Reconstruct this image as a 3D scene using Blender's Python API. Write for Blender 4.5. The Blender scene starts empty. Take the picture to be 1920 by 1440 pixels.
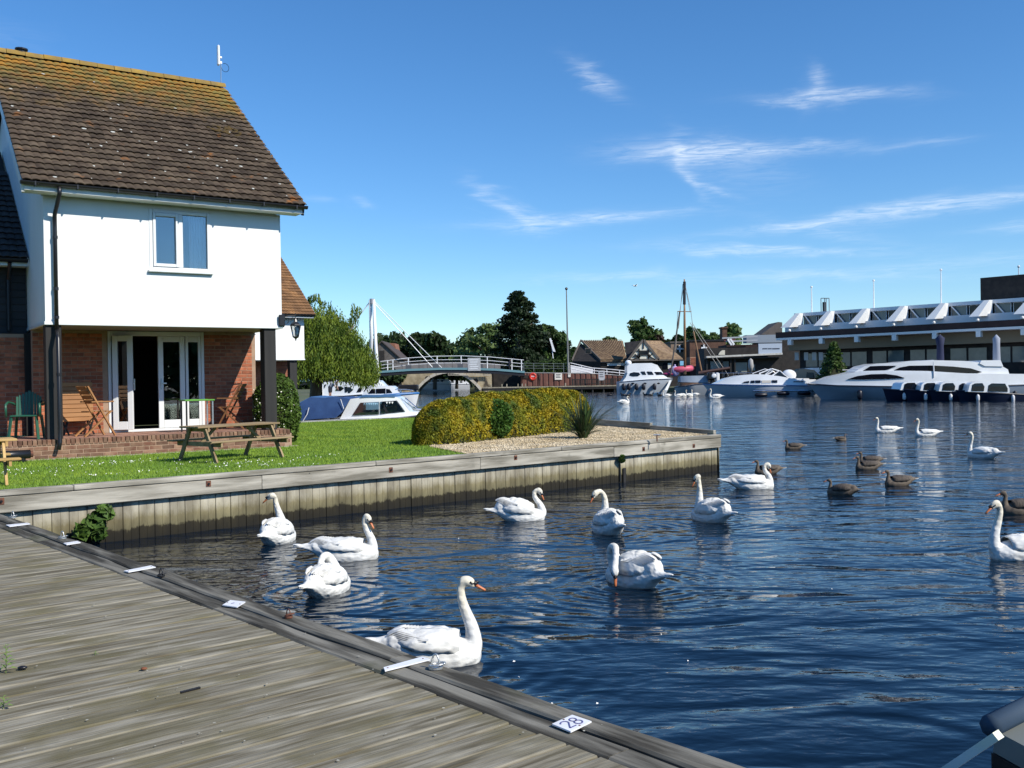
import bpy, math, random
import numpy as np
from mathutils import Vector, Matrix, Euler
random.seed(7); RS = np.random.RandomState(11)
sc = bpy.context.scene
# ------------------------------------------------------------------ camera
F_ = 1800.0; PIT = math.radians(.25); ROL = math.radians(.95); EYE = 2.0
_cp, _sp, _cr, _sr = math.cos(PIT), math.sin(PIT), math.cos(ROL), math.sin(ROL)
FW = Vector((0, _cp, -_sp)); _u = Vector((0, _sp, _cp)); _r = Vector((1, 0, 0))
RT = _r*_cr - _u*_sr; UP = _u*_cr + _r*_sr
cam_data = bpy.data.cameras.new('camera'); cam = bpy.data.objects.new('camera', cam_data)
sc.collection.objects.link(cam)
mw = Matrix(((RT.x, UP.x, -FW.x, 0), (RT.y, UP.y, -FW.y, 0), (RT.z, UP.z, -FW.z, EYE), (0, 0, 0, 1)))
cam.matrix_world = mw
cam_data.sensor_width = 36; cam_data.lens = F_/1920*36; cam_data.clip_start = .05; cam_data.clip_end = 6000
sc.camera = cam
# ------------------------------------------------------------------ sun, sky, exposure
SUN = Vector((.824*math.cos(math.radians(39)), -.566*math.cos(math.radians(39)), math.sin(math.radians(39)))).normalized()
sd = bpy.data.lights.new('sun', 'SUN'); sd.energy = 5.0; sd.angle = math.radians(.5); sd.color = (1, .945, .84)
so = bpy.data.objects.new('sun', sd); so.rotation_euler = SUN.to_track_quat('Z', 'Y').to_euler(); so.location = SUN*60
sc.collection.objects.link(so)
w = bpy.data.worlds.new('World'); sc.world = w; w.use_nodes = True
sc.view_settings.view_transform = 'Standard'; sc.view_settings.look = 'None'
sc.view_settings.exposure = 0.08; sc.view_settings.gamma = 1; sc.view_settings.use_curve_mapping = False
SKY_STRENGTH = .128
WISPS = [  # azimuth px, elevation px (photo), half length, half thickness, tilt deg, strength
    (1300, 283, 95, 13, 3, .85), (1440, 277, 115, 9, 4, .65), (1300, 312, 45, 12, 58, .6), (1345, 343, 40, 7, 25, .45), (1400, 310, 70, 25, 20, .22),
    (1120, 145, 38, 10, 32, .7), (1516, 166, 20, 13, 75, .75), (1560, 184, 90, 7, 4, .75),
    (905, 360, 30, 9, 32, .45), (975, 396, 36, 9, 28, .7), (1090, 412, 130, 9, -2, .8),
    (1650, 395, 185, 7, -5, .85), (1840, 379, 130, 9, -5, .7), (1440, 470, 135, 7, 4, .7), (1560, 430, 90, 8, 14, .25),
    (1150, 518, 120, 7, 0, .35), (1700, 500, 260, 8, -2, .25), (1730, 270, 50, 4, 0, .3), (685, 378, 14, 9, 10, .3), (600, 372, 26, 4, 0, .25),
    (1930, 425, 60, 7, 0, .5), (1520, 520, 200, 6, 2, .25)]
def build_world():
    nt = w.node_tree; N = nt.nodes; Lk = nt.links; N.clear()
    out = N.new('ShaderNodeOutputWorld'); bg = N.new('ShaderNodeBackground')
    sky = N.new('ShaderNodeTexSky'); sky.sky_type = 'NISHITA'; sky.sun_disc = False
    sky.sun_elevation = math.radians(39); sky.sun_rotation = math.atan2(SUN.x, SUN.y)
    sky.altitude = 0; sky.air_density = 1.0; sky.dust_density = 0.0; sky.ozone_density = 6.0
    tc = N.new('ShaderNodeTexCoord'); sep = N.new('ShaderNodeSeparateXYZ'); Lk.new(tc.outputs['Generated'], sep.inputs[0])
    def m(op, a, b=None, c=None):
        n = N.new('ShaderNodeMath'); n.operation = op
        for i, v in enumerate((a, b, c)):
            if v is None: continue
            if isinstance(v, (int, float)): n.inputs[i].default_value = v
            else: Lk.new(v, n.inputs[i])
        return n.outputs[0]
    az = m('ARCTAN2', sep.outputs['X'], sep.outputs['Y']); el = m('ARCSINE', sep.outputs['Z'])
    # small wobble so wisps are not clean ellipses
    mp = N.new('ShaderNodeMapping'); Lk.new(tc.outputs['Generated'], mp.inputs[0]); mp.inputs['Scale'].default_value = (5, 5, 14)
    nz = N.new('ShaderNodeTexNoise'); nz.inputs['Scale'].default_value = 2.2; nz.inputs['Detail'].default_value = 6; nz.inputs['Distortion'].default_value = .8
    Lk.new(mp.outputs[0], nz.inputs['Vector'])
    wob = m('MULTIPLY', m('SUBTRACT', nz.outputs['Fac'], .5), .05)
    az2 = m('ADD', az, m('MULTIPLY', wob, 1.3)); el2 = m('ADD', el, m('MULTIPLY', wob, .45))
    total = None
    for (px, py, a, b, t, s) in WISPS:
        d = (FW + RT*((px-960)/F_) - UP*((py-720)/F_)).normalized()
        a0 = math.atan2(d.x, d.y); e0 = math.asin(d.z); tr = -math.radians(t)
        dx = m('SUBTRACT', az2, a0); dy = m('SUBTRACT', el2, e0)
        ca, sa = math.cos(tr), math.sin(tr)
        p = m('MULTIPLY', m('ADD', m('MULTIPLY', dx, ca), m('MULTIPLY', dy, sa)), F_/a*.8)
        q = m('MULTIPLY', m('SUBTRACT', m('MULTIPLY', dy, ca), m('MULTIPLY', dx, sa)), F_/b*.8)
        g = m('EXPONENT', m('MULTIPLY', m('ADD', m('MULTIPLY', p, p), m('MULTIPLY', q, q)), -1.0))
        g = m('MULTIPLY', g, s)
        total = g if total is None else m('ADD', total, g)
    # fibres
    mp2 = N.new('ShaderNodeMapping'); Lk.new(tc.outputs['Generated'], mp2.inputs[0]); mp2.inputs['Scale'].default_value = (10, 10, 90); mp2.inputs['Rotation'].default_value = (.25, .1, 0)
    n2 = N.new('ShaderNodeTexNoise'); n2.inputs['Scale'].default_value = 2.5; n2.inputs['Detail'].default_value = 8; n2.inputs['Roughness'].default_value = .65; n2.inputs['Distortion'].default_value = 1.2
    Lk.new(mp2.outputs[0], n2.inputs['Vector'])
    fib = m('MULTIPLY', m('SUBTRACT', n2.outputs['Fac'], .28), 2.3)
    # general faint cirrus everywhere so the sky goes on alike outside the frame
    n3 = N.new('ShaderNodeTexNoise'); mp3 = N.new('ShaderNodeMapping'); Lk.new(tc.outputs['Generated'], mp3.inputs[0]); mp3.inputs['Scale'].default_value = (1.5, 1.5, 9); mp3.inputs['Location'].default_value = (3, 1, 5)
    n3.inputs['Scale'].default_value = 1.6; n3.inputs['Detail'].default_value = 5; Lk.new(mp3.outputs[0], n3.inputs['Vector'])
    gen = m('MULTIPLY', m('MAXIMUM', m('SUBTRACT', n3.outputs['Fac'], .64), 0), .8)
    mask = m('MINIMUM', m('MULTIPLY', m('ADD', total, gen), m('MAXIMUM', fib, 0)), 1)
    hsv = N.new('ShaderNodeHueSaturation'); Lk.new(sky.outputs[0], hsv.inputs['Color']); hsv.inputs['Saturation'].default_value = SKY_SAT; hsv.inputs['Value'].default_value = 1
    tint = N.new('ShaderNodeMixRGB'); tint.blend_type = 'MULTIPLY'; tint.inputs[0].default_value = 1; Lk.new(hsv.outputs[0], tint.inputs[1]); tint.inputs[2].default_value = SKY_TINT
    mix = N.new('ShaderNodeMixRGB'); Lk.new(m('MULTIPLY', mask, .62), mix.inputs[0]); Lk.new(tint.outputs[0], mix.inputs[1]); mix.inputs[2].default_value = (8.0, 8.6, 9.2, 1)
    Lk.new(mix.outputs[0], bg.inputs[0]); bg.inputs[1].default_value = SKY_STRENGTH; Lk.new(bg.outputs[0], out.inputs[0])
SKY_SAT = 1.15; SKY_TINT = (1.04, 1.12, 1.17, 1)
build_world()
sc.cycles.max_bounces = 6; sc.cycles.diffuse_bounces = 1; sc.cycles.transparent_max_bounces = 12; sc.cycles.caustics_reflective = False; sc.cycles.caustics_refractive = False

# ------------------------------------------------------------------ photo measurements to world
def ray(px, py): return FW + RT*((px-960)/F_) - UP*((py-720)/F_)
def G(px, py, z=0.0):
    d = ray(px, py); t = (z-EYE)/d.z; return Vector((d.x*t, d.y*t, z))
def D(px, py, Y):
    d = ray(px, py); t = Y/d.y; return Vector((d.x*t, Y, EYE+d.z*t))
def VP(px, py, p0, n):
    d = ray(px, py); t = (p0[0]*n[0]+p0[1]*n[1])/(d.x*n[0]+d.y*n[1]); return Vector((d.x*t, d.y*t, EYE+d.z*t))
def ZM(ox, oy, s): return lambda x, y: (ox+x/s, oy+y/s)

# ------------------------------------------------------------------ mesh builder
class MB:
    def __init__(s): s.v = []; s.f = []
    def add(s, v, f):
        k = len(s.v); s.v += [tuple(p) for p in v]; s.f += [tuple(i+k for i in q) for q in f]; return s
    def box(s, x0, y0, z0, x1, y1, z1):
        return s.add([(x0,y0,z0),(x1,y0,z0),(x1,y1,z0),(x0,y1,z0),(x0,y0,z1),(x1,y0,z1),(x1,y1,z1),(x0,y1,z1)],
                     [(3,2,1,0),(4,5,6,7),(0,1,5,4),(1,2,6,5),(2,3,7,6),(3,0,4,7)])
    def cbox(s, x0, y0, z0, x1, y1, z1, c=.01):   # box with bevelled edges
        import bmesh
        bm = bmesh.new(); bmesh.ops.create_cube(bm, size=1)
        for v in bm.verts: v.co = Vector((x0+(v.co.x+.5)*(x1-x0), y0+(v.co.y+.5)*(y1-y0), z0+(v.co.z+.5)*(z1-z0)))
        bmesh.ops.bevel(bm, geom=list(bm.edges), offset=min(c, abs(x1-x0)*.3, abs(y1-y0)*.3, abs(z1-z0)*.3), segments=1, affect='EDGES')
        bm.verts.index_update(); r = s.add([tuple(v.co) for v in bm.verts], [tuple(v.index for v in f.verts) for f in bm.faces]); bm.free(); return r
    def tube(s, pts, rad, n=8, cap=True, sq=1.0):
        pts = [Vector(p) for p in pts]; k = len(pts)
        if not hasattr(rad, '__len__'): rad = [rad]*k
        V = []; up = Vector((0,0,1)); prev = None
        for i, p in enumerate(pts):
            t = (pts[min(i+1,k-1)]-pts[max(i-1,0)]).normalized()
            if prev is None:
                a = t.cross(up); 
                if a.length < .05: a = t.cross(Vector((0,1,0)))
                a.normalize()
            else:
                a = (prev - t*prev.dot(t)).normalized()
            prev = a; b = t.cross(a)
            for j in range(n):
                th = 2*math.pi*j/n; V.append(p + a*math.cos(th)*rad[i] + b*math.sin(th)*rad[i]*sq)
        Fc = [(i*n+j, i*n+(j+1)%n, (i+1)*n+(j+1)%n, (i+1)*n+j) for i in range(k-1) for j in range(n)]
        if cap: Fc += [tuple(range(n-1,-1,-1)), tuple(range((k-1)*n, k*n))]
        return s.add(V, Fc)
    def ell(s, c, r, n=12, m=8, rot=None):
        V = []
        for i in range(m+1):
            ph = math.pi*i/m
            for j in range(n):
                th = 2*math.pi*j/n; q = Vector((math.sin(ph)*math.cos(th)*r[0], math.sin(ph)*math.sin(th)*r[1], math.cos(ph)*r[2]))
                if rot is not None: q = rot @ q
                V.append(Vector(c)+q)
        Fc = [(i*n+j, (i+1)*n+j, (i+1)*n+(j+1)%n, i*n+(j+1)%n) for i in range(m) for j in range(n)]
        return s.add(V, Fc)
    def prism(s, poly, a, b, ax='y'):   # polygon in the plane across axis ax, extruded from a to b
        n = len(poly); mk = {'y': lambda p,t:(p[0],t,p[1]), 'x': lambda p,t:(t,p[0],p[1]), 'z': lambda p,t:(p[0],p[1],t)}[ax]
        V = [mk(p,a) for p in poly]+[mk(p,b) for p in poly]
        Fc = [tuple(range(n)), tuple(range(2*n-1,n-1,-1))]+[(i,n+i,n+(i+1)%n,(i+1)%n)[::-1] for i in range(n)]
        return s.add(V, Fc)
    def beam(s, a, b, w_, h_, upv=(0,0,1)):   # box beam between two points
        a = Vector(a); b = Vector(b); t = (b-a).normalized(); r = t.cross(Vector(upv))
        if r.length < .01: r = t.cross(Vector((0,1,0)))
        r.normalize(); u = r.cross(t); r *= w_/2; u *= h_/2
        return s.add([a-r-u,a+r-u,a+r+u,a-r+u,b-r-u,b+r-u,b+r+u,b-r+u], [(0,1,2,3)[::-1],(4,5,6,7),(0,1,5,4),(1,2,6,5),(2,3,7,6),(3,0,4,7)])
    def quad(s, *p): return s.add(p, [tuple(range(len(p)))])
    def mesh(s, name, smooth=False):
        me = bpy.data.meshes.new(name); me.from_pydata([tuple(p) for p in s.v], [], s.f); me.validate()
        if smooth: me.polygons.foreach_set('use_smooth', [True]*len(me.polygons))
        me.update(); return me
    def build(s, name, mat, parent=None, smooth=False, **k):
        return link(name, s.mesh(name, smooth), mat, parent, **k)
def fixn(me):
    import bmesh
    bm = bmesh.new(); bm.from_mesh(me); bmesh.ops.recalc_face_normals(bm, faces=bm.faces); bm.to_mesh(me); bm.free()
def link(name, me, mat, parent=None, loc=None, rot=None, label=None, category=None, group=None, kind=None, scale=None):
    o = bpy.data.objects.new(name, me); sc.collection.objects.link(o)
    if me is not None and mat is not None and not me.materials: me.materials.append(mat)
    if parent is not None: o.parent = parent
    if loc is not None: o.location = loc
    if rot is not None: o.rotation_euler = rot
    if scale is not None: o.scale = scale
    if label: o['label'] = label
    if category: o['category'] = category
    if group: o['group'] = group
    if kind: o['kind'] = kind
    return o
def thing(name, label, category, loc=(0,0,0), rz=0, group=None, kind=None):
    return link(name, None, None, None, loc, (0,0,rz), label, category, group, kind)
def dup(o, label=None, parent=None):
    c = o.copy(); sc.collection.objects.link(c)
    if parent is not None: c.parent = parent
    if label: c['label'] = label
    for ch in list(o.children): dup(ch, None, c)
    return c
def fastmesh(name, V, Fq, smooth=False):   # numpy quads / tris
    me = bpy.data.meshes.new(name); n = len(V); k = Fq.shape[1]; m = len(Fq)
    me.vertices.add(n); me.vertices.foreach_set('co', V.astype(np.float32).ravel())
    me.loops.add(m*k); me.loops.foreach_set('vertex_index', Fq.astype(np.int32).ravel())
    me.polygons.add(m); me.polygons.foreach_set('loop_start', np.arange(0, m*k, k, dtype=np.int32)); 
    try: me.polygons.foreach_set('loop_total', np.full(m, k, dtype=np.int32))
    except Exception: pass
    me.update(calc_edges=True); me.validate(); return me

# ------------------------------------------------------------------ materials
def MT(name, c1, c2=None, rough=.6, scale=3, detail=6, lo=.35, hi=.65, stretch=(1,1,1), coord='obj', bump=0, bscale=None, bstretch=None, rnd=0, isl=0, metal=0, spec=.5,
       c3=None, s3=1.0, t3=.6, w3=.08, coat=0, trans=0, dist=0.0, rotm=(0,0,0)):
    m = bpy.data.materials.new(name); m.use_nodes = True; nt = m.node_tree; N = nt.nodes; L = nt.links
    b = N['Principled BSDF']; b.inputs['Roughness'].default_value = rough; b.inputs['Metallic'].default_value = metal
    b.inputs['Specular IOR Level'].default_value = spec
    if coat: b.inputs['Coat Weight'].default_value = coat; b.inputs['Coat Roughness'].default_value = .08
    c1 = tuple(c1)+(1,); c2v = tuple(c2)+(1,) if c2 else c1
    src = None
    if c2 or bump or c3:
        if coord == 'obj':
            tc = N.new('ShaderNodeTexCoord'); oi = N.new('ShaderNodeObjectInfo'); vm = N.new('ShaderNodeVectorMath'); vm.operation = 'MULTIPLY_ADD'
            L.new(oi.outputs['Random'], vm.inputs[0]); vm.inputs[1].default_value = (37, 53, 29); L.new(tc.outputs['Object'], vm.inputs[2]); src = vm.outputs[0]
        else:
            g = N.new('ShaderNodeNewGeometry'); src = g.outputs['Position']
    col = None
    def noise(sc_, st, det=detail, di=dist):
        mp = N.new('ShaderNodeMapping'); L.new(src, mp.inputs[0]); mp.inputs['Scale'].default_value = st; mp.inputs['Rotation'].default_value = rotm
        n = N.new('ShaderNodeTexNoise'); n.inputs['Scale'].default_value = sc_; n.inputs['Detail'].default_value = det; n.inputs['Distortion'].default_value = di
        L.new(mp.outputs[0], n.inputs['Vector']); return n.outputs['Fac']
    if c2:
        r = N.new('ShaderNodeValToRGB'); L.new(noise(scale, stretch), r.inputs[0])
        r.color_ramp.elements[0].position = lo; r.color_ramp.elements[0].color = c1
        r.color_ramp.elements[1].position = hi; r.color_ramp.elements[1].color = c2v; col = r.outputs[0]
    if c3:
        r3 = N.new('ShaderNodeMapRange'); L.new(noise(s3, (1,1,1)), r3.inputs[0]); r3.inputs[1].default_value = t3; r3.inputs[2].default_value = t3+w3
        mx = N.new('ShaderNodeMixRGB'); L.new(r3.outputs[0], mx.inputs[0])
        if col: L.new(col, mx.inputs[1])
        else: mx.inputs[1].default_value = c1
        mx.inputs[2].default_value = tuple(c3)+(1,); col = mx.outputs[0]
    if rnd or isl:
        h = N.new('ShaderNodeHueSaturation')
        if col: L.new(col, h.inputs['Color'])
        else: h.inputs['Color'].default_value = c1
        mr = N.new('ShaderNodeMapRange')
        if rnd: o_ = N.new('ShaderNodeObjectInfo').outputs['Random']
        else: o_ = N.new('ShaderNodeNewGeometry').outputs['Random Per Island']
        k = rnd or isl
        L.new(o_, mr.inputs[0]); mr.inputs[3].default_value = 1-k; mr.inputs[4].default_value = 1+k
        L.new(mr.outputs[0], h.inputs['Value']); col = h.outputs[0]
    if col: L.new(col, b.inputs['Base Color'])
    else: b.inputs['Base Color'].default_value = c1
    if bump:
        bp = N.new('ShaderNodeBump'); bp.inputs['Distance'].default_value = bump; bp.inputs['Strength'].default_value = 1
        L.new(noise(bscale or scale, bstretch or stretch), bp.inputs['Height']); L.new(bp.outputs[0], b.inputs['Normal'])
    return m
def GLASS(name, tint=(.75,.85,.85), base=.06, boost=1.0):
    m = bpy.data.materials.new(name); m.use_nodes = True; nt = m.node_tree; N = nt.nodes; L = nt.links; N.clear()
    o = N.new('ShaderNodeOutputMaterial'); t = N.new('ShaderNodeBsdfTransparent'); t.inputs[0].default_value = tint+(1,)
    g = N.new('ShaderNodeBsdfGlossy'); g.inputs['Roughness'].default_value = .01; g.inputs[0].default_value = (.95,.97,1,1)
    fr = N.new('ShaderNodeFresnel'); fr.inputs[0].default_value = 1.55
    ma = N.new('ShaderNodeMath'); ma.operation = 'MULTIPLY_ADD'; L.new(fr.outputs[0], ma.inputs[0]); ma.inputs[1].default_value = boost; ma.inputs[2].default_value = base
    mx = N.new('ShaderNodeMixShader'); L.new(ma.outputs[0], mx.inputs[0]); L.new(t.outputs[0], mx.inputs[1]); L.new(g.outputs[0], mx.inputs[2]); L.new(mx.outputs[0], o.inputs[0])
    return m
m_render = MT('white_render', (.87,.87,.85), (.79,.80,.77), .85, scale=2.2, stretch=(1,1,.22), bump=.006, bscale=9, bstretch=(1,1,1), lo=.35, hi=.85)
m_upvc = MT('white_upvc', (.80,.81,.80), rough=.3)
m_fascia = MT('white_paint', (.78,.79,.78), (.68,.70,.68), .5, scale=4)
m_black = MT('black_plastic', (.012,.012,.014), rough=.35)
m_blackwood = MT('black_stained_timber', (.010,.009,.009), (.022,.02,.018), .7, scale=6, stretch=(1,1,.1), bump=.003)
m_glass = GLASS('window_glass', (.95,.97,.97), base=.10); m_dkglass = MT('dark_boat_glass', (.006,.007,.012), rough=.08, spec=.35)
m_tile = MT('roof_tile', (.058,.040,.027), (.105,.078,.052), .9, scale=5, coord='world', rnd=.30, bump=.006, bscale=25, c3=(.24,.10,.03), s3=2.4, t3=.65, w3=.08, spec=.25)
m_tile2 = MT('roof_tile_stuff', (.060,.042,.028), (.110,.082,.055), .9, scale=5, coord='world', isl=.3, bump=.006, bscale=25, c3=(.25,.105,.03), s3=2.4, t3=.62, w3=.10, spec=.25)
m_tile_shaded = MT('shaded_roof_tile', (.03,.024,.022), (.05,.04,.035), .85, scale=5, coord='world', rnd=.2)  # neighbour roof tiles, the main lodge's shadow put into the colour
m_ridge = MT('lichened_ridge_tile', (.34,.21,.035), (.22,.15,.05), .9, scale=4, coord='world', rnd=.15, bump=.006, bscale=30)
m_brick = MT('red_brick', (.30,.085,.04), (.46,.15,.07), .85, scale=9, rnd=.32, bump=.003, bscale=60)
m_brick2 = MT('red_brick_mass', (.28,.09,.05), (.36,.13,.07), .85, scale=9, isl=.3)
m_oldbrick = MT('weathered_brick', (.17,.075,.045), (.26,.16,.10), .9, scale=7, rnd=.4, bump=.004, bscale=50)
m_mortar = MT('mortar', (.42,.28,.19), (.34,.23,.16), .95, scale=8, coord='world')
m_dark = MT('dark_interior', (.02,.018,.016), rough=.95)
m_curtain = MT('net_curtain', (.75,.76,.78), rough=.9)
m_grey = MT('weathered_timber', (.19,.175,.14), (.44,.41,.345), .9, scale=7, detail=12, stretch=(.16,1,1.5), rnd=.12, bump=.008, bscale=14, bstretch=(.08,1,1.5), lo=.38, hi=.62, spec=.2, c3=(.16,.15,.12), s3=2.2, t3=.64, w3=.1)
m_bolt = MT('rusty_iron', (.09,.04,.03), (.20,.07,.03), .8, scale=30)
m_steel = MT('galvanised_steel', (.55,.56,.56), rough=.35, metal=.9)
m_bench = MT('bench_timber', (.20,.135,.065), (.33,.24,.13), .8, scale=6, stretch=(.15,1,1), rnd=.15, bump=.002, bscale=20)
m_teak = MT('warm_teak', (.30,.13,.04), (.42,.20,.07), .6, scale=6, stretch=(.2,1,1), rnd=.12)
m_green_pl = MT('green_plastic', (.02,.10,.06), rough=.35)
# ================================================================== WATER
BIRDS = [(812,1241,.16),(645,1048,.14),(613,1112,.16),(521,1017,.12),(975,975,.14),(1140,999,.12),(1190,1096,.18),(1334,977,.12),(1408,916,.12),(1922,1046,.14)]
def water_mat():
    m = bpy.data.materials.new('river_water'); m.use_nodes = True; nt = m.node_tree; N = nt.nodes; L = nt.links
    b = N['Principled BSDF']; b.inputs['Base Color'].default_value = (.002, .008, .018, 1); b.inputs['Roughness'].default_value = .03; b.inputs['IOR'].default_value = 1.33
    g = N.new('ShaderNodeNewGeometry')
    def nz(sx, sy, s, d, rot, dist=.3):
        mp = N.new('ShaderNodeMapping'); L.new(g.outputs['Position'], mp.inputs[0]); mp.inputs['Scale'].default_value = (sx, sy, 1); mp.inputs['Rotation'].default_value = (0, 0, rot)
        n = N.new('ShaderNodeTexNoise'); n.inputs['Scale'].default_value = s; n.inputs['Detail'].default_value = d; n.inputs['Distortion'].default_value = dist
        L.new(mp.outputs[0], n.inputs['Vector']); return n.outputs['Fac']
    def ma(op, a, b_):
        n = N.new('ShaderNodeMath'); n.operation = op
        for i, v in enumerate((a, b_)):
            if isinstance(v, (int, float)): n.inputs[i].default_value = v
            else: L.new(v, n.inputs[i])
        return n.outputs[0]
    h = ma('ADD', ma('MULTIPLY', nz(.6, 1.3, .9, 2, .25, .8), 1.5), ma('MULTIPLY', nz(.8, 1.7, 3.2, 2, -.15), .30))
    h = ma('ADD', h, ma('MULTIPLY', nz(1, 1.6, 11, 2, .1), .045))
    # calmer patches; rings round the nearest birds
    sxy = N.new('ShaderNodeSeparateXYZ'); L.new(g.outputs['Position'], sxy.inputs[0])
    for (px_, py_, amp) in BIRDS:
        c_ = G(px_, py_, 0); dx = ma('SUBTRACT', sxy.outputs['X'], c_.x); dy = ma('SUBTRACT', sxy.outputs['Y'], c_.y)
        r_ = ma('POWER', ma('ADD', ma('MULTIPLY', dx, dx), ma('MULTIPLY', dy, dy)), .5)
        rings = ma('MULTIPLY', ma('SINE', ma('MULTIPLY', r_, 34.0), 0), ma('EXPONENT', ma('MULTIPLY', r_, -1.5), 0)); h = ma('ADD', h, ma('MULTIPLY', rings, amp))
    cal = N.new('ShaderNodeMapRange'); L.new(nz(.6, 1, .16, 2, .6), cal.inputs[0]); cal.inputs[1].default_value = .3; cal.inputs[2].default_value = .7; cal.inputs[3].default_value = .55; cal.inputs[4].default_value = 1.25
    h = ma('MULTIPLY', h, cal.outputs[0])
    bp = N.new('ShaderNodeBump'); bp.inputs['Distance'].default_value = .068; bp.inputs['Strength'].default_value = 1; L.new(h, bp.inputs['Height']); L.new(bp.outputs[0], b.inputs['Normal'])
    return m
MB().quad((-400,-40,0),(400,-40,0),(500,700,0),(-500,700,0)).build('water', water_mat(), kind='structure')
bed = MB().quad((-3000,-3000,-2.2),(3000,-3000,-2.2),(3000,3000,-2.2),(-3000,3000,-2.2)).build('ground', MT('river_bed', (.05,.05,.03), rough=.9), kind='structure')

# ================================================================== BOARDWALK
DZ = .70
e0 = G(0, 963.6, DZ); e1 = G(1398, 1440, DZ); ed = (e1-e0); ed.z = 0; ed.normalize()      # runs right-down
en = Vector((ed.y, -ed.x, 0)); en = en if en.x > 0 else -en                                # towards the water
QA = math.radians(39.6); qd = Vector((math.cos(QA), math.sin(QA), 0)); qn = Vector((-qd.y, qd.x, 0))
deck = thing('boardwalk', 'weathered grey plank boardwalk with darker edge beams at lower left', 'boardwalk', tuple(e0)); deck['kind'] = 'structure'; del deck['category']
m_deck = MT('deck_plank', (.12,.10,.062), (.34,.31,.24), .92, scale=12, detail=15, stretch=(.22,2.2,2.2), rnd=.10, dist=.3, bump=.007, bscale=20, bstretch=(.14,2.4,1), lo=.34, hi=.70, c3=(.15,.13,.07), s3=2.6, t3=.50, w3=.22, spec=.2)
m_edge = MT('edge_beam', (.055,.05,.04), (.22,.205,.17), .92, scale=8, detail=12, stretch=(.18,1.6,1), rnd=.1, bump=.012, bscale=12, bstretch=(.14,2.4,1), lo=.42, hi=.62, spec=.15, c3=(.08,.08,.045), s3=1.6, t3=.6, w3=.1)
eang = math.atan2(ed.y, ed.x)
# edge beams in edge frame: x along ed, y across towards the water
def edge_board(s0, s1, y0, y1, name='edge_beam', z0=-.16, z1=0.0, tilt=0):
    mb = MB(); n = max(2, int((s1-s0)/.25)); prof = [(y0+.006,z0),(y1-.006,z0),(y1,z0+.01),(y1,z1-.014),(y1-.014,z1),(y0+.01,z1),(y0,z1-.01),(y0,z0+.01)]
    V = []; 
    for i in range(n+1):
        x = s0+(s1-s0)*i/n; wob = .006*math.sin(x*3.1+y0*9)+.004*math.sin(x*7.3+1)
        for (y, z) in prof: V.append((x, y+(wob if y > (y0+y1)/2 else wob*.4), z+.003*math.sin(x*5+y*20)))
    k = len(prof); Fc = [(i*k+j, (i+1)*k+j, (i+1)*k+(j+1)%k, i*k+(j+1)%k) for i in range(n) for j in range(k)]+[tuple(range(k)), tuple(range(n*k, n*k+k))[::-1]]
    mb.add(V, Fc); o = mb.build(name, m_edge, deck); o.rotation_euler = (0,0,eang); return o
# sign: en is left or right of ed?
sgn = 1 if (Vector((-ed.y, ed.x, 0)).dot(en) > 0) else -1
def eb(s0, s1, a, b, **k):
    y0, y1 = sorted((sgn*a, sgn*b)); return edge_board(s0, s1, y0, y1, **k)
for (a, b) in ((-4, .9), (.905, 4.1), (4.105, 7.2), (7.205, 12)): eb(a, b, -.125, 0, z1=.004)
for (a, b) in ((-4, 2.2), (2.205, 5.6), (5.605, 8.7), (8.705, 12)): eb(a, b, -.262, -.135, z1=-.002)
fb = eb(-4, 12, -.03, .012, z0=-.42, z1=-.165, name='fascia_board')
# planks: along qd, ending at the inner edge board
pw = .142; inner = -.268
for i in range(-30, 96):
    # strip position measured along ed
    s = i*(pw+.010)/abs(ed.dot(-qn) or 1)
    s *= 1
    a = ed*s + en*inner
    L_ = 7.5
    # plank local: x along -qd
    xs = random.uniform(-.004, .004); dz = random.uniform(-.003, .003)
    c = ed*((pw)/abs(ed.dot(qn)))
    P = [a, a+c, a+c-qd*L_, a-qd*L_]
    # chamfered top, in the plank's own frame (x along qd)
    ang = QA; M_ = Matrix.Rotation(-ang, 3, 'Z'); o0 = a
    loc = [M_@(p-o0) for p in P]
    y0 = min(p.y for p in loc); y1 = max(p.y for p in loc)
    xe0 = loc[0].x; xe1 = loc[1].x; ylo = loc[0].y; yhi = loc[1].y
    ch = .005; prof = [(0,-.03),(1,-.03),(1,-ch),(1-ch/pw,0),(ch/pw,0),(0,-ch)]
    V = []
    for t, x0_, x1_ in ((0, xe0, xe1), (1, xe0-L_, xe1-L_)):
        for (yy, z) in prof: V.append((x0_+(x1_-x0_)*yy+xs, ylo+(yhi-ylo)*yy, z))
    Fc = [(j, 6+j, 6+(j+1)%6, (j+1)%6) for j in range(6)]+[tuple(range(6))[::-1], tuple(range(6,12))]
    o = MB().add(V, Fc).build('plank', m_deck, deck); o.location = (o0.x, o0.y, -.006+dz); o.rotation_euler = (0,0,ang)
sub = MB(); 
for k in (0, 1.6, 3.4, 5.2): 
    a = ed*-4+en*(-.5-k); b = ed*12+en*(-.5-k); sub.beam((a.x,a.y,-.16),(b.x,b.y,-.16), .1, .2)
sub.build('bearer', m_blackwood, deck)
for s in (-.6, 1.5, 3.6, 5.7, 7.8):
    p = ed*s+en*-.12; MB().tube([(p.x,p.y,-3),(p.x,p.y,-.18)], .1, 10).build('pile', m_blackwood, deck, smooth=True)
def ep(px, py, z=DZ): return G(px, py, z)
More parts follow.
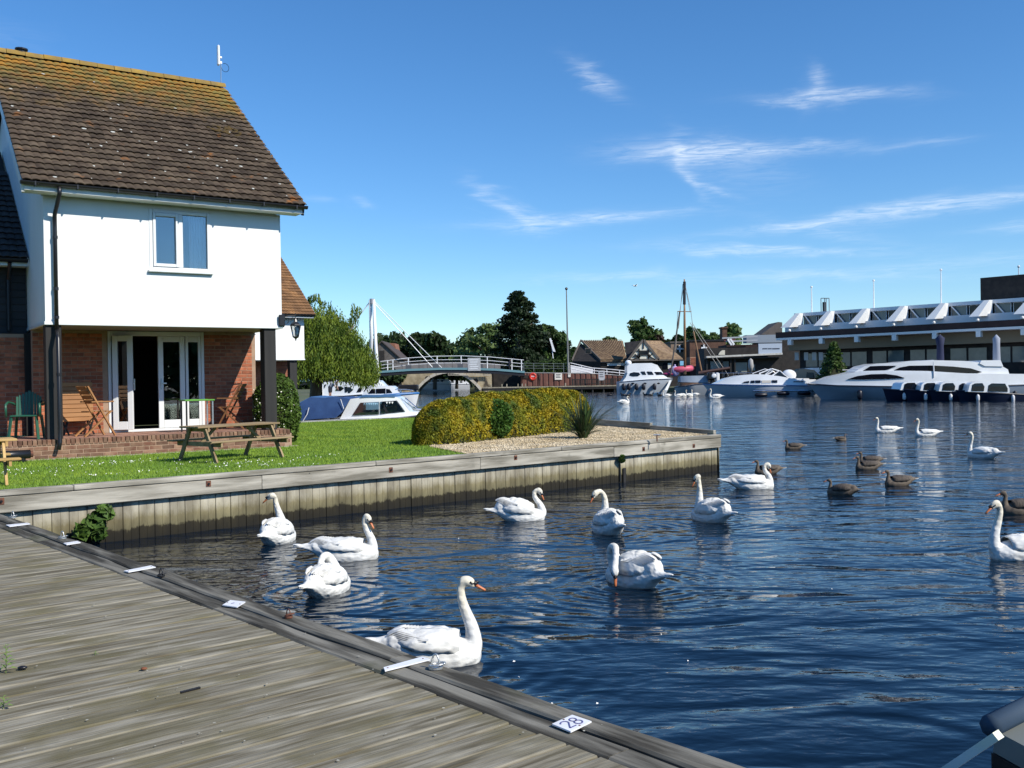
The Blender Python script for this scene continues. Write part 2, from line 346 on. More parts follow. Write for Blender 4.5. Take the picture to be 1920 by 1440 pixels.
# mooring number plates
m_plate = MT('white_plate', (.82,.82,.84), (.70,.70,.70), .5, scale=14, lo=.4, hi=.85)
m_ink = MT('plate_ink', (.10,.10,.26), rough=.5)
m_alu = MT('cast_aluminium', (.62,.62,.60), rough=.4, metal=.8)
def plate(P4, label, name='mooring_plate', digits=None, cat='plate', grp=None, th=.006):
    pts = [G(x, y, DZ+.012) for x, y in P4]; c = sum(pts, Vector())/4
    t = link(name, None, None, None, tuple(c), None, label, cat, grp)
    mb = MB(); loc = [p-c for p in pts]
    mb.add([(p.x,p.y,-th) for p in loc]+[(p.x,p.y,0) for p in loc], [(0,1,2,3),(7,6,5,4),(0,4,5,1),(1,5,6,2),(2,6,7,3),(3,7,4,0)])
    pl = mb.build('plate_face', m_plate, t); fixn(pl.data)
    if digits:
        ux = (loc[1]-loc[0]); uy = (loc[3]-loc[0])   # digits drawn in the plate's own axes
        segs = []
        for pl_ in digits: segs.append([loc[0]+ux*x+uy*y for x, y in pl_])
        for sgm in segs:
            q = MB()
            for a, b in zip(sgm[:-1], sgm[1:]): q.beam((a.x,a.y,.0012), (b.x,b.y,.0012), .005, .0016)
            q.build('numeral_stroke', m_ink, t)
    for f in ((.5,.08),(.5,.92)):
        p = loc[0].lerp(loc[1], f[0]).lerp(loc[3].lerp(loc[2], f[0]), f[1]); MB().tube([(p.x,p.y,0),(p.x,p.y,.002)], .004, 6).build('screw', m_bolt, t)
    return t
two = [(.16,.30),(.12,.42)]; 
def arcp(cx, cy, rx, ry, a0, a1, n=9): return [(cx+rx*math.cos(math.radians(a0+(a1-a0)*i/n)), cy+ry*math.sin(math.radians(a0+(a1-a0)*i/n))) for i in range(n+1)]
# plate 28: corners left, top, right, bottom in the photo. Text reads along left-bottom -> bottom-right
d2 = arcp(.30,.36,.15,.17,200,380)+[(.16,.80),(.46,.80)]
d8a = arcp(.70,.36,.12,.15,90,450,14); d8b = arcp(.70,.66,.145,.16,-90,270,14)
plate([(1035,1357),(1073,1340),(1109,1352),(1070,1371)][::1], 'white mooring plate numbered 28 on the edge beam', digits=[d2, d8a, d8b])
plate([(417,1134),(432,1125),(460,1128),(444,1138)], 'small tilted white plate on the edge beam, beside the preening swan', digits=[[(.4,.4),(.6,.5)]])
STR = 'white strips across the edge beam'
plate([(719,1251),(722,1257),(806,1236),(792,1231)], 'long chalk-white strip crossing the beam beside the biggest swan', name='mooring_strip', cat='strip', grp=STR)
plate([(232,1070),(241,1072),(292,1063),(283,1060)], 'white strip crossing the beam above the reddish water reflection, middle of the strips', name='mooring_strip', cat='strip', grp=STR)
plate([(119,1018),(125,1021),(151,1017),(146,1014)], 'short white strip on the beam near the leafy quay weed', name='mooring_strip', cat='strip', grp=STR)
plate([(11,984),(18,987),(57,982),(52,980)], 'white strip on the beam at the far end of the boardwalk by the corner', name='mooring_strip', cat='strip', grp=STR)
def ring(px, py, label, m=m_alu, s=1.0, fallen=False):
    s *= .72
    p = G(px, py, DZ+.006); t = thing('mooring_ring', label, 'mooring ring', tuple(p), eang+.3, 'mooring rings on the edge beam')
    MB().tube([(0,0,0),(0,0,.012)], .045*s, 16).build('base_plate', m, t)
    MB().tube([(.03*s*math.cos(a), 0, .01+.075*s*max(0,math.sin(a))) for a in [math.pi*i/10 for i in range(11)]], .006*s, 6).build('staple', m, t, smooth=True)
    MB().tube([(.048*s*math.cos(a)+.01, .048*s*math.sin(a), .02+.006*math.cos(a)) for a in [2*math.pi*i/20 for i in range(21)]], .0055*s, 6).build('loop', m, t, smooth=True)
ring(817, 1253, 'shiny steel mooring ring beside the biggest swan', m_alu)
ring(302, 1081, 'dark mooring ring on the beam, below and right of the middle white strip', m_black, .8)
ring(117, 1010, 'pale mooring ring on the beam near the leafy quay weed', m_alu, 1.0)
ring(24, 971, 'pale mooring ring at the far corner of the boardwalk', m_alu, 1.0)
ring(541, 1158, 'rusty mooring ring on the beam between the small tilted plate and the steel ring', m_bolt, .7)
# debris and weeds on the boardwalk
def bit(px, py, L_, W_, H_, lab, rz, cat='debris', m=None):
    p = G(px, py, DZ-.004); mb = MB().ell((0,0,H_*.45), (L_/2,W_/2,H_/2), 10, 6)
    o = mb.build('debris', m or m_bolt, None, smooth=True, loc=tuple(p), rot=(0,0,rz), label=lab, category=cat)
bit(270, 1256, .03, .022, .014, 'small dark lump lying on the boards below the middle white strip', .3)
o = MB().cbox(-.045,-.006,0,.045,.006,.01,.002).build('twig', m_black, None, loc=tuple(G(357,1296,DZ-.004)), rot=(0,0,QA+.1), label='thin black stick lying on the boards', category='stick')
bit(42, 1255, .045, .03, .018, 'black lump on the boards beside the fern-like weed', .2, m=m_black)
def weed(px, py, h, n, lab, m, leafl=.03, sp=.03):
    p = G(px, py, DZ-.006); t = thing('weed', lab, 'weed', tuple(p))
    MB().tube([(0,0,0),(.004,0,h*.5),(.0,.002,h)], [.002,.0018,.001], 5).build('stem', m, t)
    for i in range(n):
        z = h*(.12+.85*i/n); a = i*2.4; l = leafl*(1-.55*i/n); c, s = math.cos(a), math.sin(a)
        MB().add([(0,0,z),(c*l*.5-s*l*.14,s*l*.5+c*l*.14,z+l*.25),(c*l,s*l,z+l*.1),(c*l*.5+s*l*.14,s*l*.5-c*l*.14,z+l*.2)], [(0,1,2,3)]).build('leaf', m, t)
m_weed = MT('weed_leaf', (.12,.20,.04), (.18,.26,.06), .6, scale=20)
weed(11, 1262, .135, 26, 'fern-like green weed growing between the boards, beside the black lump', m_weed, .055)
weed(6, 1328, .05, 12, 'low dark weed between the boards at the left edge, below the fern-like one', m_weed, .045)
weed(178, 1228, .02, 6, 'tiny green sprout between the boards', m_weed, .022)

# ================================================================== QUAY WALL
LZ = .75
q0 = G(300, 1005, 0); q1 = G(1345, 883, 0); qdir = (q1-q0).normalized(); qang = math.atan2(qdir.y, qdir.x); qlen = (q1-q0).length
quay = thing('quay_wall', 'timber quay wall with grey cap boards over pale piling around the lawn', 'quay wall', tuple(q0), qang)
def pal_mat():
    m = MT('pile_sheet', (.27,.245,.195), (.52,.485,.40), .9, scale=6, stretch=(1,1,.25), coord='world', rnd=.10, bump=.004, bscale=12, bstretch=(1,1,.2))
    nt = m.node_tree; N = nt.nodes; L = nt.links; b = N['Principled BSDF']; src = b.inputs['Base Color'].links[0].from_socket
    g = N.new('ShaderNodeNewGeometry'); sp = N.new('ShaderNodeSeparateXYZ'); L.new(g.outputs['Position'], sp.inputs[0])
    nz = N.new('ShaderNodeTexNoise'); nz.inputs['Scale'].default_value = 7; nz.inputs['Detail'].default_value = 7; nz.inputs['Roughness'].default_value = .8; mpn = N.new('ShaderNodeMapping'); mpn.inputs['Scale'].default_value = (1,1,.45); L.new(g.outputs['Position'], mpn.inputs[0]); L.new(mpn.outputs[0], nz.inputs['Vector'])
    def mm(op, a, b_):
        n = N.new('ShaderNodeMath'); n.operation = op
        for i, v in enumerate((a, b_)):
            if isinstance(v, (int, float)): n.inputs[i].default_value = v
            else: L.new(v, n.inputs[i])
        return n.outputs[0]
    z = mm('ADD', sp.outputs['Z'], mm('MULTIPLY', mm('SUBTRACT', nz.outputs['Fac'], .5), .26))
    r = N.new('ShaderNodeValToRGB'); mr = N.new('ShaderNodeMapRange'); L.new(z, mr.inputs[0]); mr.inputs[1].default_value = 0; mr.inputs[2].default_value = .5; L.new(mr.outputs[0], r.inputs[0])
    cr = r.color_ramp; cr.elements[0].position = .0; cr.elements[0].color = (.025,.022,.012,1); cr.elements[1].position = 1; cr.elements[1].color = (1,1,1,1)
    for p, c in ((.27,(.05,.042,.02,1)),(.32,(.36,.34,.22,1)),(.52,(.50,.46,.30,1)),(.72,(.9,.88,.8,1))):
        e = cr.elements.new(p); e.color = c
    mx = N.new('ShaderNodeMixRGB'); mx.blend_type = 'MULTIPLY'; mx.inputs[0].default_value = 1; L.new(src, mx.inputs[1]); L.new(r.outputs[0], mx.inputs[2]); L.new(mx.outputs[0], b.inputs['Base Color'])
    return m
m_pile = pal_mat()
QL0 = -8.0
x = QL0; i = 0
while x < qlen-.02:
    wd = random.choice((.205,.215,.225)); x1 = min(x+wd, qlen); off = random.uniform(-.006, .006)
    mb = MB(); lean = random.uniform(-.004,.004)
    g_ = .002; prof = [(x+g_, .008), (x+g_+.006, 0), ((x+x1)/2-.004, -.001), ((x+x1)/2, .003), ((x+x1)/2+.004, -.001), (x1-g_-.006, 0), (x1-g_, .008), (x1-g_, .06), (x+g_, .06)]
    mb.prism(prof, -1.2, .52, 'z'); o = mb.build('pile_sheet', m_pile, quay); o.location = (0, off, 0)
    x = x1; i += 1
# cap timber and face boards (front face 9 cm proud of the piling)
for a, b in ((QL0, -2.6), (-2.596, 1.42), (1.424, 5.35), (5.354, 8.56), (8.566, qlen+.03)):
    o = MB().cbox(a, -.09, .505, b, -.01, .700, .008).build('face_board', m_grey, quay)
for a, b in ((QL0, -1.1), (-1.095, 3.3), (3.305, 7.2), (7.206, qlen+.03)):
    MB().cbox(a, -.102, .704, b, .055, .775, .012).build('cap_board', m_grey, quay)
def on_q(px, py):   # quay-local x of a photo point on the face
    p = VP(px, py, (q0+Vector((qdir.y,-qdir.x,0))*.095)[:2], (-qdir.y, qdir.x)); return (p-q0).dot(qdir), p.z
for (px, py) in ((2,940),(391,907),(733,881),(967,858),(1207,842),(1301,836)):
    s, z = on_q(px, py); MB().cbox(s-.035,-.097,z-.04,s+.035,-.091,z+.04,.002).build('washer_plate', m_bolt, quay)
    MB().tube([(s,-.115,z),(s,-.09,z)], .016, 8).build('bolt', m_black, quay)
# broken dark gap and timber by the board joint
s, z = on_q(1176, 905); MB().cbox(s-.03,-.03,-.25,s+.05,-.006,.27,.01).build('broken_post', m_blackwood, quay)
MB().cbox(s-.12,-.022,.02,s-.09,-.004,.48,.004).build('open_joint', m_black, quay)
# far edge of the peninsula: from the corner away from the camera
c2 = G(1130, 797, .775); cor = q0+qdir*(qlen+.03); cor.z = 0
fd = (Vector((c2.x,c2.y,0))-cor); fl = fd.length; fd.normalize(); fa = math.atan2(fd.y, fd.x)
fq = thing('quay_wall', 'dark edging planks along the far side of the gravel point', 'quay wall', tuple(cor), fa)
MB().cbox(.09,-.03,.56,fl*.52,.05,.86,.01).build('cap_board', m_grey, fq); MB().cbox(fl*.52+.005,-.03,.56,fl+6,.05,.92,.01).build('cap_board', m_grey, fq)
k = 0
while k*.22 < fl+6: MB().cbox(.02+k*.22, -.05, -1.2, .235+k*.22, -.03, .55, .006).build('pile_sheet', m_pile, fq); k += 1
# lawn and gravel
inn = lambda s: q0+qdir*s-Vector((qdir.y,-qdir.x,0))*.04
far1 = G(565, 792, LZ); far2 = G(775, 783, LZ)
A_ = inn(QL0); B_ = q0+qdir*(qlen-.05); 
Cc = cor+fd*(fl+1.5)
lawn_poly = [A_, inn(qlen-.1), cor+fd*fl*.99+Vector((-.06,0,0)), Cc, far2+Vector((1.5,.5,0)), far2, far1, far1+(far1-far2).normalized()*16, Vector((-22,14,0))]
lawn_poly = [Vector((p.x,p.y,LZ)) for p in lawn_poly]
def soil_mat():
    return MT('lawn_soil', (.11,.21,.018), (.16,.27,.03), .95, scale=2.5, coord='world', bump=.02, bscale=20, c3=(.10,.12,.03), s3=.8, t3=.6, w3=.2)
n = len(lawn_poly)
mb = MB(); mb.add([tuple(p) for p in lawn_poly]+[(p.x,p.y,-1.5) for p in lawn_poly], [tuple(range(n))]+[(i,(i+1)%n,n+(i+1)%n,n+i)[::-1] for i in range(n)])
lw = mb.build('lawn', soil_mat(), kind='structure')
# pale kerb where the blue boat moors
kb = thing('mooring_kerb', 'pale stone kerb at the far edge of the lawn', 'kerb', (0,0,0))
a = far1+(far1-far2).normalized()*3; b = far2+(far2-far1).normalized()*1.2
MB().beam((a.x,a.y,LZ-.03),(b.x,b.y,LZ-.03),.22,.10).build('kerb_stone', MT('pale_stone', (.45,.42,.36), (.55,.52,.46), .9, scale=4), kb)
def inpoly(X, Y, poly):
    ins = np.zeros(len(X), bool); j = len(poly)-1
    for i in range(len(poly)):
        xi, yi, xj, yj = poly[i][0], poly[i][1], poly[j][0], poly[j][1]
        ins ^= ((yi > Y) != (yj > Y)) & (X < (xj-xi)*(Y-yi)/((yj-yi)+1e-12)+xi); j = i
    return ins
gravel_poly = [G(x, y, LZ) for x, y in ((805,838),(880,853),(1040,843),(1290,829),(1342,826),(1346,815),(1290,806),(1225,798),(1160,790),(1120,788),(1000,800),(900,812),(820,828))]
def clampq(p):   # keep behind the quay boards and inside the far edge
    nn = Vector((-qdir.y, qdir.x, 0)); d = (p-q0).dot(nn)
    if d < .06: p = p+nn*(.06-d)
    nf = Vector((fd.y, -fd.x, 0)); nf = nf if nf.dot(q0-cor) < 0 else -nf
    d2 = (p-cor).dot(-nf)
    if d2 < .06: p = p-nf*(.06-d2)
    return p
gravel_poly = [clampq(p) for p in gravel_poly]
gp = [(p.x,p.y) for p in gravel_poly]
def scatter(poly, n, rs=RS):
    xs = [p[0] for p in poly]; ys = [p[1] for p in poly]; X = rs.uniform(min(xs), max(xs), n); Y = rs.uniform(min(ys), max(ys), n); k = inpoly(X, Y, poly); return X[k], Y[k]
# grass blades: three-sided blades, denser near the quay
def blades(X, Y, Z, hmin, hmax, wd, rs=RS):
    n = len(X); a = rs.uniform(0, 2*np.pi, n); h = rs.uniform(hmin, hmax, n); lx = rs.normal(0, .35, n)*h; ly = rs.normal(0, .35, n)*h
    V = np.zeros((n,3,3)); V[:,0] = np.c_[X-np.cos(a)*wd, Y-np.sin(a)*wd, Z]; V[:,1] = np.c_[X+np.cos(a)*wd, Y+np.sin(a)*wd, Z]; V[:,2] = np.c_[X+lx, Y+ly, Z+h]
    return V.reshape(-1,3), np.arange(n*3).reshape(-1,3)
# area in view only
vis = [G(x, y, LZ) for x, y in ((-10,925),(-10,855),(540,838),(560,793),(790,782),(1000,800),(1340,822),(1344,826))]
vp_ = [(p.x,p.y) for p in vis]; lp = [(p.x,p.y) for p in lawn_poly]
X, Y = scatter(vp_, 330000); k = inpoly(X, Y, lp) & ~inpoly(X, Y, gp); X, Y = X[k], Y[k]
V, Fq = blades(X, Y, np.full(len(X), LZ-.004), .018, .05, .006)
m_grass = MT('grass_blade', (.10,.20,.009), (.23,.33,.022), .7, scale=1.2, coord='world', isl=.3, lo=.3, hi=.7)
link('grass', fastmesh('grass', V, Fq), m_grass, label='short mown green grass of the lawn', category='grass', kind='stuff')
# daisies
dp = [G(x, y, LZ) for x, y in ((0,905),(0,880),(250,865),(520,860),(640,855),(600,880),(300,893))]
X, Y = scatter([(p.x,p.y) for p in dp], 9000)
ph = np.sin(X*1.7+Y*.8)*np.sin(Y*2.3-X*.6); k = ph > RS.uniform(-.3, 1.1, len(X)); X, Y = X[k][:230], Y[k][:230]
n = len(X); a = RS.uniform(0, 1.5, n); r = RS.uniform(.006, .013, n)
V = np.stack([np.c_[X+r*np.cos(a+t), Y+r*np.sin(a+t), np.full(n, LZ+.048)+RS.uniform(-.008,.008,n)+.006*math.sin(t*1.3)] for t in (0, math.pi/2, math.pi, 1.5*math.pi)], 1).reshape(-1,3)
link('daisies', fastmesh('daisies', V, np.arange(4*n).reshape(-1,4)), MT('daisy_petal', (.8,.8,.72), rough=.8), label='scattered white daisies in the grass near the quay', category='daisies', kind='stuff')
# gravel
MB().add([(p.x,p.y,LZ+.008) for p in gravel_poly], [tuple(range(len(gravel_poly)))]).build('gravel_bed', MT('gravel_base', (.34,.27,.17), (.48,.40,.27), .95, scale=30, coord='world', bump=.01), kind='structure')
def stones(X, Y, Z, smin, smax, rs=RS):
    n = len(X); base = np.array([(1,0,0),(0,1,0),(-1,0,0),(0,-1,0),(0,0,1),(0,0,-.6)], float); Ff = np.array([(0,1,4),(1,2,4),(2,3,4),(3,0,4),(1,0,5),(2,1,5),(3,2,5),(0,3,5)])
    s = rs.uniform(smin, smax, (n,1,1)); b = base[None]*np.stack([rs.uniform(.7,1.5,n), rs.uniform(.6,1,n), rs.uniform(.4,.7,n)],1)[:,None,:]*s
    a = rs.uniform(0,6.28,n)[:,None]; x = b[:,:,0]*np.cos(a)-b[:,:,1]*np.sin(a); y = b[:,:,0]*np.sin(a)+b[:,:,1]*np.cos(a)
    V = np.stack([x+X[:,None], y+Y[:,None], b[:,:,2]+Z[:,None]+rs.uniform(-.1,.4,(n,1))*s[:,:,0]], 2).reshape(-1,3)
    return V, (Ff[None]+np.arange(n)[:,None,None]*6).reshape(-1,3)
X, Y = scatter(gp, 60000); V, Fq = stones(X, Y, np.full(len(X), LZ+.012), .010, .024)
link('gravel', fastmesh('gravel', V, Fq), MT('gravel_stone', (.46,.35,.20), (.66,.55,.38), .9, scale=2, coord='world', isl=.38), label='loose golden gravel covering the point of the lawn', category='gravel', kind='stuff')
# T-shaped bollard and small things on the gravel
p = G(1232, 828, LZ); t = thing('mooring_post', 'small rusty T-shaped mooring post in the gravel', 'mooring post', tuple(p))
MB().tube([(0,0,0),(0,0,.13)], .012, 8).build('stem', m_bolt, t); MB().tube([(-.07,0,.13),(.07,0,.13)], .013, 8).build('cross_bar', m_steel, t)
# leafy weed on the quay piling
def leafball(name, c, r, n, s, m, parent=None, rs=RS, **k):
    u = rs.normal(0,1,(n,3)); u /= np.linalg.norm(u, axis=1)[:,None]; u *= rs.uniform(.35,1,(n,1))**.5; P = u*np.array(r)+np.array(c)
    return link(name, leafmesh(name, P, s, rs, u), m, parent, **k)
def leafmesh(name, P, s, rs=RS, nrm=None, asp=1.7, tri=False):
    n = len(P); a = rs.normal(0,1,(n,3)); 
    if nrm is not None: a = a*.8+nrm*.9
    a /= np.linalg.norm(a, axis=1)[:,None]+1e-9; t = rs.normal(0,1,(n,3)); t -= a*(t*a).sum(1)[:,None]; t /= np.linalg.norm(t, axis=1)[:,None]+1e-9; b = np.cross(a, t)
    ss = (s*rs.uniform(.6,1.3,n))[:,None] if np.isscalar(s) else (s*rs.uniform(.6,1.3,n))[:,None]
    V = np.stack([P-t*ss*asp/2, P+b*ss/2+a*ss*.08, P+t*ss*asp/2, P-b*ss/2+a*ss*.08], 1).reshape(-1,3)
    return fastmesh(name, V, np.arange(4*n).reshape(-1,4))
def LEAF(name, c1, c2, c3=None, s=.5, isl=.35, t3=.55, s3=.5, tr=.25):
    m = MT(name, c1, c2, .6, scale=s, coord='world', isl=isl, lo=.38, hi=.62, c3=c3, s3=s3, t3=t3, w3=.1)
    b = m.node_tree.nodes['Principled BSDF']; L = m.node_tree.links; N = m.node_tree.nodes
    b.inputs['Specular IOR Level'].default_value = .25
    tl = N.new('ShaderNodeBsdfTranslucent'); mx = N.new('ShaderNodeMixShader'); mx.inputs[0].default_value = tr
    L.new(b.inputs['Base Color'].links[0].from_socket, tl.inputs[0]); L.new(b.outputs[0], mx.inputs[1]); L.new(tl.outputs[0], mx.inputs[2])
    L.new(mx.outputs[0], N['Material Output'].inputs[0]); return m
m_bushleaf = LEAF('bush_leaf', (.045,.09,.018), (.10,.17,.03), s=6)
s, z = on_q(170, 965)
p = q0+qdir*s-qn*.0; t = thing('quay_weed', 'leafy weed sprouting from the quay piling beside the boardwalk', 'weed', (p.x,p.y,0), qang)
for (dx, dz, r, n) in ((.13,.38,.11,70),(.02,.28,.12,80),(-.12,.20,.10,60),(.06,.16,.1,50)): leafball('leaves', (dx,-.16,dz), (r,.09,r), n, .075, m_bushleaf, t)
MB().tube([(0,-.02,.05),(0,-.12,.2),(.1,-.15,.36)], [.012,.008,.004], 6).build('stem', m_blackwood, t)
s, z = on_q(1166, 866); p = q0+qdir*s
t = thing('quay_weed', 'small green tuft in the joint of the cap boards near the corner', 'weed', (p.x,p.y,0), qang)
leafball('leaves', (0,-.1,.46), (.07,.05,.09), 50, .05, m_bushleaf, t)
def ridge_lichen(m, ztop, depth_):
    nt = m.node_tree; N = nt.nodes; L = nt.links; b = N['Principled BSDF']; src = b.inputs['Base Color'].links[0].from_socket
    g = N.new('ShaderNodeNewGeometry'); sp = N.new('ShaderNodeSeparateXYZ'); L.new(g.outputs['Position'], sp.inputs[0])
    nz = N.new('ShaderNodeTexNoise'); nz.inputs['Scale'].default_value = 1.3; nz.inputs['Detail'].default_value = 8; nz.inputs['Roughness'].default_value = .75; L.new(g.outputs['Position'], nz.inputs['Vector'])
    a = N.new('ShaderNodeMath'); a.operation = 'MULTIPLY_ADD'; L.new(nz.outputs['Fac'], a.inputs[0]); a.inputs[1].default_value = 2.6; L.new(sp.outputs['Z'], a.inputs[2])
    r = N.new('ShaderNodeMapRange'); L.new(a.outputs[0], r.inputs[0]); r.inputs[1].default_value = ztop-depth_+1.35; r.inputs[2].default_value = ztop+1.25
    c = N.new('ShaderNodeMixRGB'); L.new(r.outputs[0], c.inputs[0]); L.new(src, c.inputs[1]); 
    n2 = N.new('ShaderNodeTexNoise'); n2.inputs['Scale'].default_value = 5; L.new(g.outputs['Position'], n2.inputs['Vector'])
    rr = N.new('ShaderNodeValToRGB'); L.new(n2.outputs['Fac'], rr.inputs[0]); rr.color_ramp.elements[0].position = .42; rr.color_ramp.elements[0].color = (.22,.17,.045,1); rr.color_ramp.elements[1].position = .6; rr.color_ramp.elements[1].color = (.36,.17,.025,1)
    L.new(rr.outputs[0], c.inputs[2]); L.new(c.outputs[0], b.inputs['Base Color'])
ridge_lichen(m_tile, 9.16, 1.5); ridge_lichen(m_tile2, 9.16, 1.5)
# ================================================================== THE WHITE LODGE
HA = math.radians(34); hu_ = Vector((math.cos(HA), math.sin(HA), 0)); hv_ = Vector((-math.sin(HA), math.cos(HA), 0))
t0_ = G(303, 850, .75); HP = t0_ + hv_*.12
HO = VP(85, 608, HP[:2], hv_[:2]); HO.z = 0
def HU(px, py, dv=0.0):
    q = HO+hv_*dv; p = VP(px, py, q[:2], hv_[:2]); return (p-q).dot(hu_), p.z
W = 4.29; ZS = 3.10; ZT = 1.09; RV = 1.6; ZE = 5.53; RIDV = 4.55; ZR = 9.16; U0, U1 = -.38, 4.66
house = thing('white_lodge', 'white rendered upper floor and dark tiled roof over a red brick ground floor', 'house', tuple(HO), HA, 'waterside lodges')
def hp(name, mb, m, parent=None, **k): return mb.build(name, m, parent or house, **k)
# upper walls with a window opening
(wx0, wz1) = HU(285, 396); (wx1, wz0) = HU(393, 512); wz0 = 4.15; wz1 = 5.27; wx0 = 1.80; wx1 = 2.87
top = ZE-.17; DEP = 9.1
mb = MB()
mb.box(0,0,ZS+.05,wx0,.2,top); mb.box(wx1,0,ZS+.05,W,.2,top); mb.box(wx0,0,ZS+.05,wx1,.2,wz0); mb.box(wx0,0,wz1,wx1,.2,top)
wall = hp('upper_wall', mb, m_render)
# side walls with gables
slope = (ZR-ZE)/(RIDV+.41)
def roofz(v): return ZE+slope*(v+.41) if v < RIDV else ZR-slope*(v-RIDV)
for u in (0.0, W-.2):
    poly = [(.2,ZS+.05),(DEP,ZS+.05),(DEP,top),(RIDV,ZR-.25),(.2,roofz(.2)-.2)]
    hp('gable_wall', MB().prism(poly, u, u+.2, 'x'), m_render)
hp('floor_slab', MB().box(.2,.2,ZS+.06,W-.2,DEP,ZS+.2), m_dark)
hp('drip_trim', MB().cbox(-.02,-.025,ZS-.005,W+.02,.06,ZS+.055,.006), m_upvc)
hp('drip_trim', MB().cbox(-.02,.065,ZS-.005,.04,DEP,ZS+.055,.006), m_upvc)
hp('drip_trim', MB().cbox(W-.04,.065,ZS-.005,W+.02,DEP,ZS+.055,.006), m_upvc)
hp('soffit', MB().box(.045,.065,ZS,W-.045,RV,ZS+.04), MT('soffit_board', (.30,.27,.22), (.26,.23,.19), .8, scale=3))
# fascia, eaves soffit, gutter, barge boards
hp('fascia', MB().cbox(U0+.04,-.36,ZE-.17,U1-.04,-.33,ZE-.03,.004), m_fascia)
hp('eaves_soffit', MB().box(U0+.04,-.33,ZE-.165,U1-.04,0,ZE-.145), m_fascia)
def halfgut(L0, L1, y, z, r, mat, parent, name='gutter'):
    V = []; n = 8; th = [math.pi+math.pi*i/n for i in range(n+1)]
    pr = [(y+r*math.cos(t), z+r*math.sin(t)) for t in th]+[(y+(r-.006)*math.cos(t), z+(r-.006)*math.sin(t)) for t in th[::-1]]
    mb = MB().prism(pr, L0, L1, 'x'); mb.prism([(y+r*math.cos(t), z+r*math.sin(t)) for t in th], L0-.004, L0, 'x'); mb.prism([(y+r*math.cos(t), z+r*math.sin(t)) for t in th], L1, L1+.004, 'x')
    o = mb.build(name, mat, parent); fixn(o.data); return o
halfgut(U0-.02, U1+.03, -.42, ZE-.03, .06, m_black, house)
for i in range(8):
    u = U0+.2+i*(U1-U0-.4)/7; hp('gutter_bracket', MB().box(u-.012,-.485,ZE-.10,u+.012,-.361,ZE-.03), m_black)
for u in (U0+.0, U1-.05):
    poly = [(-.33,ZE-.2),(-.38,ZE-.02),(RIDV,ZR-.02),(RIDV,ZR-.22)]
    hp('barge_board', MB().prism(poly, u, u+.05, 'x'), m_fascia if u < 1 else m_black)
hp('verge_soffit', MB().prism([(-.33,ZE-.16),(RIDV,ZR-.14),(RIDV,ZR-.12),(-.33,ZE-.14)], U0+.06, 0, 'x'), m_fascia)
hp('verge_soffit', MB().prism([(-.33,ZE-.16),(RIDV,ZR-.14),(RIDV,ZR-.12),(-.33,ZE-.14)], W, U1-.06, 'x'), m_fascia)
# roof: underlay, tiles, ridge
roof = hp('roof', MB().prism([(-.40,ZE-.03),(RIDV,ZR-.03),(DEP+.5,roofz(DEP+.5)-.03),(DEP+.5,roofz(DEP+.5)-.07),(RIDV,ZR-.07),(-.40,ZE-.07)], U0+.02, U1-.02, 'x'), m_dark)
RL = math.hypot(RIDV+.41, ZR-ZE); ra = math.atan2(ZR-ZE, RIDV+.41)
def tile_mesh(wd=.30, ln=.42):
    # double-roll interlocking tile: two waves across, lapped
    n = 12; V = []; 
    for (yy, dz) in ((0, .042), (ln, .0)):
        for lay in (0, -.014):
            for i in range(n+1):
                x = wd*i/n; z = .020*abs(math.sin(math.pi*2*i/n))**.8*(1 if True else 0)
                V.append((x-.004, yy, z+dz+lay))
    k = n+1; Fc = []
    for i in range(n):
        a, b, c, d = i, k+i, 2*k+i, 3*k+i
        Fc += [(a,a+1,c+1,c), (b+1,b,d,d+1), (a+1,a,b,b+1)]
    Fc += [(0,2*k,3*k,k), (n,k+n,3*k+n,2*k+n)]
    mb = MB().add(V, Fc); return mb
TW, TG = .286, .232
tme = tile_mesh(TW+.008, .30).mesh('tile', False); tme.polygons.foreach_set('use_smooth', [True]*len(tme.polygons))
tme.set_sharp_from_angle(angle=math.radians(40)) if hasattr(tme, 'set_sharp_from_angle') else None
tme.materials.append(m_tile)
ncol = int(round((U1-U0)/TW)); tw = (U1-U0)/ncol; nrow = int(RL/TG)+1
cells = []
for r in range(nrow):
    for c in range(ncol):
        u = U0+c*tw; s = -.05+r*TG
        if s+TG > RL: continue
        P = HO+hu_*(u+.15)+hv_*(-.41+s*math.cos(ra)); P.z = ZE+s*math.sin(ra)
        d = P-Vector((0,0,EYE)); xs = 960+F_*(d.dot(RT))/d.dot(FW); vis_ = xs > -15
        cells.append((d.length if vis_ else d.length+100, u, s, vis_))
cells.sort(); rest = MB(); tm = tile_mesh(TW+.008, .30)
for i, (dd, u, s, v_) in enumerate(cells):
    y = -.41+s*math.cos(ra); z = ZE+s*math.sin(ra)-.012
    jx, ja = random.uniform(-.004,.004), random.uniform(-.012,.012); lift = random.uniform(0,.006)
    if i < 300:
        link('tile', tme, None, roof, (u+jx, y, z+lift), (ra+random.uniform(-.012,.012), 0, ja))
    else:
        M_ = Matrix.Translation((u+jx, y, z+lift)) @ Euler((ra+random.uniform(-.012,.012), 0, ja)).to_matrix().to_4x4()
        rest.add([M_@Vector(p) for p in tm.v], tm.f)
o = hp('upper_tiles', rest, m_tile2, roof); o['kind'] = 'stuff'; o.data.polygons.foreach_set('use_smooth', [True]*len(o.data.polygons)); 
try: o.data.set_sharp_from_angle(angle=math.radians(40))
except Exception: pass
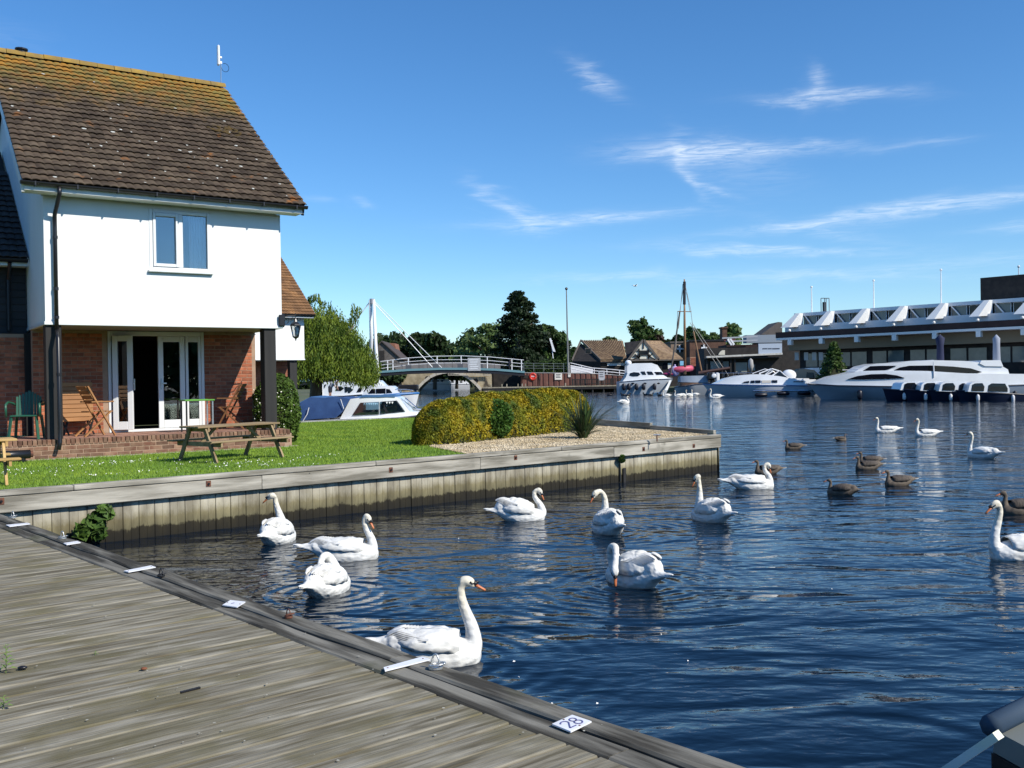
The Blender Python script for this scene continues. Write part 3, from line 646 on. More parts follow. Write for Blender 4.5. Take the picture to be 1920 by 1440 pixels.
# rear slope, seen by nobody in the photo, plain lapped rows
back = MB()
for r in range(18):
    s0 = r*.27; v0 = RIDV+s0*math.cos(ra); z0 = ZR-s0*math.sin(ra); back.beam(((U0+U1)/2, v0, z0-.02), ((U0+U1)/2, v0+.28*math.cos(ra), z0-.28*math.sin(ra)+.01), U1-U0, .02)
hp('rear_slope', back, m_tile2, roof)
rx = U0
while rx < U1-.05:
    L_ = min(.36, U1-rx); V = []; n = 8
    for x in (rx+.004, rx+L_-.004):
        for R_ in (.13, .108):
            for i in range(n+1): t = math.pi*i/n; V.append((x, RIDV-R_*math.cos(t)*1.15, ZR-.045+R_*math.sin(t)))
    k = n+1; Fc = []
    for i in range(n): Fc += [(i,i+1,2*k+i+1,2*k+i),(k+i+1,k+i,3*k+i,3*k+i+1),(i+1,i,k+i,k+i+1),(2*k+i,2*k+i+1,3*k+i+1,3*k+i)]
    o = MB().add(V, Fc).build('ridge_tile', m_ridge, roof, smooth=False); o.location = (0,random.uniform(-.006,.006),random.uniform(-.005,.005)); rx += .36
# verge mortar lumps, moss
mo = MB()
for i in range(70):
    s = random.uniform(0, RL); mo.ell((U1-.01+random.uniform(-.03,.01), -.41+s*math.cos(ra), ZE+s*math.sin(ra)+.0), (.03,.05,.028), 6, 4)
hp('verge_lichen', mo, MT('lichen_lump', (.16,.10,.04), (.30,.14,.03), .95, scale=9, coord='world'), roof)['kind'] = 'stuff'
ms = MB()
for i in range(34):
    u, s = HU(395, 258, 2.9)[0]+random.gauss(.15,.17), None
    sv = random.gauss(3.25,.16); ms.ell((u, -.41+sv*math.cos(ra), ZE+sv*math.sin(ra)+.03), (random.uniform(.03,.08),random.uniform(.03,.07),random.uniform(.02,.045)), 7, 5)
hp('moss', ms, MT('dark_moss', (.05,.035,.012), (.10,.06,.015), .98, scale=20, coord='world', bump=.01), roof, smooth=True)['kind'] = 'stuff'
# pale lichen blots: thin irregular discs lying on the tiles
lc = MB()
for i in range(60):
    u = random.uniform(U0+.1,U1-.1); s = random.betavariate(1.6,2.6)*RL*.95; rr = random.uniform(.012,.035)
    k = ((s+.05) % TG)/TG; z = .034-.028*k+.012+.02*abs(math.sin(math.pi*2*(u-U0)/tw))**.8
    c = Vector((u, -.41+s*math.cos(ra)-z*math.sin(ra)*.9, ZE+s*math.sin(ra)+z*math.cos(ra)*.9-.008))
    lc.ell(c, (rr*random.uniform(.8,1.5), rr, .004), 7, 4, Matrix.Rotation(ra, 3, 'X'))
hp('lichen_spots', lc, MT('pale_lichen', (.55,.55,.50), (.36,.36,.32), .95, scale=30, coord='world'), roof)['kind'] = 'stuff'
# swallowed vent at the ridge and aerial
u, _z = HU(40, 97, RIDV); hp('roof_vent', MB().tube([(u,RIDV-.02,ZR-.02),(u,RIDV-.02,ZR+.10)], .09, 12).tube([(u,RIDV-.02,ZR+.10),(u,RIDV-.02,ZR+.13),(u,RIDV-.02,ZR+.15)], [.13,.13,.05], 12), m_black)
u = U1-.08; an = hp('aerial_mast', MB().tube([(u,RIDV,ZR-.1),(u+.01,RIDV,ZR+.62)], .014, 8), m_steel)
ap = MB().cbox(u-.075,RIDV-.05,ZR+.50,u-.02,RIDV+.05,ZR+.98,.02).build('aerial_panel', m_upvc, an)
MB().box(u-.02,RIDV-.02,ZR+.55,u+.03,RIDV+.02,ZR+.6).box(u-.02,RIDV-.02,ZR+.68,u+.03,RIDV+.02,ZR+.72).build('bracket', m_steel, an)
MB().tube([(u+.02+.09*math.cos(t)+.09, RIDV, ZR+.47+.1*math.sin(t)) for t in [math.pi*1.0+i*.31 for i in range(18)]], .006, 5).build('cable', m_black, an)
# window
wn = hp('window', MB().cbox(wx0-.03,-.01,wz0-.0,wx0+.035,.1,wz1,.006).cbox(wx1-.035,-.01,wz0,wx1+.03,.1,wz1,.006).cbox(wx0+.036,-.01,wz1-.06,wx1-.036,.1,wz1,.006).cbox(wx0+.036,-.01,wz0,wx1-.036,.1,wz0+.06,.006).cbox(wx0+.50,-.012,wz0+.061,wx0+.58,.1,wz1-.061,.006), m_upvc)
hp('sill', MB().cbox(wx0-.06,-.075,wz0-.045,wx1+.06,.0,wz0-.003,.006), m_upvc, wn)
for a, b, o_ in ((wx0+.037, wx0+.498, -.03), (wx0+.582, wx1-.037, .0)):
    if o_: hp('sash', MB().cbox(a,o_,wz0+.062,a+.05,.05,wz1-.062,.005).cbox(b-.05,o_,wz0+.062,b,.05,wz1-.062,.005).cbox(a+.051,o_,wz0+.062,b-.051,.05,wz0+.12,.005).cbox(a+.051,o_,wz1-.12,b-.051,.05,wz1-.062,.005), m_upvc, wn)
    hp('pane', MB().box(a+.01,.03,wz0+.07,b-.01,.036,wz1-.07), m_glass, wn)
cu = MB(); n = 26
V = [(wx1-.34+.31*i/n, .115+.018*math.sin(i*1.5), z) for i in range(n+1) for z in (wz0+.02, wz1-.02)]
cu.add(V, [(2*i,2*i+2,2*i+3,2*i+1) for i in range(n)]).build('curtain', m_curtain, wn)
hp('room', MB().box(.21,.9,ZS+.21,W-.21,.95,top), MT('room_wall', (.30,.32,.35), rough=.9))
# downpipe
u, _z = .20, 0
dpipe = hp('downpipe', MB().tube([(u,-.42,ZE-.08),(u,-.42,ZE-.20),(u-.03,-.07,ZE-.52),(u-.03,-.07,ZE-.75),(u-.03,-.07,ZS-.1)], .036, 10).tube([(u-.03,-.07,ZS-.1),(u-.03,-.20,ZS-.25),(u-.03,-.20,1.3),(u-.03,-.2,1.05),(u-.06,-.24,.92)], .036, 10), m_black, smooth=True)
for z in (4.6, 3.7, 3.2, 2.2): hp('pipe_clip', MB().tube([(u-.03,-.07 if z > 3.05 else -.2,z),(u-.03,-.07 if z > 3.05 else -.2,z+.05)], .046, 10), m_black, dpipe)
# timber posts under the overhang
cx0, _ = HU(492, 700, .12); cx1, _ = HU(518, 700, .12)
for (a, b, v0) in ((W-.36, W-.12, .03), (-.02+.02, .26, .03)):
    hp('post', MB().cbox(a,v0,ZT,b,v0+.25,ZS-.002,.008), m_blackwood)
# ground floor walls: door opening u 1.30..3.10
dx0, _ = HU(203, 700, RV); dx1, _ = HU(383, 700, RV); print('door', dx0, dx1)
BW = .215; BH = .065; J = .010
def brick_wall(parent, spans, z0, z1, v, name='brick_wall', face=-1, limit=300, uvis0=None, holes=(), mat=None, mor=None, depth=.10, far=None):
    mor = mor or m_mortar; mat = mat or m_brick
    wls = []
    for (a, b) in spans: wls.append((a, b, MB().box(a, v+.006, z0, b, v+depth+.1, z1).build(name, mor, parent)))
    wof = lambda x: next((o for a, b, o in wls if a-.01 <= x <= b+.01), wls[0][2])
    me = MB().cbox(-BW/2,-.0,-BH/2,BW/2,depth*.5,BH/2,.004).mesh('brick'); me.materials.append(mat)
    he = MB().cbox(-.051,-.0,-BH/2,.051,depth*.5,BH/2,.004).mesh('half_brick'); he.materials.append(mat)
    cnt = 0; restm = MB(); r = 0; z = z0+BH/2+.004; L_ = []
    while z+BH/2 < z1:
        for (a, b) in spans:
            x = a+.003+ (0 if r % 2 == 0 else .0)
            if r % 2: L_.append((x+.051, z, he)); x += .102+J
            while x+BW <= b+.002: L_.append((x+BW/2, z, me)); x += BW+J
            if b-x >= .1: L_.append((x+.051, z, he))
        z += BH+J; r += 1
    if far: L_.sort(key=far)
    for (x, z, m_) in L_:
        if cnt < limit: link('brick', m_, None, wof(x), (x, v-.0+random.uniform(-.002,.002), z)); cnt += 1
        else:
            hw = BW/2 if m_ is me else .051; restm.box(x-hw, v, z-BH/2, x+hw, v+.05, z+BH/2)
    if restm.v: o = restm.build('far_brickwork', m_brick2, wls[0][2]); o['kind'] = 'stuff'
brick_wall(house, [(-.0, dx0-.005), (dx1+.005, W)], ZT, ZS-.002, RV, limit=300, far=lambda t: -t[0])
hp('brick_side', MB().box(W-.11,RV+.11,ZT,W,DEP,ZS-.002), m_brick2)
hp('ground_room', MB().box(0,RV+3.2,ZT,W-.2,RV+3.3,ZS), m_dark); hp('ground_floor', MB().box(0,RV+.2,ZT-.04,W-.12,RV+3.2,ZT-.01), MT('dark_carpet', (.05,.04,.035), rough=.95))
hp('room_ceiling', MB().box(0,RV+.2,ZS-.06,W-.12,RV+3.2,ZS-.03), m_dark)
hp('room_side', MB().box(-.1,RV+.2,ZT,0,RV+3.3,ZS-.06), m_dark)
# french doors
fd_ = hp('door_frame', MB().cbox(dx0,RV-.01,ZT,dx0+.06,RV+.09,ZS-.01,.005).cbox(dx1-.06,RV-.01,ZT,dx1,RV+.09,ZS-.01,.005).cbox(dx0+.061,RV-.01,ZS-.10,dx1-.061,RV+.09,ZS-.01,.005).cbox(dx0+.061,RV-.03,ZT,dx1-.061,RV+.09,ZT+.05,.005), m_upvc)
def leaf(name, a, b, z0, z1, v, parent, ang=0.0, hinge=None, handle=None, fw=.10):
    wd = b-a; o = MB().cbox(0,-.03,0,fw,.03,z1-z0,.005).cbox(wd-fw,-.03,0,wd,.03,z1-z0,.005).cbox(fw+.001,-.03,0,wd-fw-.001,.03,.16,.005).cbox(fw+.001,-.03,z1-z0-.11,wd-fw-.001,.03,z1-z0,.005).build(name, m_upvc, parent)
    o.location = (a, v, z0); o.rotation_euler = (0,0,ang)
    MB().box(fw-.01,-.006,.15,wd-fw+.01,.0,z1-z0-.1).build('pane', m_glass, o)
    if handle is not None:
        s_ = -1 if handle > wd/2 else 1
        MB().cbox(handle-.012,-.042,(z1-z0)*.42,handle+.012,-.031,(z1-z0)*.54,.003).cbox(handle-.01,-.07,(z1-z0)*.48,handle+.10*s_ if s_>0 else handle+.01,-.052,(z1-z0)*.495,.003).build('handle', m_steel, o)
    return o
ux = lambda px: HU(px, 700, RV)[0]
leaf('door', dx0+.075, ux(249), ZT+.055, ZS-.105, RV-.045, fd_, -.52, handle=.42)
leaf('door', ux(297), ux(347), ZT+.055, ZS-.105, RV+.03, fd_, 0, handle=.05)
leaf('side_light', ux(348.5), dx1-.062, ZT+.055, ZS-.105, RV+.03, fd_, 0, fw=.055)
# things on walls: lantern
lu, lz = HU(531, 602, .0); lu = W
LS = 1.35
lan = thing('wall_lantern', 'black coach lantern on a bracket at the lower corner of the white wall', 'lantern', tuple(HO+hu_*W+hv_*.05+Vector((0,0,ZS))), HA); lan.scale = (LS,)*3
MB().cbox(.0,-.06,.02,.035,.05,.22,.012).cbox(-.06,-.09,.03,.03,-.056,.2,.012).build('back_plate', m_black, lan)
MB().tube([(.035,0,.17),(.12,0,.19),(.19,0,.195),(.225,0,.2)], .008, 6).tube([(.225,0,.24),(.225,0,.15)], .006, 6).tube([(.04,0,.06),(.1,0,.08),(.14,0,.14),(.19,0,.17)], .006, 6).build('bracket', m_black, lan)
V = []; n = 6; lx, lzz = .225, .15
MB().tube([(lx,0,.15),(lx,0,.13),(lx,0,.105),(lx,0,.07),(lx,0,.05),(lx,0,.045)], [.012,.02,.03,.075,.088,.084], 6, sq=1).build('cap', m_black, lan)
cage = MB()
for j in range(6):
    a = math.pi*2*j/6; cage.beam((lx+.078*math.cos(a),.078*math.sin(a),.045),(lx+.045*math.cos(a),.045*math.sin(a),-.115), .008, .008)
cage.tube([(lx,0,-.112),(lx,0,-.125),(lx,0,-.145),(lx,0,-.185)], [.052,.05,.015,.003], 6); cage.build('cage', m_black, lan)
MB().tube([(lx,0,.045),(lx,0,-.112)], [.072,.041], 6, cap=False).build('glass', GLASS('lantern_glass', (.9,.92,.92), .12), lan)
MB().tube([(lx,0,-.1),(lx,0,-.02)], .012, 8).ell((lx,0,0), (.02,.02,.035), 8, 6).build('bulb', MT('bulb', (.8,.78,.72), rough=.2), lan, smooth=True)
# terrace
terr = thing('brick_terrace', 'low raised brick terrace along the lodge front', 'terrace', tuple(HO), HA)
TV = -.12; TU0, TU1 = -3.6, W+.12
MB().box(TU0,TV+.012,.55,TU1,RV-.002,ZT-.075).build('core', m_mortar, terr)
m_pav = MT('terrace_paving', (.30,.15,.10), (.40,.22,.15), .9, scale=5, coord='world', rnd=.12)
for i in range(int((TU1-TU0)/.45)+1):
    for j in range(4):
        a = TU0+i*.45; b = min(a+.443, TU1-.004); v0 = TV+.225+j*.37; v1 = min(v0+.363, RV-.004)
        if b > a and v1 > v0: MB().cbox(a+.003,v0,ZT-.07,b,v1,ZT-.002,.004).build('paver', m_pav, terr)
rme = MB().cbox(-.0325,0,-.1,.0325,.215,0,.005).mesh('coping_brick'); rme.materials.append(m_oldbrick)
x = TU0+.04; 
while x < TU1-.03:
    link('coping_brick', rme, None, terr, (x, TV+random.uniform(-.004,.004), ZT+random.uniform(-.002,.002))); x += .076
bme = MB().cbox(-BW/2,0,-BH/2,BW/2,.05,BH/2,.005).mesh('brick'); bme.materials.append(m_oldbrick)
for r in range(3):
    x = TU0+.11+(.11 if r % 2 else 0)
    while x < TU1-.1: link('brick', bme, None, terr, (x, TV+.006+random.uniform(-.003,.003), ZT-.115-.035-r*.075)); x += BW+J
MB().box(TU0,TV-.10,.70,TU1+.1,TV+.0,.765).build('plinth', MT('mortar_plinth', (.33,.28,.20), (.42,.37,.28), .95, scale=6, coord='world'), terr)
# ================================================================== NEIGHBOUR LODGE (in the shade on the left)
nb = thing('dark_lodge', 'shaded neighbouring lodge with black boarded upper floor at the left edge', 'house', tuple(HO), HA, 'waterside lodges')
nv = RV+.6   # plane of its upper wall
NE = 4.47
m_board = MT('black_weatherboard', (.018,.017,.017), (.03,.028,.027), .7, scale=5, stretch=(.1,1,1), rnd=.2)
for i in range(9): MB().add([(-4.5,nv-.02,3.05+i*.14),(-.012,nv-.02,3.05+i*.14),(-.012,nv-.0,3.05+i*.14+.15),(-4.5,nv-.0,3.05+i*.14+.15),(-4.5,nv+.02,3.05+i*.14),(-.012,nv+.02,3.05+i*.14),(-.012,nv+.02,3.2+i*.14),(-4.5,nv+.02,3.2+i*.14)], [(0,1,2,3),(4,7,6,5),(0,4,5,1)]).build('weatherboard', m_board, nb)
MB().box(-4.5,nv+.021,3.03,-.012,nv+.2,4.35).build('upper_wall', m_board, nb)
MB().cbox(-4.6,nv-.36,NE-.16,-.03,nv-.33,NE-.03,.004).build('fascia', m_fascia, nb)
MB().box(-4.6,nv-.329,NE-.155,-.03,nv-.02,NE-.14).build('eaves_soffit', m_fascia, nb)
halfgut(-4.6, -.03, nv-.42, NE-.03, .06, m_black, nb)
nr = MB().prism([(nv-.42,NE-.03),(nv+3.5,NE+3.5*slope+.25),(nv+3.5,NE+3.5*slope+.1),(nv-.42,NE-.1)], -4.6, -.03, 'x').build('roof', m_dark, nb)
tdm = tile_mesh(TW+.008,.30).mesh('tile'); tdm.materials.append(m_tile_shaded)
for r in range(16):
    for c in range(4):
        s = -.05+r*TG; link('tile', tdm, None, nr, (-.03-(c+1)*tw, nv-.42+s*math.cos(ra), NE+s*math.sin(ra)-.01), (ra,0,0))
MB().tube([(-.33,nv-.4,NE-.1),(-.33,nv-.1,NE-.4),(-.33,nv-.1,3.1)], .036, 8).build('downpipe', m_black, nb)
brick_wall(nb, [(-1.55,-.012)], ZT, 3.03, RV+.35, limit=300)
nf = MB().cbox(-1.75,RV+.30,ZT,-1.62,RV+.44,3.0,.005).cbox(-4.4,RV+.30,ZT,-1.76,RV+.44,ZT+.08,.005).cbox(-4.4,RV+.30,2.9,-1.76,RV+.44,3.0,.005).build('door_frame', m_upvc, nb)
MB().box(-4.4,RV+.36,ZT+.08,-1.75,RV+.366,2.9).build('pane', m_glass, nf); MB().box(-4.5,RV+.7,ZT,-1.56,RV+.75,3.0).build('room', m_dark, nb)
nu, nz_ = HU(12, 765, RV+.3); MB().cbox(-1.70,RV+.24,2.0,-1.67,RV+.30,2.14,.004).build('handle', m_steel, nf)

# ================================================================== PORCH FURNITURE
def at_h(px, py, v, z=ZT): 
    u, z_ = HU(px, py, v); return HO+hu_*u+hv_*v+Vector((0,0,z))
m_stand = m_teak
# folding slatted table leaning against the wall (behind the deck chair)
tb = thing('folding_table', 'slatted wooden table top stood on edge against the brick wall behind the deck chair', 'table', tuple(at_h(140, 800, RV-.28)), HA)
for i in range(9): MB().cbox(-.30,-.012,.26+i*.083,.34,.012,.26+i*.083+.076,.004).build('slat', m_teak, tb).rotation_euler = (-.1,0,0)
MB().cbox(-.24,.014,.2,-.19,.04,1.02,.003).cbox(.22,.014,.2,.27,.04,1.02,.003).build('batten', m_teak, tb).rotation_euler = (-.1,0,0)
for sx in (-.2, .24):
    MB().beam((sx,-.02,0),(sx+.10,.05,.30),.035,.025).beam((sx+.1,-.02,0),(sx-.02,.05,.30),.035,.025).build('leg', m_blackwood, tb)
def folding_chair(name, label, loc, rz, m, grp='folding wooden chairs on the terrace'):
    t = thing(name, label, 'chair', loc, rz, grp)
    for s in (-.22, .22):
        MB().beam((.28,s,.0),(-.22,s,.92),.028,.045,(0,1,0)).build('back_leg', m, t)   # front foot to back top
        MB().beam((-.28,s*.9,0),(.22,s*.9,.46),.028,.045,(0,1,0)).build('front_leg', m, t)
        MB().cbox(-.16,s-.02,.62,.26,s+.02,.645,.004).build('arm', m, t)
    for i in range(6): MB().cbox(-.16+i*.072,-.2,.445,-.105+i*.072,.2,.46,.003).build('seat_slat', m, t)
    for i in range(4): MB().cbox(-.006,-.2,0,.006,.2,.075,.003).build('back_slat', m, t, loc=(-.075-.047*i,0,.60+i*.085), rot=(0,-.5,0))
    return t
folding_chair('deck_chair', 'folding wooden chair beside the open french door', tuple(at_h(178, 813, .62)), HA+.25, m_teak)
folding_chair('deck_chair', 'folding wooden chair by the sunlit brick wall right of the doors', tuple(at_h(437, 800, .95)), HA+2.6, MT('dark_teak', (.16,.065,.025), (.24,.11,.04), .6, scale=6, stretch=(.2,1,1)))
# green plastic armchair
gc = thing('plastic_chair', 'dark green plastic garden armchair in the shade at the far left', 'chair', tuple(at_h(50, 818, .55)), HA-1.9)
V = []; 
MB().cbox(-.22,-.22,.40,.24,.22,.43,.01).build('seat', m_green_pl, gc)
bk = MB(); n = 9
for i in range(n):
    a0, a1 = -.62+1.24*i/n, -.62+1.24*(i+1)/n; f = lambda a, z: (-.20-.10*z*1.0-.0+.12*(1-math.cos(a*1.6)), .36*math.sin(a), z)
    am = (a0+a1)/2; top_ = .86-.10*abs(am)/.62*1.2
    if i % 2 == 0 or True: bk.add([f(a0+.012,.43),f(a1-.012,.43),f(a1-.012,top_),f(a0+.012,top_)], [(0,1,2,3)])
o = bk.build('backrest', m_green_pl, gc); mo_ = o.modifiers.new('t','SOLIDIFY'); mo_.thickness = .012
for sx, sy in ((.22,.2),(.22,-.2),(-.24,.2),(-.24,-.2)): MB().beam((sx*.9,sy,.42),(sx*1.15,sy*1.2,0),.045,.03).build('leg', m_green_pl, gc)
for s in (-.27,.27): MB().tube([(.26,s,0.40),(.27,s,.62),(.1,s,.66),(-.22,s,.64),(-.26,s*.8,.6)], .022, 8).build('arm', m_green_pl, gc, smooth=True)
# table with green top
g = thing('side_table', 'small folding table with a bright green rim in front of the side light', 'table', tuple(at_h(370, 800, .55)), HA)
MB().cbox(-.27,-.2,.60,.27,.2,.615,.004).build('table_top', MT('table_top', (.45,.5,.48), rough=.3), g)
MB().cbox(-.285,-.215,.603,.285,-.201,.63,.004).cbox(-.285,.201,.603,.285,.215,.63,.004).cbox(-.285,-.2,.603,-.271,.2,.63,.004).cbox(.271,-.2,.603,.285,.2,.63,.004).build('rim', MT('lime_green', (.12,.34,.05), rough=.4), g)
for sx in (-.25,.25):
    for sy in (-.18,.18): MB().cbox(sx-.014,sy-.014,0,sx+.014,sy+.014,.6,.003).build('leg', m_steel if sx > 0 else m_black, g)
# drain pipe / black barrel under the left picnic table
bp = at_h(30, 868, -.42, LZ); t = thing('black_roller', 'black cylindrical roller on the grass against the terrace, under the left picnic table', 'roller', tuple(bp), HA)
MB().tube([(-.5,0,.13),(.22,0,.13)], .075, 14).build('drum', m_black, t, smooth=True); MB().tube([(.2,0,.13),(.26,0,.13)], .055, 14).build('hub', m_bolt, t); MB().tube([(.1,0,0),(.1,0,.1)], .05, 10).build('foot', m_black, t)
# ================================================================== PICNIC TABLES
def picnic(loc, rz, label, m, L_=1.5):
    t = thing('picnic_table', label, 'picnic table', loc, rz, 'wooden picnic tables on the lawn'); t.scale = (.8,)*3
    for i in range(5): MB().cbox(-L_/2,-.33+i*.134,.70,L_/2,-.33+i*.134+.124,.738,.006).build('table_board', m, t)
    for s in (-1,1):
        for j in range(2): MB().cbox(-L_/2,s*.66-.12+j*.125,.415,L_/2,s*.66-.12+j*.125+.115,.45,.006).build('seat_board', m, t)
    for x in (-L_/2+.2, L_/2-.2):
        for s in (-1,1): MB().beam((x,s*.64,0),(x,s*.24,.70),.09,.04,(1,0,0)).build('leg', m, t)
        MB().beam((x+.045,-.76,.37),(x+.045,.76,.37),.04,.09).build('cross_beam', m, t); MB().beam((x+.045,-.33,.66),(x+.045,.33,.66),.04,.08).build('top_batten', m, t)
        sg = 1 if x < 0 else -1; MB().beam((x+sg*.06,0,.37),(x+sg*.42,0,.68),.04,.06).build('brace', m, t)
    return t
a = G(402, 870, LZ); b = G(533, 858, LZ); c = G(357, 863, LZ); dd = (b-a); ang = math.atan2(dd.y, dd.x); print('picnic legs', dd.length, (c-a).length)
mid = (a+b)/2+Vector((-math.sin(ang), math.cos(ang), 0))*.51
picnic(tuple(mid), ang, 'weathered picnic table on the lawn in front of the brick terrace', m_bench, dd.length/.8+.30)
m_bench2 = MT('new_bench_timber', (.42,.25,.08), (.55,.36,.14), .7, scale=6, stretch=(.15,1,1), rnd=.1)
a2 = G(12, 912, LZ); picnic(tuple(a2+Vector((-math.cos(HA)*.50,-math.sin(HA)*.50,0))+Vector((-math.sin(HA),math.cos(HA),0))*.51), HA, 'honey-coloured picnic table cut off by the left edge of the photo', m_bench2, 1.66)

# ================================================================== SHRUBS, HEDGE, SPIKY PLANT
def surfpts(fn, n, rs=RS):   # fn(u,v)->P,N
    pass
def shrub(name, label, cat, base, prof, n, s, mat, core, rx=1.0, ry=1.0, jitter=.05, rz=0):
    t = thing(name, label, cat, tuple(base), rz)
    hs = [p[0] for p in prof]; rs_ = [p[1] for p in prof]
    z = RS.uniform(hs[0], hs[-1], n); r = np.interp(z, hs, rs_); a = RS.uniform(0, 2*np.pi, n)
    lump = 1+.07*np.sin(a*3+z*4)+.05*np.sin(a*7-z*9)
    rr = r*lump*(1-np.abs(RS.normal(0,jitter,n)))
    P = np.c_[np.cos(a)*rr*rx, np.sin(a)*rr*ry, z]; dz = np.gradient(rs_, hs); nz_ = -np.interp(z, hs, dz)
    N_ = np.c_[np.cos(a), np.sin(a), nz_]; N_ /= np.linalg.norm(N_, axis=1)[:,None]
    link('foliage', leafmesh('foliage', P, s, RS, N_), mat, t)
    MB().tube([(0,0,h) for h in hs], [max(.01, q*.86) for q in rs_], 20, sq=ry/rx).build('inner_twigs', core, t, smooth=True).scale = (rx,rx,1)
    return t
m_twig = MT('inner_twigs', (.025,.03,.010), (.05,.05,.02), .95, scale=12, coord='world', bump=.03, bscale=9)
bb = G(528, 838, LZ); 
pb = D(521, 800, 20.1); 
shb = shrub('green_shrub', 'rounded dark green shrub with white flowers behind the right black post', 'shrub', (pb.x,pb.y,LZ),
      [(0,.30),(.25,.40),(.7,.47),(1.05,.44),(1.3,.32),(1.46,.06)], 9000, .045, LEAF('shrub_leaf', (.045,.085,.012), (.11,.18,.03), s=4), m_twig, jitter=.12)
P = []
for i in range(70):
    z = random.uniform(.2,1.2); a = random.uniform(-2.6,-.6); r = .5; P.append((math.cos(a)*r, math.sin(a)*r, z))
link('flowers', leafmesh('flowers', np.array(P), .03, asp=1.0), MT('white_flower', (.8,.78,.66), rough=.8), shb)
# golden hedge: a long loaf following photo points on the ground
hbase = [G(843, 835, LZ), G(1112, 806, LZ)]; hdir = hbase[1]-hbase[0]; hl = hdir.length; hdir.normalize(); ha = math.atan2(hdir.y, hdir.x); print('hedge', hl, hbase)
hedge = thing('golden_hedge', 'long rounded golden hedge beside the gravel', 'hedge', tuple(hbase[0]), ha)
HW = .52   # half depth
def hsec(x):   # half width and height along the loaf
    t = x/hl; e0_ = min(1, max(0, (t+.06)/.16)); e1_ = min(1, max(0, (1.08-t)/.22))
    e = math.sqrt(max(0, 1-(1-e0_)**2))*math.sqrt(max(0, 1-(1-e1_)**2)); return HW*e, (.84+.05*t)*e**.75*(1+.14*min(1, max(0,t)*2.2)), e
hx = -.06*hl+1.14*hl*(1-np.cos(np.linspace(0,np.pi,90)))/2; hv = np.array([hsec(x) for x in hx])
V = []; k = 18; q = 3.2
for x, (hw, hh, e) in zip(hx, hv):
    for j in range(k+1):
        t = math.pi*j/k; c, s = math.cos(t), math.sin(t); V.append((x, HW*.92+(-np.sign(c)*abs(c)**(2/q))*hw*.90, abs(s)**(2/q)*hh*.93))
Fc = [(i*(k+1)+j, (i+1)*(k+1)+j, (i+1)*(k+1)+j+1, i*(k+1)+j+1) for i in range(len(hx)-1) for j in range(k)]
MB().add(V, Fc).build('inner_twigs', m_twig, hedge, smooth=True)
n = 66000; X = np.concatenate([RS.uniform(hx[0], hx[-1], 50000), hx[0]+1.14*hl*(1-np.cos(RS.uniform(0,np.pi,16000)))/2]); t = RS.uniform(0, np.pi, n); hw = np.interp(X, hx, hv[:,0]); hh = np.interp(X, hx, hv[:,1])
c, s = np.cos(t), np.sin(t); lump = 1+.035*np.sin(X*3.1+t*5)+.03*np.sin(X*8+t*3)-np.abs(RS.normal(0,.035,n)); 
Y = HW*.92-np.sign(c)*np.abs(c)**(2/q)*hw*lump; Z = np.abs(s)**(2/q)*hh*lump
N_ = np.c_[(X-hl/2)/hl*.5, -np.sign(c)*np.abs(c)**1.6, np.abs(s)**1.2]; N_ /= np.linalg.norm(N_, axis=1)[:,None]
k = hw > .0
link('foliage', leafmesh('foliage', np.c_[X,Y,Z][k], .034, RS, N_[k]), LEAF('golden_leaf', (.37,.28,.014), (.19,.20,.015), (.08,.12,.015), s=3.5, s3=1.6, t3=.52, isl=.42, tr=.2), hedge)
# green shrub growing out of the hedge front
u_ = np.array([hdir.x*2.35, 0]); n = 3600
a = RS.normal(0,1,(n,3)); a /= np.linalg.norm(a,axis=1)[:,None]; P = a*np.array([.44,.34,.42])*RS.uniform(.6,1.0,(n,1))+np.array([1.72,.10,.44])
link('green_growth', leafmesh('green_growth', P[(P[:,1]<.3)&(P[:,2]>0)], .05, RS, None), LEAF('green_leaf', (.04,.10,.015), (.10,.19,.03), s=5), hedge)
# yucca-like plant
yp = G(1093, 823, LZ); yk = thing('spiky_plant', 'dark green plant of long sword-shaped leaves on the gravel', 'plant', tuple(yp))
m_yuc = MT('sword_leaf', (.018,.042,.014), (.05,.09,.025), .45, scale=3, rnd=.35)
for i in range(190):
    az_ = random.uniform(0, 6.283); tilt = abs(random.gauss(.0,.8))+.08; tilt = min(tilt, 1.5); L_ = random.uniform(.66,1.15)*(1 if tilt < 1 else .85)
    if i % 29 == 0: tilt = .95; L_ = 1.3; az_ = random.choice((.1,-.2,3.0))
    w_ = random.uniform(.014,.024); V = []; m_ = 6; r0 = random.uniform(0,.09)
    x = r0; z = .0; t = tilt*.55; fold = .35
    for j in range(m_+1):
        f = j/m_; ww = w_*(1-.1*f)*(1 if f < .45 else max(.04, (1-f)/.55)); 
        V += [(x, -ww, z+fold*ww), (x, 0, z), (x, ww, z+fold*ww)]
        x += math.sin(t)*L_/m_; z += math.cos(t)*L_/m_; t += tilt*.9/m_
    Fc = [(3*j+a_, 3*j+3+a_, 3*j+4+a_, 3*j+1+a_) for j in range(m_) for a_ in (0,1)]
    MB().add(V, Fc).build('leaf', m_yuc, yk, rot=(0,0,az_))
yk.scale = (.92,.92,.92)
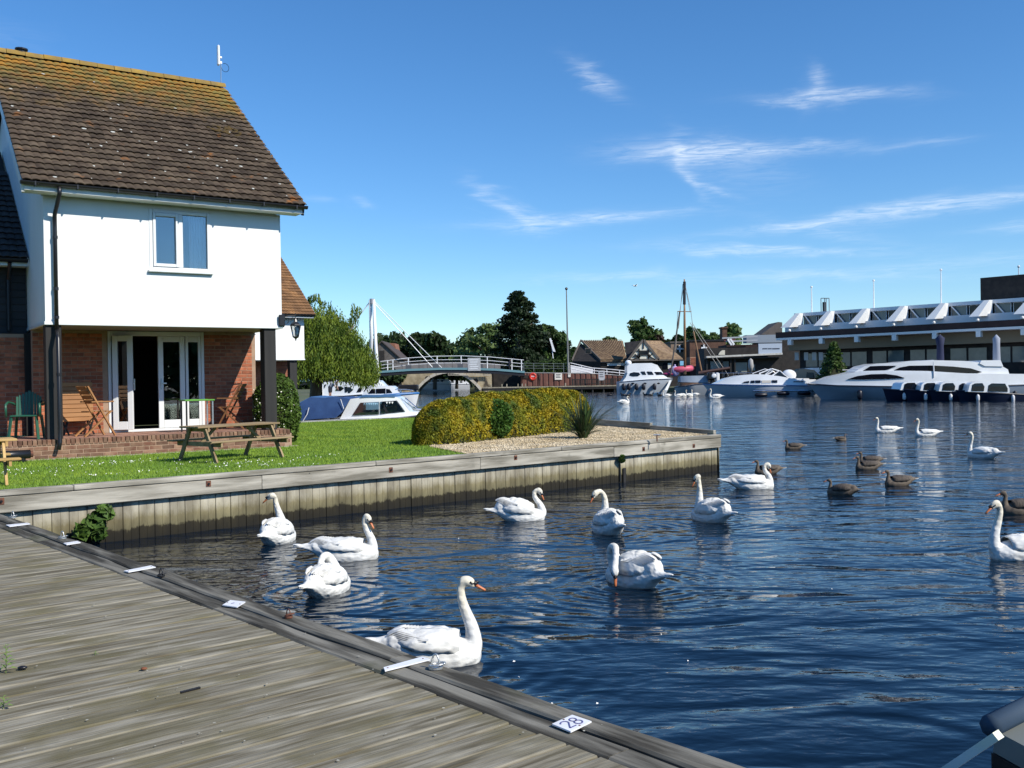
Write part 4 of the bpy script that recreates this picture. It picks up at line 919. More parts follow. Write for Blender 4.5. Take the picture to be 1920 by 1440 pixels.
# ================================================================== BIRDS
m_feather = MT('white_feather', (.80,.79,.75), (.68,.66,.60), .75, scale=9, coord='obj', bump=.004, bscale=28, lo=.35, hi=.8, stretch=(.5,1.4,1))
def plumage(m):
    nt = m.node_tree; N = nt.nodes; L = nt.links; b = N['Principled BSDF']; tc = N.new('ShaderNodeTexCoord'); mp = N.new('ShaderNodeMapping'); mp.inputs['Scale'].default_value = (.45,1,.8); L.new(tc.outputs['Object'], mp.inputs[0])
    v = N.new('ShaderNodeTexVoronoi'); v.feature = 'SMOOTH_F1'; v.inputs['Scale'].default_value = 30; L.new(mp.outputs[0], v.inputs['Vector'])
    bp = N.new('ShaderNodeBump'); bp.inputs['Distance'].default_value = .012; bp.invert = True; L.new(v.outputs['Distance'], bp.inputs['Height']); old = b.inputs['Normal'].links[0].from_socket; L.new(old, bp.inputs['Normal']); L.new(bp.outputs[0], b.inputs['Normal'])
    n = N.new('ShaderNodeTexNoise'); n.inputs['Scale'].default_value = 3; L.new(tc.outputs['Object'], n.inputs['Vector']); sp = N.new('ShaderNodeSeparateXYZ'); L.new(tc.outputs['Object'], sp.inputs[0])
    a = N.new('ShaderNodeMath'); a.operation = 'MULTIPLY_ADD'; L.new(n.outputs['Fac'], a.inputs[0]); a.inputs[1].default_value = .25; L.new(sp.outputs['Z'], a.inputs[2])
    r = N.new('ShaderNodeMapRange'); L.new(a.outputs[0], r.inputs[0]); r.inputs[1].default_value = .42; r.inputs[2].default_value = .62
    mx = N.new('ShaderNodeMixRGB'); L.new(r.outputs[0], mx.inputs[0]); L.new(b.inputs['Base Color'].links[0].from_socket, mx.inputs[1]); mx.inputs[2].default_value = (.74,.68,.54,1); L.new(mx.outputs[0], b.inputs['Base Color'])
plumage(m_feather)
m_fneck = MT('cream_feather', (.78,.75,.66), (.72,.66,.52), .8, scale=7, bump=.002, bscale=60)
m_beak = MT('orange_bill', (.62,.20,.07), (.50,.14,.05), .45, scale=20); m_blk = MT('black_skin', (.012,.010,.010), rough=.4)
def spline(pts, n):
    pts = [Vector(p) for p in pts]; P = [pts[0]*2-pts[1]]+pts+[pts[-1]*2-pts[-2]]; out = []
    for i in range(1, len(P)-2):
        for j in range(n):
            t = j/n; a, b, c, d = P[i-1], P[i], P[i+1], P[i+2]
            out.append(.5*((2*b)+(c-a)*t+(2*a-5*b+4*c-d)*t*t+(3*b-a-3*c+d)*t**3))
    out.append(pts[-1]); return out
def remesh(mb, name, vox, mat, parent, sm=6):
    me = mb.mesh(name); o = bpy.data.objects.new('tmp_'+name, me); sc.collection.objects.link(o)
    r = o.modifiers.new('r', 'REMESH'); r.mode = 'VOXEL'; r.voxel_size = vox; r.use_smooth_shade = True
    s = o.modifiers.new('s', 'CORRECTIVE_SMOOTH' if False else 'SMOOTH'); s.factor = .5; s.iterations = sm
    dg = bpy.context.evaluated_depsgraph_get(); me2 = bpy.data.meshes.new_from_object(o.evaluated_get(dg)); me2.name = name
    bpy.data.objects.remove(o); me2.polygons.foreach_set('use_smooth', [True]*len(me2.polygons))
    return link(name, me2, mat, parent)
def swan(px, py, head, neck, facing, label, raised=0.0, fine=True, scale=1.0, stretch=1.0, tail=0.0, look=None, body_m=None, grp='white swans on the river', wingm=None, kindname='swan'):
    """px,py: photo point of the waterline under the body centre. head: heading angle of body (world). neck: local spline from chest to head; facing: head yaw relative to body, pitch."""
    p = G(px, py, 0) if not isinstance(px, Vector) else px
    t = thing(kindname, label, kindname, (p.x,p.y,0), head, grp); t.scale = (scale*.95,)*3
    bm_ = body_m or m_feather
    # body: rows of ellipsoids joined into one surface
    mb = MB(); S = stretch
    ax = [(-.40,.17,.035,.03),(-.30,.145,.10,.075),(-.18,.10,.165,.135),(-.05,.07,.20,.165),(.08,.055,.20,.165),(.20,.05,.175,.145),(.30,.055,.125,.115)]
    ax2 = []
    for i in range(len(ax)-1):
        for k in range(6):
            f = k/6; ax2.append([ax[i][j]*(1-f)+ax[i+1][j]*f for j in range(4)])
    ax2.append(list(ax[-1]))
    for (x, z, ry, rz_) in ax2: mb.ell((x*S, 0, z), (.09, ry*.93, rz_*.96), 14, 10)
    for k in range(5): mb.ell(((-.28+.09*k)*S, 0, .16+raised*.075*math.sin((k+1)/6*PI)), (.11, .122-.012*abs(k-2), .078+.018*math.sin((k+1)/6*PI)+raised*.03), 12, 8)
    for k in range(6): mb.ell(((-.34-.035*k)*S, 0, .125+.012*k+tail*k/6), (.06, .080-.011*k, .026-.003*k), 12, 8)
    sp = spline(neck, 6); n = len(sp); hd = sp[-1]
    rad = [.075*(1-i/(n-1))**2.4+.030+(.005 if i > n*.85 else 0) for i in range(n)]
    mb.tube(sp, rad, 12)
    for q_, r_ in zip(sp, rad): mb.ell(q_, (r_*.98,)*3, 10, 8) if fine else None
    yaw, pit = facing; R_ = (Matrix.Rotation(yaw, 3, 'Z') @ Matrix.Rotation(pit, 3, 'Y'))
    mb.ell(hd+R_@Vector((.025,0,.006)), (.062,.040,.042), 14, 10, R_); mb.ell(hd+R_@Vector((.072,0,-.006)), (.034,.026,.026), 10, 8, R_)
    remesh(mb, 'body', .0095 if fine else .02, bm_, t, 8 if fine else 2)
    # bill, knob, eyes
    def hpart(name, mb2, m): 
        o = mb2.build(name, m, t, smooth=True); o.location = hd; o.rotation_euler = R_.to_euler(); return o
    hpart('bill', MB().tube([(.088,0,-.006),(.115,0,-.012),(.145,0,-.021),(.168,0,-.027),(.176,0,-.03)], [.019,.017,.0145,.013,.005], 10, sq=.7), m_beak)
    if kindname == 'swan':
        hpart('black_face', MB().ell((.085,0,.002), (.022,.0235,.026), 10, 8).ell((.097,0,.017), (.016,.011,.012), 8, 6).ell((.062,.0,.004),(.026,.037,.010),10,6), m_blk)
        hpart('bill_tip', MB().ell((.177,0,-.031), (.006,.007,.005), 8, 6), m_blk)
    for s in (-1,1): hpart('eye', MB().ell((.052,s*.036,.012), (.007,.005,.007), 8, 6), m_blk)
    # wings: folded shells with overlapping feathers
    wm = wingm or m_feather
    for s in (-1, 1):
        V = []; nu, nv_ = 14, 8
        for i in range(nu+1):
            f = i/nu; x = (.22-.60*f)*S; ztop = .232+.035*math.sin(f*math.pi)+raised*.085*math.sin(min(1,f*1.15)*math.pi*.9)-.07*f*f
            zlow = .10+.055*f; half = (.190*math.sin(math.pi*min(1,.18+f*.75))**.6)*(1 if f < .6 else 1-.85*((f-.6)/.4)**1.5)+.012
            for j in range(nv_+1):
                g = j/nv_; a = g*math.pi*.5
                y = -.012+half*math.sin(a)**.8; z = zlow+(ztop-zlow)*math.cos(a)**.7
                V.append((x+.010*math.sin(j*2.1+i)*f, s*y, z+.006*math.sin(i*1.9+j)))
        Fc = [(i*(nv_+1)+j, (i+1)*(nv_+1)+j, (i+1)*(nv_+1)+j+1, i*(nv_+1)+j+1) for i in range(nu) for j in range(nv_)]
        wg = MB().add(V, Fc).build('wing', wm, t, smooth=True); mo_ = wg.modifiers.new('t', 'SOLIDIFY'); mo_.thickness = .010; mo_.offset = 0
        if fine:
            for k in range(9):   # secondaries laid like shingles along the rear of the wing
                f = k/8; x0 = (-.02-.20*f)*S; L_ = .20-.02*k*.3; y0 = s*(.175-.125*f); z0 = .213+.055*raised+.05*f*(1+raised*.5)
                V = []
                for a in range(6):
                    g = a/5; ww = .026*math.sin(math.pi*min(1, .25+.72*g))**.7; xx = x0-L_*g*S; zz = z0-.055*g*g+.022*raised*g; yy = y0*(1-.35*g)
                    V += [(xx, yy-ww, zz-.004), (xx, yy, zz+.010), (xx, yy+ww, zz-.004)]
                MB().add(V, [(3*a+b, 3*a+3+b, 3*a+4+b, 3*a+1+b) for a in range(5) for b in (0,1)]).build('feather', wm, wg, smooth=True)
    # tail: fanned pointed feathers
    V = []; Fc = []
    for a in range(-2, 3):
        an = a*.10; L_ = .13-.012*abs(a); x0 = -.42*S; k = len(V)
        V += [(x0, a*.016-.018, .150+.006*abs(a)), (x0, a*.016+.018, .150+.006*abs(a)), (x0-L_*S, a*.016*.7, .175+tail-.003*abs(a))]; Fc.append((k,k+1,k+2))
    o = MB().add(V, Fc).build('tail', m_feather, t); mo_ = o.modifiers.new('t', 'SOLIDIFY'); mo_.thickness = .010
    return t
NU = [(.24,0,.06),(.34,0,.12),(.345,0,.26),(.30,0,.42),(.28,0,.53),(.31,0,.60)]        # upright neck
NC = [(.24,0,.07),(.36,0,.13),(.33,0,.27),(.25,0,.37),(.235,0,.46),(.30,0,.51)]        # S neck
NL = [(.24,0,.06),(.33,0,.14),(.30,.0,.28),(.27,.0,.40),(.27,0,.5),(.31,.03,.56)]
PI = math.pi
swan(812, 1241, .02, [(.22,0,.05),(.30,0,.11),(.295,0,.25),(.235,0,.42),(.215,0,.54),(.24,0,.60)], (.0,.25), 'biggest swan, long straight neck, gliding right beside the steel mooring ring', scale=1.0, stretch=.92)
swan(645, 1048, .05, [(.22,0,.06),(.33,0,.10),(.33,0,.22),(.27,0,.36),(.25,0,.45),(.27,0,.50)], (-.5,.75), 'swan gliding right with head bowed, just behind the preening swan', stretch=1.08)
swan(613, 1112, 1.25, [(.2,0,.1),(.24,.05,.22),(.16,.07,.35),(.03,.06,.37),(-.05,.05,.30),(-.09,.05,.24)], (2.9,1.1), 'preening swan seen from behind, head tucked in its back near the small tilted plate', raised=.7, scale=.95, look=1)
swan(521, 1017, 1.35, [(.22,0,.08),(.28,.05,.16),(.27,.10,.32),(.24,.13,.46),(.22,.14,.56),(.18,.15,.60)], (1.65,.45), 'swan swimming away below the quay wall, orange bill turned left', raised=.9, scale=1.0)
swan(975, 975, .02, [(.22,0,.06),(.34,0,.10),(.32,0,.22),(.24,0,.34),(.23,0,.43),(.29,0,.46)], (-.2,.9), 'swan facing right with puffed wings, bill pointing down, below the quay wall', raised=1.0, scale=.97)
swan(1140, 999, 1.9, [(.2,0,.08),(.26,-.05,.18),(.24,-.07,.34),(.22,-.05,.48),(.2,.02,.56),(.16,.09,.55)], (1.5,.8), 'swan seen from behind, neck hooked left, right of the middle of the pool', raised=1.0, scale=.98)
swan(1190, 1096, 2.15, [(.2,0,.10),(.28,.03,.22),(.22,.10,.34),(.10,.16,.37),(.02,.22,.30),(-.02,.27,.20)], (2.6,1.15), 'hunched preening swan with neck bent over its side, nearest one right of centre', raised=1.0, scale=1.02)
swan(1334, 977, 2.05, [(.2,0,.07),(.27,0,.16),(.26,.0,.32),(.25,.01,.46),(.25,.02,.57),(.24,.03,.62)], (.9,.85), 'swan with a tall upright neck, just below the corner of the quay', raised=.9, scale=1.02)
swan(1408, 916, .0, [(.22,0,.06),(.34,0,.10),(.33,0,.22),(.26,0,.33),(.26,0,.42),(.31,0,.44)], (-.1,1.05), 'sleek swan facing right in front of the red-billed goose, off the quay corner', stretch=1.1, scale=1.02)
swan(1922, 1046, PI+.1, NU, (.1,.45), 'swan cut by the right edge of the photo, neck upright, facing left', scale=1.04)
swan(1663, 811, PI, [(.24,0,.05),(.37,0,.10),(.36,0,.24),(.33,0,.40),(.33,0,.50),(.36,0,.55)], (0,.4), 'far swan facing left, left one of the pair near the dark launches', scale=.95, fine=False, stretch=1.15)
swan(1738, 818, PI, NU, (0,.4), 'far swan facing left, right one of the pair near the dark launches', scale=.95, fine=False, stretch=1.05)
swan(1844, 859, PI*.62+.2, NU, (.6,.3), 'swan swimming away at the right, alone below the dark launches', scale=1.0, fine=False, raised=.3)
swan(1170, 757, .3, NC, (0,.6), 'lone far swan off the tip of the gravel point', scale=1.15, fine=False, raised=.6)
for (x, y, hd_, lab) in ((1231,741,2.6,'leftmost of the far swans, below the bow of the flybridge cruiser'),(1250,744,PI,'far swan low on the water, second of the row from the left'),(1272,744,PI,'far swan with thin upright neck, third of the row from the left'),(1281,743,.1,'far swan broadside, below the grey sailing boat hull'),(1293,743,.5,'far swan in the cluster, below the outboard engine, left of three'),(1303,742,2.9,'far swan in the cluster, below the outboard engine, right of three')):
    swan(x, y, hd_, NU, (0,.4), lab, scale=1.1, fine=False, raised=.5)
swan(1342, 747, PI, NU, (0,.4), 'larger far swan in front of the sports cruiser bow', scale=1.5, fine=False, raised=.3)
m_goose = MT('brown_goose_feather', (.085,.065,.048), (.16,.125,.09), .8, scale=14, stretch=(.4,2,1), bump=.003); m_gwing = MT('barred_goose_wing', (.035,.027,.02), (.11,.085,.065), .8, scale=22, stretch=(2.2,.3,.6))
NG = [(.22,0,.07),(.30,0,.14),(.30,0,.24),(.29,0,.33),(.31,0,.37)]
def goose(x, y, hd_, lab, sc_=.78, yaw=0.0, NN=NG, raised=0.1):
    sc_ *= .86
    return swan(x, y, hd_, NN, (yaw,.15), lab, scale=sc_, fine=False, body_m=m_goose, wingm=m_gwing, grp='grey-brown geese among the swans', kindname='goose', raised=raised)
goose(1489, 842, PI, 'dark goose facing left, the farthest left one in open water')
goose(1576, 826, .2, 'small pale goose with its head turned right, left of the far pair of swans', .6)
goose(1440, 888, PI, 'red-billed goose half hidden behind the sleek right-facing swan', .85)
goose(1632, 869, PI-.1, 'rear goose of the overlapping pair in mid water', .8)
goose(1628, 880, PI+.05, 'front goose of the overlapping pair in mid water', .85)
goose(1579, 928, PI*.8, 'goose with a pale breast and white tail, nearest one in mid water', .78, .4, raised=.5)
goose(1686, 910, PI+.15, 'dark goose facing left, below the overlapping pair', .85)
goose(1916, 962, PI, 'brown goose behind the neck of the swan at the right edge', .95)
for i, (x, y, lab) in enumerate(((1143,742,'tiny dark duck farthest left, alone below the jetty'),(1169,741.5,'tiny dark duck just above and left of the lone far swan'),(1177,742.6,'tiny dark duck just above and right of the lone far swan'),(1211,741.5,'tiny dark duck below the fenders of the flybridge cruiser'),(1220,742,'tiny dark duck between the fenders and the leftmost far swan'),(1238,742.6,'tiny dark duck between the two leftmost far swans'))):
    p = G(x, y, 0); t = thing('duck', lab, 'duck', tuple(p), PI*(i % 2), 'tiny dark ducks below the jetty'); t.scale = (1.4,)*3
    MB().ell((0,0,.06),(.22,.10,.09),10,6).ell((.2,0,.2),(.07,.05,.055),8,6).tube([(.14,0,.1),(.19,0,.2)],.04,6).build('body', m_blk, t, smooth=True)
# seagull high in the sky
p = D(1191, 536, 85); t = thing('seagull', 'white gull gliding high against the sky', 'gull', tuple(p), .4)
MB().ell((0,0,0),(.22,.06,.06),10,6).build('body', m_feather, t, smooth=True)
for s in (-1,1): MB().add([(.08,0,.02),(-.08,0,.02),(-.06,s*.3,.10),(.10,s*.3,.12),(-.1,s*.62,.04)], [(0,1,2,3),(3,2,4)]).build('wing', m_feather, t)
# ================================================================== FAR BANKS
m_land = MT('bank_soil', (.07,.10,.03), (.12,.11,.07), .95, scale=.4, coord='world', bump=.05)
m_pavef = MT('quay_paving', (.30,.27,.22), (.38,.35,.30), .9, scale=1, coord='world')
def slab(name, pts, z, m, kind='structure', d=2.5, **k):
    n = len(pts); mb = MB().add([(p[0],p[1],z) for p in pts]+[(p[0],p[1],z-d) for p in pts], [tuple(range(n)), tuple(range(2*n-1,n-1,-1))]+[(i,(i+1)%n,n+(i+1)%n,n+i)[::-1] for i in range(n)])
    o = mb.build(name, m, kind=kind, **k); fixn(o.data); return o
def g2(px, py, z=0): p = G(px, py, z); return (p.x, p.y)
BY = 150.0       # distance of the bridge
def atY(px, Y): p = D(px, 700, Y); return (p.x, Y)
slab('right_bank', [atY(905,BY+1), atY(985,BY-1), atY(1175,BY-3), (30,104), (34,94), (60,78), (120,60), (420,60), (420,900), (-5,900), atY(905,200)], .55, m_land)
slab('left_bank', [(-100,40), (-14.5,42), atY(600,62), atY(628,100), atY(700,BY), atY(785,BY+1), atY(783,190), (-90,900), (-500,900), (-500,40)], .55, m_land)
slab('far_land', [(-120,235), (20,228), (420,225), (420,900), (-500,900), (-500,235)], .6, m_land)
# ------------------------------------------------------------------ trees
m_bark = MT('bark', (.09,.07,.05), (.15,.12,.09), .95, scale=6, stretch=(1,1,.2), coord='world', bump=.03)
TREEM = dict(
  dark=LEAF('dark_tree_leaf', (.018,.036,.012), (.045,.078,.02), s=.35, isl=.45),
  mid=LEAF('mid_tree_leaf', (.03,.062,.015), (.07,.115,.028), s=.3, isl=.4),
  light=LEAF('pale_tree_leaf', (.09,.15,.045), (.16,.22,.075), s=.3, isl=.35),
  conif=LEAF('conifer_leaf', (.010,.022,.010), (.028,.048,.016), s=.5, isl=.5),
  copper=LEAF('copper_leaf', (.035,.022,.016), (.06,.03,.02), s=.5, isl=.4))
def crown(c, r, n, s, m, parent, clumps=26, shape='round', seed=1):
    rs = np.random.RandomState(seed); 
    u = rs.normal(0,1,(clumps,3)); u /= np.linalg.norm(u,axis=1)[:,None]; C = u*rs.uniform(.35,.82,(clumps,1))
    if shape == 'cone':
        zz = rs.uniform(-1,1,clumps)**1; rad = (1-(zz+1)/2)**.85*.80+.04; a = rs.uniform(0,6.28,clumps); C = np.c_[np.cos(a)*rad*rs.uniform(.35,1,clumps), np.sin(a)*rad*rs.uniform(.35,1,clumps), zz]
    k = rs.randint(0, clumps, n); cs = rs.uniform(.20,.36,clumps)
    if shape == 'cone': cs = .10+.16*(1-(C[:,2]+1)/2)
    v = rs.normal(0,1,(n,3)); v /= np.linalg.norm(v,axis=1)[:,None]; v *= rs.uniform(.45,1.08,(n,1))
    P = C[k]+v*cs[k][:,None]*(np.array([1,1,.72]) if shape != 'cone' else np.array([1,1,.45])); P[:,2] = np.maximum(P[:,2], -1)
    if shape == 'cone': P[:,2] -= .10*np.hypot(P[:,0],P[:,1])
    P = P*np.array(r)+np.array(c); return link('crown', leafmesh('crown', P, s, rs, v, asp=1.4), m, parent)
def tree(px0, px1, ptop, pbase, Y, kind, label, n=5200, s=None, shape='round', cl=30, grp='trees along the far bank', zb=.55, trunk=True, cat='tree', low=0.0):
    pc = D((px0+px1)/2, pbase, Y); zt = D((px0+px1)/2, ptop, Y).z; wd = (D(px1,700,Y)-D(px0,700,Y)).length*(2.1 if shape == 'cone' else 1.5); zb_ = zb
    t = thing('tree', label, cat, (pc.x, Y, zb_), 0, grp); H_ = zt-zb_; lowz = max(low, .0)+H_*.06
    R = (wd/2*1.02, wd/2*.9, (H_-lowz)/2)
    crown((0,0,lowz+R[2]), R, n, s or (.0052*Y if shape != 'cone' else .0040*Y)*.62, TREEM[kind], t, cl, shape, seed=int(px0*7+ptop))
    tr = MB(); tr.tube([(0,0,-.3),(.02*H_,0,H_*.3),(0,.02*H_,H_*.6),(.01*H_,0,H_*.85)], [.035*H_,.026*H_,.016*H_,.005*H_], 8)
    rr = random.Random(int(px0))
    for k in range(7):
        a = rr.uniform(0,6.28); z = H_*rr.uniform(.25,.6); L_ = wd*.38*rr.uniform(.6,1)*(.5 if shape == 'cone' else 1)
        tr.tube([(0,0,z),(math.cos(a)*L_*.5,math.sin(a)*L_*.5,z+L_*.3),(math.cos(a)*L_,math.sin(a)*L_,z+L_*.55)], [.012*H_,.008*H_,.003*H_], 6)
    tr.build('trunk', m_bark, t, smooth=True); return t
tree(738,800,614,722,200,'dark','dark rounded tree right of the gabled roof, behind the left of the bridge')
tree(788,842,614,722,195,'dark','dark tree, second from the left behind the bridge', n=5500)
tree(832,880,634,722,205,'dark','low dark tree above the middle of the bridge rail')
tree(862,950,600,722,190,'light','pale feathery willow-like tree left of the tall conifer', n=8000, cl=46)
tree(918,960,640,722,185,'dark','dark low tree tucked in front of the pale one, left of the conifer')
tree(928,1022,548,722,178,'conif','tall dark conifer, the highest tree behind the bridge', n=13000, shape='cone', cl=120)
tree(1008,1064,598,722,182,'mid','green broad tree between the conifer and the tall flagpole', n=7000)
tree(960,1012,640,716,176,'conif','dark low evergreen at the foot of the tall conifer', n=4500)
tree(1060,1092,648,710,230,'mid','small green tree behind the flagpole, left of the dark boathouse')
tree(1082,1126,630,705,240,'mid','low tree showing over the left end of the boathouse roof')
tree(1118,1168,631,705,245,'mid','low tree showing over the right end of the boathouse roof')
tree(1184,1238,588,700,190,'mid','spreading feathery tree behind the half-timbered gable', n=3600, cl=30)
tree(1218,1244,616,700,188,'copper','small copper-coloured tree behind the half-timbered house')
tree(1240,1282,620,700,210,'dark','dark low tree left of the sailing mast')
tree(1278,1330,598,700,200,'mid','dense egg-shaped tree right of the sailing mast', n=8000, cl=40)
tree(1322,1350,622,700,215,'mid','low tree between the egg-shaped tree and the chimney')
tree(1346,1388,601,700,205,'light','rounded tree behind the brick chimney', n=4500)
tree(1404,1442,610,690,230,'dark','dark tree left of the hotel roof gable')
tree(1640,1700,566,690,150,'mid','treetop just showing over the hotel roof', n=2600)
tree(490,570,640,745,120,'dark','dark tree mass behind the second lodge', n=4000)
tree(640,740,668,735,150,'dark','low dark trees behind the willow and the footbridge', n=5000)
# low hedge behind the trellis on the sheet wall
t = thing('clipped_hedge', 'low green clipped hedge behind the railings right of the footbridge', 'hedge', (0,0,0))
a = D(984,690,150); b = D(1063,690,150); n = 6000; X = RS.uniform(a.x,b.x,n); Z = RS.uniform(2.4,5.0,n); Z = np.minimum(Z, 4.5+.25*np.sin(X*1.3)+.2*np.sin(X*3)); Yv = 150+RS.uniform(-.8,.8,n)
link('foliage', leafmesh('foliage', np.c_[X,Yv,Z], .32, RS, None), TREEM['mid'], t)
MB().box(a.x,149.5,.5,b.x,150.5,4.1).build('inner_twigs', m_twig, t)
# low continuous wood behind everything
n = 52000; rs = np.random.RandomState(3); A0 = D(560,700,235).x; A1 = D(1560,700,235).x; X = rs.uniform(A0, A1, n); hh = 10.6+1.8*np.sin(X*.16)+1.3*np.sin(X*.41+1)+.8*np.sin(X*1.1); k = X > D(1060,700,235).x; hh = np.where(k, hh*.66, hh)
Z = .6+rs.uniform(0,1,n)**.8*hh*(1-.08*np.abs(rs.normal(0,1,n))); Yv = 235+rs.normal(0,3,n)
link('woodland', leafmesh('woodland', np.c_[X,Yv,Z], .75, rs, None), TREEM['dark'], label='low dark woodland along the horizon behind the bridge and boathouses', category='woodland', kind='stuff')
# wooded bank behind the viewer, mirrored in the lodge panes
n = 26000; a_ = rs.uniform(-2.9, -.35, n); R_ = 75+rs.normal(0,3,n); hh = 10+2.5*np.sin(a_*9)+1.5*np.sin(a_*23); Z = .6+rs.uniform(0,1,n)*hh
link('woodland', leafmesh('woodland', np.c_[np.cos(a_)*R_, np.sin(a_)*R_, Z], .9, rs, None), TREEM['dark'], label='dark woodland along the bank behind the viewer', category='woodland', kind='stuff')
# ------------------------------------------------------------------ weeping willow
WY = 56.0; wb = D(594, 757, WY); wl_ = thing('weeping_willow', 'big weeping willow hanging over the bank beside the second lodge', 'tree', (wb.x, WY, .55))
MB().tube([(-.1,0,-.3),(0,0,1.4),(.3,.1,2.6),(.9,0,4.2),(1.3,0,5.3)], [.42,.34,.28,.16,.05], 10).tube([(0,0,1.3),(-.5,.3,2.8),(-.9,.3,4.4)], [.22,.16,.05], 8).tube([(.25,0,2.4),(1.5,-.4,3.9),(2.4,-.4,4.8)], [.16,.1,.03], 8).tube([(.1,0,2),(.8,.8,3.6),(1.6,1.0,5)], [.16,.1,.03], 8).build('trunk', m_bark, wl_, smooth=True)
rs = np.random.RandomState(5); V = []; 
def wpx(px, py): p = D(px, py, WY); return p.x-wb.x, p.z-.55
top = [(545,585),(575,560),(600,572),(625,566),(645,590),(668,612),(690,645),(706,680)]; tp = [wpx(*q_) for q_ in top]; bx = [wpx(x_, y_) for x_, y_ in ((545,700),(575,712),(600,700),(625,705),(645,704),(668,708),(690,715),(712,700))]
strand = 3600; PP = []
for i in range(strand):
    x = rs.uniform(tp[0][0], tp[-1][0]); zt = np.interp(x, [q_[0] for q_ in tp], [q_[1] for q_ in tp]); zb = np.interp(x, [q_[0] for q_ in bx], [q_[1] for q_ in bx])
    y = rs.normal(-.6, 1.5); z0 = zt-(abs(y)**1.5)*.35-rs.uniform(0,1)**1.4*(zt-zb)*.75; z1 = max(zb+rs.normal(0,.22), z0-rs.uniform(.9,2.4)); 
    if z1 > z0-.2: continue
    m_ = int((z0-z1)/.08); zz = np.linspace(z0, z1, m_); dr = rs.normal(0,.10); cl_ = np.exp(-np.linspace(0,3,m_))
    xx = x+(zz-z0)*dr*.6+.12*np.sin(zz*2+i)+cl_*rs.normal(0,.16); PP.append(np.c_[xx+rs.normal(0,.035,m_), np.full(m_,y)+rs.normal(0,.035,m_), zz])
for (x0, y0, x1, y1, k) in ((590,548,572,556,26),(592,548,604,566,26),(661,566,655,606,30),(668,572,664,600,22),(676,570,668,590,10),(640,566,575,556,8)):
    a = np.array(wpx(x0,y0)); b = np.array(wpx(x1,y1)); 
    for j in range(k): 
        f = rs.uniform(0,1); q_ = a*(1-f)+b*f; L_ = .35; zz = np.linspace(0,-L_,6); PP.append(np.c_[q_[0]+rs.normal(0,.06)+zz*.1, np.full(6,.3)+rs.normal(0,.1), q_[1]+zz])
P = np.concatenate(PP); n = len(P); ang_ = rs.uniform(0,6.28,n); w_ = .032; l_ = .15*rs.uniform(.7,1.4,n)
d = np.c_[rs.normal(0,.25,n), rs.normal(0,.25,n), -np.ones(n)]*l_[:,None]; b = np.c_[np.cos(ang_), np.sin(ang_), np.zeros(n)]*w_
V = np.stack([P, P+d*.5+b, P+d, P+d*.5-b], 1).reshape(-1,3)
link('crown', fastmesh('crown', V, np.arange(4*n).reshape(-1,4)), LEAF('willow_leaf', (.06,.11,.014), (.21,.27,.03), s=1.1, isl=.4, tr=.3), wl_)  # dark leaf tone in clumps paints the shade inside the crown
# ------------------------------------------------------------------ second lodge
S0 = Vector(D(474,674,41.0)); s2 = thing('second_lodge', 'smaller white lodge with brown tiled roof across the dock behind the first', 'house', (0,0,0), 0, 'waterside lodges')
# same frame as the first lodge, its front right corner at photo (571, 674)
c2_ = D(571, 674, 41.0); s2.location = (c2_.x, c2_.y, 0); s2.rotation_euler = (0,0,HA)
zs2 = c2_.z; ze2 = D(580,590,41).z; print('lodge2', c2_, ze2)
MB().box(-4.3,0,zs2,0,6,ze2-.12).build('upper_wall', m_render, s2)
MB().cbox(-4.34,-.03,zs2-.03,.02,.0,zs2+.03,.006).build('drip_trim', m_upvc, s2)
MB().cbox(-4.6,-.37,ze2-.16,.3,-.33,ze2-.02,.005).build('fascia', m_fascia, s2); MB().box(-4.6,-.33,ze2-.15,.3,0,ze2-.13).build('eaves_soffit', m_fascia, s2)
halfgut(-4.6,.34,-.42,ze2-.02,.06,m_black,s2)
r2 = MB(); tm2 = tile_mesh(TW+.008,.30)
rf2 = MB().prism([(-.42,ze2-.02),(4.4,ze2+4.8*slope-.02),(4.4,ze2+4.8*slope-.15),(-.42,ze2-.1)], -4.6, .33, 'x').build('roof', m_dark, s2)
for r in range(25):
    for c in range(17):
        s = -.05+r*TG; M_ = Matrix.Translation((.35-(c+1)*tw, -.42+s*math.cos(ra), ze2+s*math.sin(ra)-.01)) @ Euler((ra+random.uniform(-.015,.015),0,0)).to_matrix().to_4x4(); r2.add([M_@Vector(p) for p in tm2.v], tm2.f)
o = r2.build('tiles', MT('brown_tiles', (.17,.085,.035), (.26,.13,.05), .9, scale=2, coord='world', isl=.3), rf2); o['kind'] = 'stuff'
MB().prism([(0,ze2-.12),(4.4,ze2+4.6*slope),(8,ze2-.12)], -.2, 0, 'x').build('gable_wall', m_render, s2)
brick_wall(s2, [(-4.3,-.0)], .8, zs2-.03, 1.6, limit=0)
MB().cbox(-.62,.1,.75,-.3,.4,zs2,.01).build('post', m_blackwood, s2)
MB().cbox(-3.1,1.54,.8,-2.98,1.62,zs2-.1,.005).cbox(-1.75,1.54,.8,-1.65,1.62,zs2-.1,.005).build('door_frame', m_upvc, s2); MB().box(-2.98,1.56,.8,-1.75,1.59,zs2-.1).build('pane', m_dkglass, s2)
f_ = MB().cbox(-3.05,-.03,zs2+1.05,-2.1,.05,zs2+2.1,.01).build('window', m_upvc, s2); MB().box(-2.98,-.036,zs2+1.12,-2.6,-.031,zs2+2.03).box(-2.54,-.036,zs2+1.12,-2.17,-.031,zs2+2.03).build('pane', m_dkglass, f_)
MB().box(-4.6,-.1,.5,.4,8,.78).build('terrace', m_pavef, s2)
